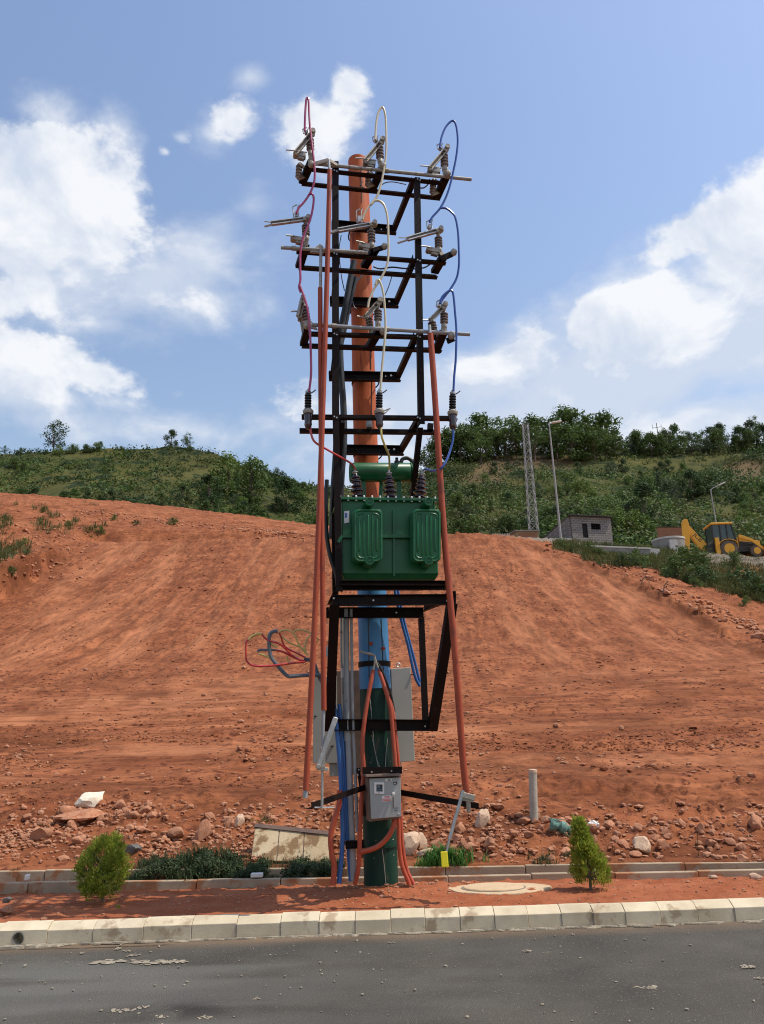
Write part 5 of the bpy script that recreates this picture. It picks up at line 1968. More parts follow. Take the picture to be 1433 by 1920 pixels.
# ---- steel frame
fr = thing('steel_frame', 'black-painted steel ladder frame of cross-arms and platform clamped in front of the pole', 'steel frame', tuple(base + Vector((0, 0, .01))))
ST = M['steel']
LV = [dict(F=((578, 314), (833, 341)), B=((566, 341), (826, 369)), R=((622, 421), (743, 432)), T=(776, 337), TL=(631, 318)),
      dict(F=((556, 469), (836, 491)), B=((560, 499), (820, 517)), R=((619, 565), (747, 569)), T=(779, 482), TL=(633, 475)),
      dict(F=((584, 624), (820, 631)), B=((566, 646), (828, 655)), R=((617, 705), (751, 707)), T=(781, 628), TL=(633, 625)),
      dict(F=((566, 780), (857, 783)), B=((562, 806), (824, 809)), R=((626, 843), (757, 845)), T=(787, 783), TL=(634, 781))]
bz = MB()
for i, L in enumerate(LV):
    a, b = SP(L['F'], VF)
    MB().angle(a, b, .062, .007, flip=-1).build('cross_arm', ST, fr, smooth=False)
    a, b = SP(L['B'], VB)
    MB().angle(a, b, .065, .007, flip=-1).build('cross_arm', ST, fr, smooth=False)
    a, b = SP(L['R'], -.02)
    MB().channel(a, b, .055, .115, .008, flip=-1).build('clamp_channel', ST, fr, smooth=False)
    bolts(bz, [b + (a - b).normalized() * .12 - EV * .03], .014)
    # side arms run from the clamp channel forward to the front arm
    e = S(*L['T'], VF + .04)
    s0 = b + (a - b).normalized() * .03
    MB().angle(s0 + Zu * .012, e, .060, .007, flip=1).build('side_arm', ST, fr, smooth=False)
    e = S(*L['TL'], VF + .04)
    MB().angle(a + (b - a).normalized() * .04 + Zu * .012, e, .060, .007, flip=-1).build('side_arm', ST, fr, smooth=False)
    # U-bolt round the pole
    pc = None
    q, r_ = on_axis((L['R'][0][1] + L['R'][1][1]) / 2 + 4)
    zc = (a.z + b.z) / 2
    q = pb.lerp(pt, (zc - pb.z) / (pt.z - pb.z))
    u = MB()
    P_ = [q - EU * (r_ + .02) - EV * (r_ + .08)] + [q + EU * (r_ + .02) * -cos(t) + EV * (r_ + .02) * sin(t) for t in np.linspace(0, pi, 9)] + [q + EU * (r_ + .02) - EV * (r_ + .08)]
    u.tube(P_, .009, 6)
    u.build('clamp_band', M['steel'], fr)
MB().angle(S(628.5, 306, VF), S(629, 790, VF), .075, .008, hint=EV, flip=1).build('front_leg', ST, fr, smooth=False)
MB().angle(S(629.4, 786, VF - .003), S(636, 1110, VF - .003), .066, .008, hint=EV, flip=1).build('front_leg', ST, fr, smooth=False)
MB().angle(S(782, 336, VF), S(790, 797, VF), .066, .008, hint=EV, flip=-1).build('front_leg', ST, fr, smooth=False)
MB().angle(S(788, 800, VF + .03), S(773, 940, -.32), .055, .007, hint=EV, flip=-1).build('brace', ST, fr, smooth=False)
MB().angle(S(641, 792, VF + .05), S(626, 960, -.45), .060, .007, hint=EV, flip=1).build('brace', ST, fr, smooth=False)
MB().bar(S(626, 955, -.45), S(628, 1110, -.45), .05, .05, EV).build('rear_post', ST, fr, smooth=False)
# platform
MB().channel(S(638, 1093, VF - .06), S(840, 1093, VF - .06), .05, .040, .006, flip=-1).build('skid_beam', ST, fr, smooth=False)
MB().channel(S(638, 1102, -.72), S(838, 1102, -.72), .05, .045, .006, flip=-1).build('skid_beam', ST, fr, smooth=False)
MB().channel(S(624, 1126, VF + .02), S(856, 1124, VF + .02), .05, .105, .008, flip=-1).build('platform_beam', ST, fr, smooth=False)
MB().channel(S(612, 1149, -.02), S(795, 1149, -.02), .05, .115, .008, flip=-1).build('platform_beam', ST, fr, smooth=False)
for (a, b) in (((630, 1116), (618, 1140)), ((851, 1116), (792, 1140))):
    MB().channel(S(*a, VF + .02), S(*b, .02), .05, .085, .008, flip=1).build('platform_side_beam', ST, fr, smooth=False)
MB().angle(S(848, 1128, VF + .03), S(811, 1366, -.06), .095, .008, hint=EV, flip=-1).build('strut', ST, fr, smooth=False)
MB().angle(S(627, 1130, VF + .03), S(617, 1366, -.06), .095, .008, hint=EV, flip=1).build('strut', ST, fr, smooth=False)
MB().angle(S(790, 1160, -.01), S(798, 1352, -.01), .060, .007, hint=EV, flip=-1).build('rear_post', ST, fr, smooth=False)
MB().angle(S(626, 1160, -.01), S(621, 1352, -.01), .085, .007, hint=EV, flip=1).build('rear_post', ST, fr, smooth=False)
MB().channel(S(613, 1359, -.03), S(811, 1360, -.03), .055, .118, .008, flip=-1).build('bottom_beam', ST, fr, smooth=False)
for L in LV:
    (xa, ya), (xb, yb) = L['F']
    for xl in (629, 785):
        y_ = ya + (yb - ya) * (xl - xa) / (xb - xa)
        bolts(bz, [S(xl - 2, y_ + 1, VF - .040), S(xl + 2.5, y_ + 3, VF - .040)], .009, .014)
    (xa, ya), (xb, yb) = L['R']
    bolts(bz, [S(xb - 6, yb - 3, -.052), S(xb - 28, yb - 1, -.052)], .009, .014)
for (x, y, v_) in ((626, 1122, VF - .01), (846, 1121, VF - .01), (838, 1127, VF - .01), (618, 1355, -.062), (805, 1357, -.062), (797, 1362, -.062), (700, 1126, VF - .01)):
    bolts(bz, [S(x, y, v_)], .010, .014)
q, r_ = on_axis(1359)
bolts(bz, [S(743, 1149, -.06)], .010)
# meter box hanger and the V of two arms that carry the operating rods
MB().bar(S(680, 1445, -.24), S(754, 1444, -.24), .012, .068).build('hanger_plate', ST, fr, smooth=False)
for x in (690, 742):
    MB().bar(S(x, 1445, -.235), S(x, 1445, .05), .05, .05).build('hanger_arm', ST, fr, smooth=False)
bolts(bz, [S(697, 1447.5, -.247), S(734, 1445.5, -.247), S(673, 1443, -.06), S(671, 1453, -.06)], .009)
bz.build('bolt', M['galv'], fr)['kind'] = 'stuff'
MB().angle(S(690, 1473, -.02), S(580, 1511, -1.06), .055, .007, flip=-1).build('rod_arm', ST, fr, smooth=False)
MB().angle(S(745, 1484, -.02), S(901, 1511, -1.06), .055, .007, flip=1).build('rod_arm', ST, fr, smooth=False)
MB().bar(S(672, 1440, -.04), S(684, 1530, -.04), .03, .05, EV).build('clamp_plate', ST, fr, smooth=False)
MB().channel(S(648, 1584, -.04), S(684, 1582, -.04), .05, .075, .007, flip=-1).build('clamp_plate', ST, fr, smooth=False)


# ---- isolator switches on the three upper levels
def ribbed(m, a, b, r, n):
    a, b = Vector(a), Vector(b)
    L = (b - a).length
    pr = [(0, r * .55), (L * .05, r * .62)]
    for i in range(n):
        z0 = L * (.08 + .84 * i / n)
        d = L * .84 / n
        pr += [(z0, r * .62), (z0 + d * .25, r * 1.0), (z0 + d * .55, r * 1.0), (z0 + d * .75, r * .66), (z0 + d, r * .60)]
    pr += [(L * .95, r * .6), (L, r * .5)]
    return m.lathe(a, b - a, pr, 16)


def px_len(n, p):
    return n * (p - CAMV).dot(FW) / 1450


def switch(label, ins, arm, horn, blob, bracket, insb=None, lug=None, prongs=None, contact=None, body=None, v=-1.03):
    p0 = S(*ins[1], v)
    r = thing('isolator_switch', label, 'isolator switch', tuple(p0), 'isolator switches on the cross-arms')
    a, b = S(*ins[0], v), S(*ins[1], v)
    R_ = px_len(ins[2] / 2, a)
    ribbed(MB(), b, a, R_, ins[3]).build('insulator', M['porcelain'], r)
    d = (a - b).normalized()
    MB().lathe(a - d * .01, d, [(0, R_ * .45), (.05, R_ * .45)], 10).build('cap', M['cast'], r)
    MB().lathe(b + d * .01, -d, [(0, R_ * .45), (.02, R_ * .75), (.06, R_ * .7), (.075, R_ * .4)], 10).build('base_cap', M['cast'], r)
    if insb:
        a2, b2 = S(*insb[0], v + .12), S(*insb[1], v + .12)
        R2 = px_len(insb[2] / 2, a2)
        ribbed(MB(), b2, a2, R2, insb[3]).build('insulator', M['porcelain'], r)
        q0, q1 = S(*bracket[0], VB), S(*bracket[1], VF - .04)
        MB().bar(a2 if a2.z > b2.z else b2, q0.lerp(q1, .6), .035, .03).bar(b2 if a2.z > b2.z else a2, q0.lerp(q1, .3), .03, .03).build('bracket', M['cast'], r, smooth=False)
    pa, pb_ = S(*arm[0], v - .02), S(*arm[1], v - .06)
    m = MB()
    w = px_len(arm[2], pa)
    m.channel(pa, pb_, w * .8, w, w * .22, flip=1)
    m.build('switch_arm', M['galv'] if prongs else M['cast'], r, smooth=False)
    m = MB()
    m.lathe(pa - EV * .05, EV, [(0, w * .55), (.09, w * .55)], 10)
    m.bar(pa + (pa - pb_).normalized() * .03 - Zu * .01, pa - (pa - pb_).normalized() * .06 - Zu * .01, w * 1.1, w * .7)
    m.build('hinge', M['cast'], r)
    if prongs:
        m = MB()
        for (q0, q1, rr2) in prongs:
            m.tube([S(*q0, v - .06), S(*q1, v - .06)], px_len(rr2, pa), 6)
        m.build('prong', M['galv'], r)
    h0, h1 = S(*horn[0], v - .08), S(*horn[1], v - .02)
    MB().tube([h0, h0.lerp(h1, .5) + Zu * .006, h1], .008, 6).build('arcing_horn', M['galv'], r)
    if blob:
        c = S(*blob[0], v - .05)
        w_ = px_len(blob[1], c)
        m = MB()
        m.lathe(c + EV * .03, -EV, [(0, w_ * .3), (.01, w_ * .5), (.05, w_ * .46), (.065, w_ * .25)], 12)
        m.bar(c - EU * w_ * .2 + Zu * w_ * .45, c + EU * w_ * .35 - Zu * w_ * .15, w_ * .5, w_ * .42)
        m.bar(c - EU * w_ * .1 - Zu * w_ * .5, c + Zu * w_ * .1, w_ * .34, w_ * .5, EV)
        m.build('terminal_clamp', M['cast'], r, bevel=.006)
    q0, q1 = S(*bracket[0], VB), S(*bracket[1], VF - .04)
    MB().channel(q0, q1, px_len(bracket[2], q1), .05, .008, flip=1).build('base_channel', M['steel'], r, smooth=False)
    MB().bar(b - d * .05, q1 + (q0 - q1).normalized() * .02, .045, .05).build('pedestal', M['cast'], r, smooth=False)
    if contact:
        c0, c1 = S(*contact[0], v), S(*contact[1], v)
        w_ = px_len(contact[2], c0)
        m = MB()
        m.bar(c0, c1, .07, w_, Zu)
        m.bar(c0.lerp(c1, .25) - Zu * w_ * .6, c0.lerp(c1, .85) - Zu * w_ * .75, .05, w_ * .7)
        m.lathe(c0 - EV * .04, EV, [(0, w_ * .5), (.08, w_ * .5)], 8)
        m.build('contact', M['cast'] if body else M['dullpipe'], r, bevel=.005)
    if lug:
        m = MB()
        l0, l1 = S(*lug[0], v - .03), S(*lug[1], v - .03)
        o_ = EU * .028
        m.bar(l0, l0.lerp(l1, .5), .03, .05, EV)
        m.tube([l0 - o_, l1 - o_, l1 + o_ * .5 + Zu * .03], .008, 6)
        m.tube([l0 + o_, l1 + o_, l1 + o_ * 1.5 + Zu * .03], .008, 6)
        m.build('cable_lug', M['galv'], r)
    return r


# top level: arms closed, slanting down to the left
for (dx, dy, lab) in ((-130.5, -15, 'top isolator switch at the left, under the purple cable loop'), (0, 0, 'top isolator switch in the middle, in front of the pole top'), (121, 14.5, 'top isolator switch at the right, under the blue cable loop')):
    def q(x, y):
        return (x + dx, y + dy)
    switch(lab, (q(711.5, 272), q(713, 299), 15, 4), (q(717, 264), q(685, 302), 8.5), (q(667, 296), q(706, 301)), (q(718.5, 311) if dx > -100 else (584, 308), 13), (q(697, 358), q(715, 318), 14),
           insb=(q(692, 322), q(690, 350), 12, 4), contact=(q(684, 306), q(704, 309), 8), lug=(q(705, 266), q(703, 258)))
# second level: arms open, pointing left
PR = [((0, 0), (1, 1), 1.5)]
switch('second-level isolator switch at the left, its arm swung open past the frame', ((573, 420), (574, 443), 15, 4), ((578, 410), (509, 419), 8), ((537, 441), (562, 445)), None, ((561, 501), (574, 460), 15),
       prongs=[((511, 417), (496, 415), 1.0), ((512, 421), (496, 424.5), 2.0)], contact=((549, 448), (572, 452), 9), lug=((556, 408), (554, 388)), body=1)
switch('second-level isolator switch in the middle, its open arm crossing the pole', ((696, 430), (697, 456), 15, 4), ((702, 420), (634, 432), 8), ((668, 452), (690, 458)), ((721, 462), 12), ((683, 500), (705, 466), 15),
       prongs=[((636, 432), (620, 437), 2.0), ((636, 430), (622, 433), 1.0)], contact=((676, 462), (694, 465), 9), lug=((674, 418), (673, 396)), body=1)
switch('second-level isolator switch at the right, its open arm behind the right leg', ((822, 443), (823, 465), 15, 4), ((826, 431), (764, 448), 8), ((790, 461), (816, 466)), ((851, 473), 13), ((815, 510), (832, 480), 15),
       prongs=[((766, 449), (746, 455.5), 2.0), ((766, 446), (748, 445.5), 1.0)], contact=((803, 469), (824, 473), 9), lug=((806, 429), (805, 416)), body=1)
MB().channel(S(826, 486, VF - .05), S(848, 476, VF - .06), .03, .06, .007).build('bracket', M['steel'], fr, smooth=False)
MB().channel(S(699, 470, VF - .05), S(719, 464, VF - .06), .03, .05, .007).build('bracket', M['steel'], fr, smooth=False)
# third level: two insulators side by side, arms closed
switch('third-level isolator switch at the left, wrapped in the purple cable', ((570, 572), (575, 605), 17, 5), ((568, 560), (560, 594), 8), ((546, 584), (562, 585)), ((576, 611), 13), ((569, 646), (577, 616), 14), insb=((564, 583), (566, 603), 15, 4))
switch('third-level isolator switch in the middle, half hidden by the yellow cable', ((709, 579), (709, 603), 15, 4), ((712, 565), (686, 594), 9), ((670, 593), (690, 598)), ((719, 621), 14), ((690, 655), (712, 618), 15), insb=((691, 594), (694, 614), 14, 3))
switch('third-level isolator switch at the right, above the right-hand red conduit', ((833, 585), (833, 608), 15, 4), ((834, 573), (808, 600), 9), ((793, 600), (808, 601)), ((847, 629), 15), ((817, 660), (832, 622), 15), insb=((809, 602), (813, 619), 16, 3),
       contact=None, lug=((823, 576), (824, 566)))
m = MB().channel(S(838, 640, VF - .02), S(852, 634, VF - .06), .03, .06, .007)
m.build('bracket', M['steel'], fr, smooth=False)
# long grey tubes that turn the switches
for (a, b, v, lab) in (((583, 306), (884, 336.5), VF - .05, 'grey operating tube lying along the top cross-arm'), ((527, 464), (690, 474), VF - .05, 'grey operating tube sticking out left of the second cross-arm'), ((586, 609), (881, 627), VF - .07, 'grey operating tube lying along the third cross-arm')):
    a, b = S(*a, v), S(*b, v)
    r = thing('operating_tube', lab, 'steel tube', tuple(a), 'operating tubes of the switches')
    MB().tube([a, b], .021, 12).build('tube', M['dullpipe'] if v == VF - .05 else M['pvc'], r)
    d = (b - a).normalized()
    for s_ in (.12, .45):
        MB().lathe(a.lerp(b, s_), d, [(0, .028), (.05, .028)], 10).build('collar', M['cast'], r)
# levers at the heads of the operating rods
m = MB().bar(S(585, 309, VF - .07), S(617, 300, VF - .09), .02, .05).bar(S(617, 300, VF - .1), S(632, 310, VF - .07), .02, .04)
m.build('crank', M['cast'], fr, bevel=.004)
MB().prism([S(581, 472, VF - .06), S(600, 457, VF - .06), S(606, 461, VF - .06), S(607, 474, VF - .06)], EV * .03).build('crank', M['cast'], fr, smooth=False)
MB().prism([S(566, 602, VF - .07), S(582, 600, VF - .07), S(592, 611, VF - .07), S(596, 618, VF - .07), S(584, 615, VF - .07)], EV * .02).build('crank', M['cast'], fr, smooth=False)

# ---- operating rods in red conduit
def rod(label, segs, v=-1.1):
    p = S(*segs[-1][0][-1], v)
    r = thing('operating_rod', label, 'conduit', tuple(p), 'red operating rods')
    for pts_, w, mat, nm in segs:
        P_ = SP(pts_, v)
        MB().tube(spline(P_, 4) if len(P_) > 2 else P_, px_len(w / 2, P_[0].lerp(P_[-1], .5)), 12).build(nm, M[mat], r)
    return r


rod('long red conduit reaching from the top cross-arm down past the left cabinet', [([(617, 300), (618, 322)], 5, 'galv', 'rod_end'), ([(618.5, 319), (611, 600), (597, 1000), (586, 1250), (573.5, 1482)], 10, 'red_pipe', 'conduit'), ([(573.7, 1478), (572.5, 1496)], 9, 'pvc', 'rod_end')], -1.16)
rod('shorter red conduit with bare grey rod above and below, right of the long one', [([(602, 462), (601, 545)], 6, 'dullpipe', 'rod'), ([(600.5, 540), (602, 800), (605, 1100), (607.5, 1332)], 9.5, 'red_pipe', 'conduit'), ([(606.5, 1325), (604.5, 1440)], 6.5, 'pvc', 'rod'), ([(604.5, 1436), (604, 1516)], 5, 'galv', 'rod_end')], -1.12)
rod('red conduit slanting outwards along the right side of the frame', [([(805.5, 610), (807, 630)], 6, 'galv', 'rod_end'), ([(807, 626), (812, 690), (818, 780), (833, 1000), (853, 1220), (868, 1420), (875.5, 1488)], 12, 'red_pipe', 'conduit')], -1.12)
# switch handles at the foot of the rods
p = S(604, 1516, -1.12)
r = thing('switch_handle', 'raised grey switch lever at the foot of the left rod', 'lever', tuple(p))
MB().bar(S(630, 1345, -1.15), S(597, 1438, -1.15), .045, .03, EV).build('lever', M['galv'], r, bevel=.006)
m = MB().bar(S(594, 1440, -1.13), S(616, 1443, -1.13), .05, .03).lathe(S(597, 1437, -1.17), EV, [(0, .022), (.06, .022)], 10).bar(S(605, 1400, -1.14), S(606, 1440, -1.14), .04, .035, EV)
m.build('pivot', M['cast'], r, bevel=.004)
MB().tube([S(590, 1514, -1.12), S(626, 1514, -1.12)], .007, 6).build('pin', M['galv'], r)
p = S(835, 1600, -1.14)
r = thing('switch_handle', 'slanted grey steel tube with a yellow grip at the foot of the right rod', 'lever', tuple(p))
MB().tube([S(869, 1482, -1.14), S(843, 1574, -1.14)], px_len(3.4, p), 12).build('lever', M['galv'], r)
MB().bar(S(843, 1571, -1.14), S(836.5, 1600, -1.14), .016, .03, EV).build('hook', M['galv'], r)
m = MB().bar(S(864, 1489, -1.12), S(889, 1496, -1.12), .07, .05).bar(S(867, 1498, -1.12), S(887, 1501, -1.12), .05, .03).lathe(S(878, 1500, -1.12), (0, 0, -1), [(0, .022), (.10, .02), (.11, .012)], 10)
m.build('pivot', M['cast'], r, bevel=.005)
m = MB()
m.hexa([S(826, 1597, -1.13), S(839, 1596, -1.13), S(839, 1596, -1.16), S(826, 1597, -1.16), S(828.5, 1626, -1.13), S(841.5, 1626, -1.13), S(841.5, 1626, -1.16), S(828.5, 1626, -1.16)])
m.build('grip', M['yellow'], r, smooth=False, bevel=.006)

# ---- surge arresters on the fourth cross-arm
for (x, dy, lab) in ((578, 0, 'black surge arrester at the left end of the fourth cross-arm'), (711.5, 0, 'black surge arrester in the middle, in front of the pole'), (849, 2, 'black surge arrester at the right end of the fourth cross-arm')):
    v = VF - .07
    a, b = S(x, 736 + dy, v), S(x - .5, 771 + dy, v)
    r = thing('surge_arrester', lab, 'surge arrester', tuple(S(x, 800 + dy, v)), 'surge arresters of the fourth cross-arm')
    ribbed(MB(), b, a, px_len(6.6, a), 6).build('housing', M['black'], r)
    MB().lathe(a - Zu * .01, (0, 0, 1), [(0, .03), (.025, .03), (.035, .012), (.05, .012)], 10).build('terminal', M['galv'], r)
    c = S(x, 773 + dy, v)
    MB().lathe(c - Zu * .02, (0, 0, 1), [(0, .05), (.02, .056), (.035, .056), (.05, .04)], 14).build('collar', M['cast'], r)
    c = S(x, 786 + dy, v)
    MB().lathe(c + Zu * .07, (0, 0, -1), [(0, .036), (.05, .042), (.09, .036), (.13, .040), (.16, .03), (.18, .018)], 12).build('base', M['brown_porcelain'], r)
    MB().bar(S(x - 7, 783 + dy, v + .04), S(x + 7, 783 + dy, v + .04), .03, .07).build('bracket', M['steel'], r, smooth=False)
    MB().tube(spline([S(x + 3, 738 + dy, v), S(x + 9, 735 + dy, v - .01), S(x + 14, 731 + dy, v)], 3), .006, 6).build('wire_tail', M['black'], r)
m = MB()
m.tube(spline([S(716, 779, VF - .05), S(723, 774, VF - .06), S(729, 768, VF - .05)], 3), .006, 6).tube([S(721, 770, VF - .05), S(732, 766, VF - .05)], .008, 5)
m.build('earth_wire', M['galv'], fr)
MB().lathe(S(692.5, 794, VB - .02), Zu, [(-.05, .035), (.0, .035), (.01, .03), (.045, .03), (.05, .012)], 10).build('cap_bolt', M['cast'], fr)
MB().bar(S(802, 800, VB), S(812, 801, VB), .05, .07).build('bracket', ST, fr, smooth=False)

# ---- phase cables
def cable(label, pts, mat, r=.0115, v=-1.12, name='cable', group=None, n=8):
    P_ = SP(pts, v)
    k = min(range(len(P_)), key=lambda i: P_[i].z)
    t = thing(name, label, 'cable', tuple(P_[k]), group)
    MB().tube(spline(P_, 6), r, n).build('sheath', M[mat], t)
    return t


GA = 'phase cables hanging down the steelwork'
VL = VF - .1
cable('purple-red cable arching highest, over the top left switch', [(571.5, 246), (572, 225), (573, 203), (574.5, 187), (577, 184), (579, 190), (580.5, 225), (584, 262), (589, 302), (590.5, 325), (588.5, 345), (581, 363), (571, 378), (560.5, 390), (556, 400)], 'magenta', .0125, VL, group=GA)
cable('purple-red cable from the joint below the top arm down to the left third-level switch', [(581, 364), (586, 364), (588.5, 375), (584.5, 402), (577, 425), (568.5, 446), (563.5, 475), (563, 505), (563.5, 525), (561, 538), (564, 548)], 'magenta', .0125, VL - .02, group=GA)
cable('purple-red cable running down from the left third-level switch to the left arrester', [(562, 534), (568, 550), (575, 572), (579, 595), (581.5, 625), (583, 660), (583.5, 700), (580, 734)], 'magenta', .0125, VL - .03, group=GA)
cable('red cable from the left arrester across to the left bushing', [(582, 800), (584, 815), (591, 829), (612, 842), (640, 858), (660, 870), (667, 881)], 'red_cable', .0115, [-1.07, -1.07, -1.08, -1.09, -1.05, -.9, -.70], group=GA)
cable('cream cable arching over the middle top switch', [(704, 262), (705, 240), (708, 217), (714, 203), (719, 203), (723, 219), (724.5, 255), (724, 290), (720, 318), (715, 344), (707, 368), (694, 385), (684, 400), (680, 412)], 'cream_cable', .0125, VL, group=GA)
cable('cream cable bending from the joint past the middle second-level switch', [(696, 384), (703, 377), (712, 377), (721, 386), (727, 410), (728.5, 450), (728.5, 476), (725.5, 498), (715, 521), (702, 541), (693, 561), (690, 577)], 'cream_cable', .0125, VL - .02, group=GA)
cable('pale yellow cable hanging from the joint down to the middle arrester', [(704, 534), (708, 525), (713, 529), (719, 550), (722, 585), (723, 618), (720, 655), (716, 695), (713.5, 733)], 'cream_cable', .0125, VL - .03, group=GA)
cable('yellow cable from the middle arrester down to the middle bushing', [(714.5, 801), (716, 818), (722, 836), (729, 853), (730.5, 870), (730, 886)], 'yellow_cable', .0115, [-1.08, -1.08, -1.03, -.9, -.75, -.68], group=GA)
cable('blue cable arching over the right top switch', [(825, 277), (828, 258), (835, 240), (844, 229), (851, 227), (856, 238), (858.5, 264), (856, 292), (851, 318), (844, 348), (836, 371), (825, 391), (811, 407), (806, 417)], 'blue_cable', .0125, VL, group=GA)
cable('blue cable bowing out to the right of the second-level switch', [(827, 390), (836, 390.5), (846, 397), (854, 408), (859, 435), (860.5, 467), (861, 495), (857, 520), (846, 540), (834, 556), (826, 566)], 'blue_cable', .0125, VL - .02, group=GA)
cable('blue cable hanging from the right third-level switch to the right arrester', [(825, 569), (830, 556), (841, 546), (848, 546), (851, 558), (853.5, 586), (856, 620), (855, 670), (852, 705), (850.5, 733)], 'blue_cable', .0125, VL - .03, group=GA)
cable('blue cable looping from the right arrester to the right bushing', [(850, 803), (849.5, 822), (845, 843), (836, 866), (826, 879), (812, 883), (800, 880), (793, 882)], 'blue_cable', .0115, [-1.08, -1.08, -1.1, -1.15, -1.15, -1.0, -.8, -.70], group=GA)
for (lab, pts, v) in (('thin black earth wire strung along the right half of the top arm', [(712, 350), (722, 343), (735, 341), (748, 343), (762, 346)], VB + .03), ('blue-black jumper hanging below the right end of the top arm', [(786, 352), (795, 352), (803, 345), (806, 336)], VB + .2),
                      ('black wire strung along the second back arm', [(700, 500), (714, 504), (735, 501), (755, 503), (775, 504), (795, 502), (806, 496)], VB - .05),
                      ('thin loose wire hanging beside the pole at the second level', [(640, 441), (636, 470), (640, 515), (646, 545)], -.1), ('thin stay wire slanting down right of the pole', [(736, 515), (728, 540), (716, 566)], -.1)):
    cable(lab, pts, 'black', .006 if 'thin' in lab else .009, v, name='wire')
cable('bundle of loose wires hanging over the clamp channel left of the pole', [(680, 516), (668, 530), (662, 548), (660, 560), (664, 575), (668, 579)], 'grey_cable', .009, -.1, name='wire')
# low-voltage cables: black, strapped down the left of the frame
for (lab, pts, v, r_) in (('thick black cable running down behind the left leg from the pole', [(664, 490), (656, 530), (648, 575), (641, 610), (638, 650), (640, 705), (644, 760), (645, 830), (640, 900), (637, 1000), (636, 1088)], -.16, .038),
                          ('second thick black cable beside the first behind the left leg', [(668, 520), (655, 575), (645, 625), (634, 670), (628, 700), (627, 760), (629, 830), (624, 920), (622, 985), (620, 1010)], -.12, .026),
                          ('black cable bowing out to the left below the transformer', [(613, 900), (611, 960), (613, 1005), (620, 1045), (631, 1078), (634, 1100)], -.75, .022),
                          ('black cable arching off the right end of the green drum', [(752, 868), (755, 861), (764, 859), (772, 864), (775, 872)], -.35, .022)):
    cable(lab, pts, 'black', r_, v, n=12)

# ---- transformer
tb = S(730, 1088, -.75)
tf_ = thing('transformer', 'green oil-filled transformer standing on the steel platform', 'transformer', tuple(tb))
TK = M['tank']
vf, vr = -.98, -.30
z1, z0 = S(730, 938, vf).z, S(730, 1086, vf).z
uL = (S(641, 1000, vf) - O0).dot(EU)
uR = (S(819, 1000, vf) - O0).dot(EU)


def T(u, v, z):
    return O0 + EU * u + EV * v + Zu * z


ch = .05
m = MB()
lo_ = [T(uL + .03, vf + .04, z0), T(uR - .03, vf + .04, z0), T(uR - .03, vr - .04, z0), T(uL + .03, vr - .04, z0)]
mid = [T(uL, vf, z0 + ch), T(uR, vf, z0 + ch), T(uR, vr, z0 + ch), T(uL, vr, z0 + ch)]
hi = [T(uL, vf, z1 - .012), T(uR, vf, z1 - .012), T(uR, vr, z1 - .012), T(uL, vr, z1 - .012)]
m.hexa(lo_ + mid)
m.f.pop(1)
b = len(m.v)
m.hexa(mid + hi)
m.f.pop(6)
tank = m.build('tank', TK, tf_, smooth=False, bevel=.012)
lid = MB().hexa([T(uL - .045, vf - .04, z1 - .012), T(uR + .02, vf - .04, z1 - .012), T(uR + .02, vr + .04, z1 - .012), T(uL - .045, vr + .04, z1 - .012), T(uL - .045, vf - .04, z1 + .016), T(uR + .02, vf - .04, z1 + .016), T(uR + .02, vr + .04, z1 + .016), T(uL - .045, vr + .04, z1 + .016)]).build('lid', TK, tf_, smooth=False, bevel=.004)
for i in range(13):
    u = uL - .015 + (uR - uL + .01) * i / 12
    MB().lathe(T(u, vf - .026, z1 - .020), Zu, [(0, .0115), (.052, .0115), (.058, .006)], 6).build('lid_bolt', M['white'], lid)
MB().bar(S(738, 957, vf - .012), S(739, 1080, vf - .012), .022, .024, EV).build('stiffener', TK, tank, smooth=False)
MB().bar(S(715, 1006, vf - .02), S(772, 1006, vf - .02), .04, .032).build('stiffener', TK, tank, smooth=False)
MB().bar(S(634, 1018, vf - .03), S(641, 1006, vf - .03), .06, .03).bar(S(641, 1006, vf - .02), S(660, 1006, vf - .02), .04, .03).build('bracket', TK, tank, smooth=False)
MB().bar(S(633.5, 935, vf - .02), S(634, 1010, vf - .02), .02, .02, EV).build('stay', TK, tank, smooth=False)
MB().hexa([S(645.5, 958.5, vf - .003), S(655, 957.5, vf - .003), S(655, 957.5, vf - .008), S(645.5, 958.5, vf - .008), S(645.5, 981.5, vf - .003), S(655, 979.5, vf - .003), S(655, 979.5, vf - .008), S(645.5, 981.5, vf - .008)]).build('notice', M['white'], tank, smooth=False)
MB().hexa([S(647, 962, vf - .009), S(651, 962, vf - .009), S(651, 962, vf - .0105), S(647, 962, vf - .0105), S(647, 971, vf - .009), S(651, 970, vf - .009), S(651, 970, vf - .0105), S(647, 971, vf - .0105)]).build('print', M['blue_cable'], tank, smooth=False)


# pressed radiators with grooves and round plugs
def rrect(x0, x1, y0_, y1_, r, v, n=5):
    out = []
    for (cx, cy, a0) in ((x1 - r, y0_ + r, -90), (x1 - r, y1_ - r, 0), (x0 + r, y1_ - r, 90), (x0 + r, y0_ + r, 180)):
        for k in range(n + 1):
            a = radians(a0 + 90 * k / n)
            out.append(S(cx + r * cos(a), cy + r * sin(a), v))
    return out


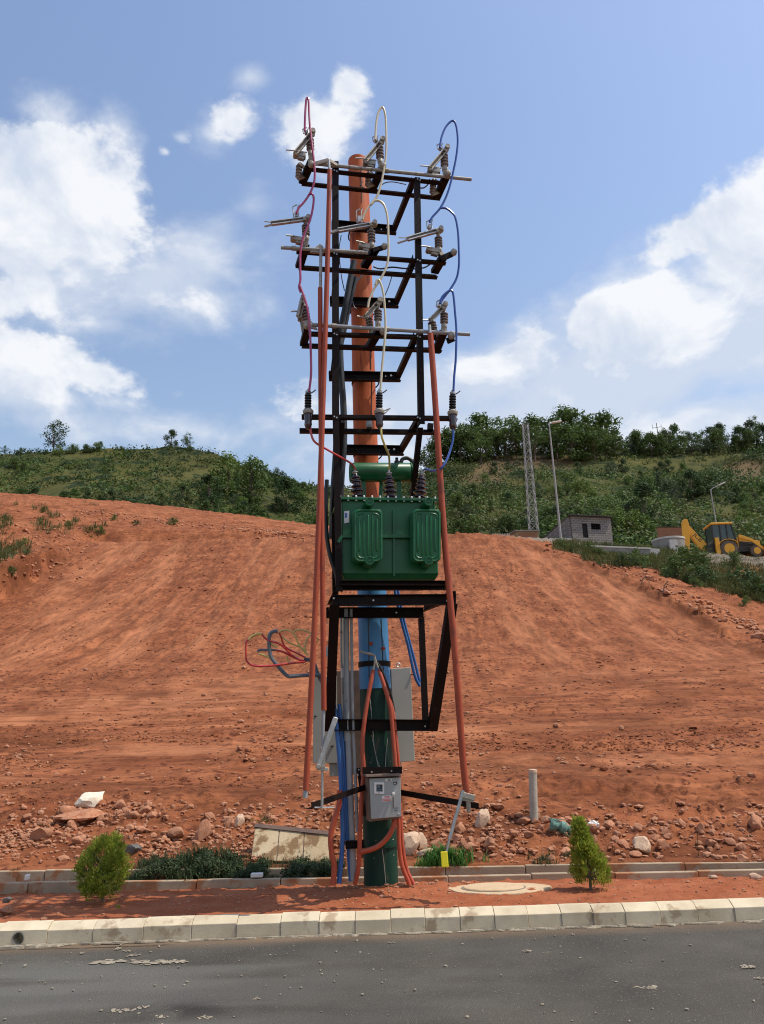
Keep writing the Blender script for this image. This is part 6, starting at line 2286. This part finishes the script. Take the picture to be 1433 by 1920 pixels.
for (x0, x1, sk) in ((664, 717, 0), (773.5, 826, 0)):
    m = MB()
    for k in range(3):
        v_ = vf - .05 - .055 * k
        m.prism(rrect(x0 - (2 - k) * 2.2, x1 - (2 - k) * 1.0, 955 + (2 - k) * 1.2, 1054 + (2 - k) * 1.0, 9, v_), -EV * .022)
    rad = m.build('radiator', TK, tf_, smooth=False, bevel=.006)
    vv = vf - .05 - .11 - .022
    m = MB()
    m.tube([S(x, y, vv) for x, y in []] or [p for p in rrect(x0 + 2.5, x1 - 2.5, 957.5, 1051.5, 8, vv)] + [rrect(x0 + 2.5, x1 - 2.5, 957.5, 1051.5, 8, vv)[0]], .010, 8, caps=False)
    m.build('rim', TK, rad)
    m = MB()
    for k in range(5):
        x = x0 + 10 + (x1 - x0 - 20) * k / 4
        yy = 8 if k in (0, 4) else 0
        m.tube([S(x, 966 + yy, vv + .006), S(x, 970 + yy, vv - .002), S(x, 1038 - yy, vv - .002), S(x, 1042 - yy, vv + .006)], .013 if k % 2 == 0 else .010, 8)
    for sx, sy in ((1, 1), (-1, 1), (1, -1), (-1, -1)):
        cx_, cy_ = (x0 + x1) / 2, 1004.5
        m.tube(spline([S(cx_ + sx * 20.5, cy_ + sy * 33, vv), S(cx_ + sx * 19, cy_ + sy * 38, vv), S(cx_ + sx * 15, cy_ + sy * 41, vv), S(cx_ + sx * 9, cy_ + sy * 42, vv)], 4), .009, 6)
    m.build('pressed_rib', TK, rad)
    for y in (946.5, 1055.5):
        c = S((x0 + x1) / 2, y, vf - .10)
        k = MB().lathe(c + EV * .1, -EV, [(0, .046), (.205, .046), (.218, .042), (.218, .034), (.210, .032)], 20).build('header_plug', TK, rad)
        MB().lathe(c - EV * .109, -EV, [(0, .031), (.004, .031), (.004, .022), (.001, .021)], 18).bar(c - EV * .113 - EU * .016, c - EV * .113 + EU * .016, .005, .012).build('boss', TK, rad)
    for y in (975, 1035):
        MB().bar(S((x0 + x1) / 2, y, vf - .06), S((x0 + x1) / 2, y, vf + .01), .06, .06).build('header_pipe', TK, rad, smooth=False)
# a second pair of radiators at the back, and a lifting lug at each end
for u in (uL + .28, uR - .25):
    MB().box(T(u, vr + .10, (z0 + z1) / 2), (.28, .12, .58), Matrix((EU, EV, Zu)).transposed()).build('radiator', TK, tf_, smooth=False, bevel=.03)
# conservator drum
a, b = S(659, 886, -.42), S(769, 886, -.42)
rc = px_len(18.5, a)
ax = (b - a).normalized()
drum = MB().lathe(a, ax, [(0, rc * .90), (.012, rc), ((b - a).length - .012, rc), ((b - a).length, rc * .92)], 32).build('conservator', TK, tf_)
for p_, s_ in ((a, 1), (b, -1)):
    MB().lathe(p_ + ax * (.0 * s_), ax * -s_, [(0, rc * 1.03), (.014, rc * 1.03)], 30).build('end_plate', TK, drum)
for u in (.2, .8):
    c = a.lerp(b, u)
    MB().bar(c - Zu * (rc - .01), Vector((c.x, c.y, z1 + .016)), .05, .03, EV).build('support', TK, drum, smooth=False)
MB().lathe(a.lerp(b, .78) + Zu * (rc - .005), Zu, [(0, .03), (.03, .03), (.03, .018), (.07, .018)], 10).build('filler_cap', M['black'], drum)
MB().tube(spline([a.lerp(b, .5) - Zu * rc * .9, a.lerp(b, .5) - Zu * (rc + .06) + EV * .03, Vector((a.lerp(b, .45).x, a.lerp(b, .45).y, z1 + .01))], 4), .02, 8).build('oil_pipe', TK, drum)
# high-voltage bushings
for (xb, yb, xt, yt, v) in ((673, 934, 666, 884, -.72), (733, 936, 729.5, 886, -.72), (785, 938, 791.5, 887, -.72)):
    p0, p1 = S(xb, yb, v), S(xt, yt, v)
    p0 = T((p0 - O0).dot(EU), v, z1 + .014)
    L = (p1 - p0).length
    R_ = px_len(13.5, p0)
    pr = [(0, R_ * .98), (L * .05, R_ * .98), (L * .05, R_ * .70), (L * .12, R_ * .70)]
    for i, (h, q_) in enumerate(((.16, 1.0), (.28, .92), (.42, .98), (.56, .80), (.69, .74), (.81, .68))):
        pr += [(L * (h - .035), R_ * q_ * .62), (L * (h - .015), R_ * q_), (L * (h + .012), R_ * q_ * .96), (L * (h + .05), R_ * q_ * .58)]
    pr += [(L * .9, R_ * .38), (L * .92, R_ * .30)]
    bs = MB().lathe(p0, p1 - p0, pr, 20).build('bushing', M['brown_porcelain'], tf_)
    d = (p1 - p0).normalized()
    MB().lathe(p0 + d * L * .90, d, [(0, .020), (L * .06, .020), (L * .06, .034), (L * .085, .034), (L * .085, .012), (L * .17, .012)], 10).build('terminal_stud', M['galv'], bs)
    m = MB()
    for k in range(4):
        a_ = k * pi / 2 + .5
        m.lathe(p0 + (EU * cos(a_) + EV * sin(a_)) * R_ * 1.02 - Zu * .01, Zu, [(0, .016), (.045, .016)], 6)
    m.build('clamp_bolt', M['galv'], bs)

# ---- low-voltage cabinet behind the pole, doors seen at both sides
cv = .58
cb = S(690, 1455, cv)
cab = thing('distribution_cabinet', 'pale grey distribution cabinet hung behind the pole, its doors showing on both sides', 'cabinet', tuple(cb))
CB = M['cabinet']


def plate(pts, v, d, nm, mat, par, bev=.006):
    return MB().prism([S(x, y, v) for x, y in pts], EV * d).build(nm, mat, par, smooth=False, bevel=bev)


bd = plate([(630, 1258), (736, 1254), (738, 1436), (640, 1456)], cv, .24, 'body', M['brown_and_shade'], cab)  # dark brown stands in for the shaded inside of the grey cabinet
dl = plate([(588, 1269), (632, 1267), (634, 1431), (587.5, 1431)], cv - .02, .03, 'door', CB, cab)
plate([(613, 1300), (660, 1300), (662, 1455), (618.5, 1456)], cv + .02, .03, 'gland_plate', CB, cab)
drr = plate([(733, 1254), (770, 1251), (778.5, 1427), (740, 1430)], cv - .02, .03, 'door', CB, cab)
plate([(735, 1428), (753, 1428), (753.5, 1438), (736, 1439)], cv, .03, 'gland_plate', CB, cab)
P_ = [S(747 + 3.5 * cos(t), 1247 + 3.5 * sin(t), cv) for t in np.linspace(0, 2 * pi, 13)]
MB().tube(P_, .008, 6, caps=False).build('lifting_eye', M['galv'], cab)
for (x, y) in ((591, 1343), (623, 1399), (773, 1265)):
    MB().bar(S(x - 2.5, y, cv - .03), S(x + 2.5, y, cv - .03), .02, .012).build('hinge', M['black'], dl if x < 700 else drr, smooth=False)

# ---- meter box on the front of the pole
mv = -.36
mb = S(722, 1536, mv)
mbx = thing('meter_box', 'grey electricity meter box with a small window, hung on the green foot of the pole', 'meter box', tuple(mb))
MT = M['meter']
body = plate([(689, 1459), (751, 1456.5), (752, 1534), (692, 1541)], mv + .03, .20, 'case', M['brown_and_shade'], mbx)
door = plate([(693, 1459.5), (751.5, 1457.5), (753, 1531.5), (696, 1536)], mv, .025, 'door', MT, mbx)
MB().prism([S(687, 1453, mv - .03), S(752, 1450.5, mv - .03), S(752.2, 1455, mv - .035), S(687, 1457.5, mv - .035)], EV * .27).build('rain_hood', M['brown_and_shade'], mbx, smooth=False, bevel=.004)
# window with its frame
x0, x1, y0_, y1_ = 701.8, 720.8, 1467, 1488.5
for (a, c) in (((x0, y0_), (x1, y0_ + 4)), ((x0, y1_ - 4.2), (x1, y1_)), ((x0, y0_ + 4), (x0 + 4.2, y1_ - 4.2)), ((x1 - 3.2, y0_ + 4), (x1, y1_ - 4.2))):
    plate([(a[0], a[1]), (c[0], a[1]), (c[0], c[1]), (a[0], c[1])], mv - .012, .012, 'window_frame', M['white'], door, .002)
plate([(x0 + 4.2, y0_ + 4), (x1 - 3.2, y0_ + 4), (x1 - 3.2, y1_ - 4.2), (x0 + 4.2, y1_ - 4.2)], mv - .004, .004, 'window_pane', M['glass'], door, 0)
plate([(708, 1472.3), (712.5, 1472.3), (712.5, 1477.5), (708, 1477.5)], mv - .0065, .002, 'meter_display', M['grey_cable'], door, 0)
plate([(708, 1480), (716, 1480), (716, 1482), (708, 1482)], mv - .0065, .002, 'meter_display', M['grey_cable'], door, 0)
plate([(709.5, 1486), (712, 1486), (712, 1487.2), (709.5, 1487.2)], mv - .0135, .0015, 'catch', M['black_print'], door, 0)
plate([(723, 1460.3), (735, 1460), (735, 1464.6), (723, 1465)], mv - .003, .003, 'label_plate', M['white'], door, 0)
plate([(727, 1461.6), (733.4, 1461.4), (733.4, 1463.6), (727, 1463.8)], mv - .0045, .0015, 'print', M['black_print'], door, 0)
plate([(738, 1466), (745, 1465.6), (745, 1470.8), (738, 1471.2)], mv - .003, .003, 'label_plate', M['black_print'], door, 0)
plate([(739.2, 1468), (743.4, 1467.4), (742.6, 1469.2), (739.2, 1469.4)], mv - .0045, .0015, 'print', M['white'], door, 0)
plate([(716.5, 1492.5), (733.5, 1491.3), (734, 1502), (717, 1503)], mv - .003, .003, 'danger_label', M['white'], door, 0)
for (ya, h_, xa, xb) in ((1493.2, 2.2, 721, 731), (1497.4, 1.7, 717.5, 733), (1500, 1.5, 718, 733)):
    plate([(xa, ya + .2), (xb, ya - .3), (xb, ya + h_ - .3), (xa, ya + h_ + .2)], mv - .0045, .0015, 'print', M['red_print'], door, 0)
plate([(737, 1494), (738.2, 1494), (739.2, 1515.5), (737.8, 1515.5)], mv - .006, .006, 'handle_slot', M['brown_and_shade'], door, 0)
MB().bar(S(736.6, 1486, mv - .02), S(739.4, 1490.5, mv - .02), .02, .025).build('handle', M['white'], door, bevel=.004)
for (xa, xb, y) in ((740.5, 747.2, 1514.2), (740, 746, 1518.6)):
    plate([(xa, y), (xb, y - .3), (xb, y + 1.3), (xa, y + 1.6)], mv - .0015, .0015, 'print', M['grey_cable'], door, 0)
MB().lathe(S(747.6, 1526.5, mv), -EV, [(0, .011), (.010, .011), (.012, .004)], 10).build('lock', M['galv'], door)
m = MB()
bolts(m, [S(700, 1462.8, mv), S(743, 1459.8, mv)], .006, .006)
m.build('screw', M['galv'], door)

# ---- grey PVC pipes, blue and orange hoses at the foot
def pipe(label, pts, mat, wpx, v, name='pipe', cat='pipe', group=None, sub=5, n=12, parts=()):
    P_ = SP(pts, v)
    t = thing(name, label, cat, tuple(P_[-1]), group)
    MB().tube(spline(P_, sub), px_len(wpx / 2, P_[len(P_) // 2]), n).build('wall', M[mat], t)
    return t, P_


def collar(t, p, r_, mat='pvc'):
    MB().lathe(p - Zu * .05, Zu, [(0, r_), (.0, r_ * 1.12), (.10, r_ * 1.12), (.10, r_)], 14).build('socket', M[mat], t)


t, P_ = pipe('thick grey PVC pipe running down beside the pole', [(649, 1142), (650, 1250), (651.5, 1340), (655, 1440), (659, 1530), (663, 1650)], 'pvc', 11.5, .02, group='grey pipes left of the pole')
collar(t, S(652.5, 1380, .02), px_len(5.7, P_[0]))
t, P_ = pipe('thin grey PVC pipe between the thick one and the pole', [(658.5, 1142), (660, 1240), (661, 1310), (664, 1400), (667, 1470), (670, 1560)], 'pvc', 6, .0, group='grey pipes left of the pole')
t, P_ = pipe('dark grey pipe left of the thick grey one', [(641, 1150), (642, 1250), (645, 1340), (649, 1420)], 'dullpipe', 7, .10, group='grey pipes left of the pole')
collar(t, S(643.5, 1262, .10), px_len(4, P_[0]), 'white')
GH = 'blue hoses left of the pole'
pipe('left blue hose hanging from the bottom beam into the soil', [(626, 1322), (632, 1370), (638, 1440), (642, 1520), (642.5, 1580), (636, 1656)], 'blue_hose', 9, -.02, 'hose', 'hose', GH)
pipe('middle blue hose close behind the left one', [(636, 1320), (641, 1370), (646, 1440), (650, 1520), (653, 1580), (658, 1652)], 'blue_hose', 8, .04, 'hose', 'hose', GH)
pipe('dark blue hose half hidden between the other two', [(632, 1330), (637, 1390), (642, 1460), (646.5, 1530), (648.5, 1575)], 'blue_hose', 7, .07, 'hose', 'hose', GH)
pipe('left of the two blue hoses slanting down inside the right of the frame', [(738, 1095), (752, 1160), (765, 1208), (774, 1250), (780, 1272), (788, 1287)], 'blue_hose', 6, .12, 'hose', 'hose', 'blue hoses right of the pole')
pipe('right of the two blue hoses slanting down inside the right of the frame', [(744, 1095), (757, 1160), (769, 1206), (778, 1240), (784, 1265), (788, 1280)], 'blue_hose', 5, .14, 'hose', 'hose', 'blue hoses right of the pole')
GO = 'orange hoses round the foot of the pole'
pipe('orange hose running from the blue sleeve down the left of the green foot', [(700, 1256), (696.5, 1275), (690.5, 1306), (684, 1347), (680.5, 1380), (680, 1410), (682, 1445), (678, 1500), (675, 1560), (673, 1620), (666, 1658)], 'hose', 8.5, [-.03, -.05, -.07, -.09, -.09, -.09, -.09, -.09, -.08, -.06, -.02], 'hose', 'hose', GO, 6)
pipe('orange hose running from the blue sleeve down the right of the green foot, front one', [(711, 1256), (716, 1272), (724, 1297), (732, 1326), (735, 1353), (738, 1390), (742, 1440), (747, 1535), (748.5, 1580), (754, 1622), (768, 1658)], 'hose', 8, [-.03, -.06, -.08, -.09, -.09, -.09, -.1, -.1, -.1, -.1, -.1], 'hose', 'hose', GO, 6)
pipe('orange hose beside the front one, curling away furthest right at the ground', [(720, 1280), (727, 1300), (735, 1325), (740, 1355), (744, 1395), (748, 1440), (752, 1538), (755.5, 1590), (763, 1630), (776, 1658)], 'hose', 7, [.04, .02, .0, -.02, -.04, -.05, -.06, -.06, -.06, -.08], 'hose', 'hose', GO, 6)
pipe('orange hose looping from under the meter box back across the green foot', [(741, 1536), (736, 1554), (727, 1570), (713, 1584), (698, 1592), (678, 1597)], 'hose', 9.5, [-.27, -.27, -.25, -.22, -.18, -.12], 'hose', 'hose', GO, 6)
pipe('orange hose bulging out to the left of the blue hoses', [(637, 1482), (636, 1508), (628, 1534), (620.5, 1565), (622, 1598), (627, 1624), (624.5, 1660)], 'hose', 10.5, -.05, 'hose', 'hose', GO, 6)
q, r_ = on_axis(1252)
m = MB()
for pl in ([(675, 1221), (684, 1224), (692, 1226), (702, 1228)], [(702, 1228), (705, 1240), (709, 1252)], [(700, 1256), (703, 1244), (703, 1232)]):
    m.tube(spline(SP(pl, -.06), 4), .011, 8)
m.lathe(S(690, 1225, -.05), (S(700, 1228, -.05) - S(690, 1225, -.05)), [(0, .016), (.05, .016)], 8)
t = thing('hose_clamp', 'small metal tap where the orange hoses meet on the blue sleeve', 'clamp', tuple(S(709, 1256, -.06)))
m.build('fitting', M['cast'], t)
cable('black cable running beside the right orange hose down from the blue sleeve', [(706, 1240), (717, 1258), (726, 1282), (734, 1305), (740, 1335)], 'black', .012, [-.05, -.05, -.03, -.0, .0])

# ---- loose cable ends sticking out to the left
cvv = .25
GL = 'loose cable ends left of the frame'
cable('thick grey cable bent like a hook below the loose wires', [(604, 1266), (578, 1266), (552, 1267.5), (541, 1268), (531, 1260), (519, 1246), (508, 1230), (504.5, 1205), (506.5, 1190), (513, 1184), (521, 1183.5)], 'grey_cable', .021, cvv, group=GL)
cable('short grey cable end pointing left among the loose wires', [(483, 1222), (487, 1219), (502, 1218.5), (517, 1219)], 'grey_cable', .013, cvv + .02, group=GL)
cable('red wire from the grey cable end back to the bundle', [(516, 1219), (530, 1222), (547, 1230), (560, 1236), (571, 1240)], 'red_cable', .013, cvv + .02, group=GL)
cable('red wire making the widest loop at the far left', [(573, 1241), (555, 1242.5), (530, 1246), (500, 1249), (478, 1248.5), (466, 1243), (461.5, 1233), (461.5, 1206), (466, 1199), (473, 1193.5)], 'red_cable', .0115, cvv - .02, group=GL)
cable('yellow cable end capping the wide red loop', [(466, 1199.5), (473, 1193), (482, 1189), (491, 1188.5)], 'yellow_cable', .0135, cvv - .02, group=GL)
cable('red wire crossing the middle of the loose bundle', [(490, 1187.5), (498, 1197), (506, 1201.5), (521, 1205.5), (532, 1213), (545, 1226), (557, 1235), (570, 1239)], 'red_cable', .0115, cvv - .01, group=GL)
cable('red wire dropping from the top loop of the loose bundle', [(524, 1186), (528, 1197), (533, 1210), (543, 1218), (560, 1226), (573, 1233)], 'red_cable', .010, cvv, group=GL)
cable('yellow wire along the left of the loose bundle', [(500, 1189), (505, 1196), (510, 1208), (520, 1214)], 'yellow_cable', .009, cvv, group=GL)
cable('yellow wire curving over the middle of the loose bundle', [(523, 1186), (530, 1195), (545, 1206), (562, 1213), (572, 1221), (578, 1229)], 'yellow_cable', .0095, cvv + .01, group=GL)
cable('yellow wire arching highest in the loose bundle', [(524, 1185), (532, 1181.5), (543, 1182.5), (552, 1190), (558, 1203), (566, 1217), (578, 1229)], 'yellow_cable', .0095, cvv - .01, group=GL)
cable('yellow wire looping behind the two red conduits', [(551, 1186), (557, 1181.5), (569, 1181.5), (583, 1187), (593, 1194), (596, 1201), (590, 1208)], 'yellow_cable', .0095, cvv + .03, group=GL)
cable('yellow wire rising between the arch and the conduits', [(574, 1222), (572, 1208), (578, 1196), (584, 1190)], 'yellow_cable', .0085, cvv + .02, group=GL)
cable('short yellow stub under the grey cable end', [(486, 1226), (494, 1228), (505, 1233)], 'yellow_cable', .0125, cvv, group=GL)
cable('yellow wire making the lowest loop of the bundle', [(538, 1231), (540, 1239), (547, 1243), (560, 1243), (572, 1241)], 'yellow_cable', .0085, cvv + .02, group=GL)
cable('thick black cable coming down from the loose bundle into the cabinet', [(570, 1236), (582, 1238), (590, 1246), (594, 1258), (600, 1272), (612, 1290)], 'grey_cable', .022, cvv + .05, group=GL)
plate([(611, 1212), (615.5, 1212), (615.5, 1231), (611, 1231)], .05, .02, 'cable_tray', M['white'], cab, 0)

# ================================================================== SMALL THINGS ON THE GROUND
# stained slab of three panels leaning on the rubble
a, b, c, d = atY(478, 1550, 10.05), atY(618, 1565, 9.85), atY(617, 1618, 9.62), atY(470, 1612, 9.72)
r = thing('leaning_slab', 'stained cream slab of three panels leaning on the rubble left of the pole', 'slab', tuple(d))
n_ = (b - a).cross(d - a).normalized()
if n_.y < 0:
    n_ = -n_
for i in range(3):
    s0, s1 = i / 3 + .006, (i + 1) / 3 - .006
    MB().prism([a.lerp(b, s0), a.lerp(b, s1), d.lerp(c, s1), d.lerp(c, s0)], n_ * (.035 + .004 * (i % 2))).build('panel', M['slab'], r, smooth=False, bevel=.004)
MB().prism([a + n_ * .012, b + n_ * .012, c + n_ * .012, d + n_ * .012], n_ * .06).build('backing', M['brown_and_shade'], r, smooth=False)
MB().bar(a + (d - a).normalized() * -.012 - n_ * .004, b + (c - b).normalized() * -.012 - n_ * .004, .05, .022, n_).build('edge_strip', M['brown_and_shade'], r, smooth=False)
# concrete post
p = G(1001, 1539)
q = atY(999, 1443, p.y + .02)
r_ = 8.0 * (p - CAMV).dot(FW) / 1450
post = thing('marker_post', 'short round concrete post standing in the rubble', 'post', tuple(p))
MB().tube([p - Zu * .15, p.lerp(q, .5), q], r_, 16).build('shaft', M['post'], post, bevel=.006)
MB().lathe(q - Zu * .035, Zu, [(0, r_ * 1.06), (.035, r_ * 1.02), (.042, r_ * .5)], 16).build('cap', M['pale_stone'], post)
# manhole on the strip
p = G(938, 1669)
mh = thing('manhole', 'round tan concrete manhole cover set in the soil strip', 'manhole', tuple(p))
zc = p.z + .018
mp = MB()
pad = []
for k in range(30):
    t_ = 2 * pi * k / 30
    q = 1 + .05 * sin(3 * t_) + .03 * sin(7 * t_ + 1)
    pad.append(Vector((p.x + .50 * cos(t_) * q, p.y + .27 * sin(t_) * q, zc)))
mp.prism(pad, (0, 0, -.12))
mp.build('surround', M['manhole'], mh, smooth=False, bevel=.01)
cc = Vector((p.x - .06, p.y + .05, zc))
MB().lathe(cc, Zu, [(-.02, .30), (.006, .30), (.014, .292), (.016, .27), (.017, .01)], 40).build('cover', M['manhole'], mh).scale = (1, .68, 1)
o = mh.children[-1]
o.location = ((cc - p).x * 0, (cc - p).y * (1 - .68), 0)
MB().lathe(cc, Zu, [(-.01, .318), (.004, .318), (.004, .302), (-.01, .302)], 40).build('rim', M['mortar'], mh).scale = (1, .68, 1)
mh.children[-1].location = (0, (cc - p).y * (1 - .68), 0)
# rolled green net and white plastic
p = G(1053, 1562)
r = thing('rolled_net', 'roll of green shade net lying in the rubble left of the right shrub', 'net', tuple(p))
m = MB()
s_ = (p - CAMV).dot(FW) / 1450
ax_ = Vector((1, -.1, -.28)).normalized()
P_ = [p + Zu * .07 + ax_ * (k / 10 - .5) * 40 * s_ for k in range(11)]
m.tube(P_, [s_ * (9 + 3 * sin(k * 1.3) + 1.5 * sin(k * 2.9)) for k in range(11)], 12)
m.build('roll', M['tarp'], r)
m = MB()
rn = random.Random(4)
for k in range(26):
    b0 = P_[rn.randrange(11)]
    a_ = rn.uniform(0, 6.3)
    rr3 = s_ * 11.5
    c0 = b0 + Vector((0, cos(a_), sin(a_))) * rr3
    m.tube(spline([c0, c0 + Vector((rn.uniform(-.05, .05), rn.uniform(-.03, .03), rn.uniform(-.02, .03))), c0 + Vector((rn.uniform(-.09, .09), rn.uniform(-.04, .04), rn.uniform(-.05, .02)))], 3), .004, 5)
m.build('loose_strand', M['tarp'], r)
p = G(1114, 1553)
bm = bmesh.new()
bmesh.ops.create_icosphere(bm, subdivisions=3, radius=1)
for v in bm.verts:
    v.co *= 1 + .5 * mnoise.noise(v.co * 2.2) + .3 * mnoise.noise(v.co * 5)
    v.co = Vector((v.co.x * .075, v.co.y * .06, v.co.z * .055))
me = bpy.data.meshes.new('plastic_scrap')
bm.to_mesh(me)
bm.free()
me.materials.append(M['white'])
place('plastic_scrap', me, (p.x, p.y, p.z + .035), (0, 0, .4), (1, 1, 1), 'crumpled white plastic lying behind the right shrub', 'litter')
# pale block lying on the drain kerb at the left, pale stone stub beside it
for (px, py, w, h, lab) in ((482, 1641, 22, 7, 'white flat brick on the drain kerb below the cream slab'), (51, 1645, 6, 9, 'small upright pale stub on the drain at the left edge')):
    k1 = S(px, py, 0)
    p = atY(px, py + h / 2, float(lin(K1, (px - 716) / 168)[1]) + .04)
    s_ = (p - CAMV).dot(FW) / 1450
    m = MB().box(p + Zu * h * s_ / 2, (w * s_, .07, h * s_))
    tag(m.build('brick', M['white'], None, smooth=False, bevel=.006), lab, 'brick')
# a few dry stems
for (px, py, h, lab) in ((1310, 1606, 45, 'single dry straw standing in the rubble at the right'), (573, 1550, 20, 'dry stem sticking up behind the cream slab')):
    p = G(px, py)
    s_ = (p - CAMV).dot(FW) / 1450
    o = MB().tube(spline([p, p + Zu * h * s_ * .5 + Vector((.01, 0, 0)), p + Zu * h * s_ + Vector((.03, 0, 0))], 4), .004, 5).build('straw', M['grass_olive'])
    tag(o, lab, 'straw')
# short bare stems on the right-hand bank
for (px, py, h) in ((1202, 1096, 16), (1243, 1112, 22)):
    p = G(px, py)
    s_ = (p - CAMV).dot(FW) / 1450
    o = MB().tube([p - Zu * .1, p + Zu * h * s_ * .6 + Vector((.1, 0, 0)), p + Zu * h * s_ + Vector((.3, 0, 0))], .028, 5).build('stump', M['bark'])
    tag(o, 'bare dead stem standing on the red bank at the right', 'stem', 'dead stems on the right bank')

for o in bpy.data.objects:
    if 'org' in o:
        del o['org']
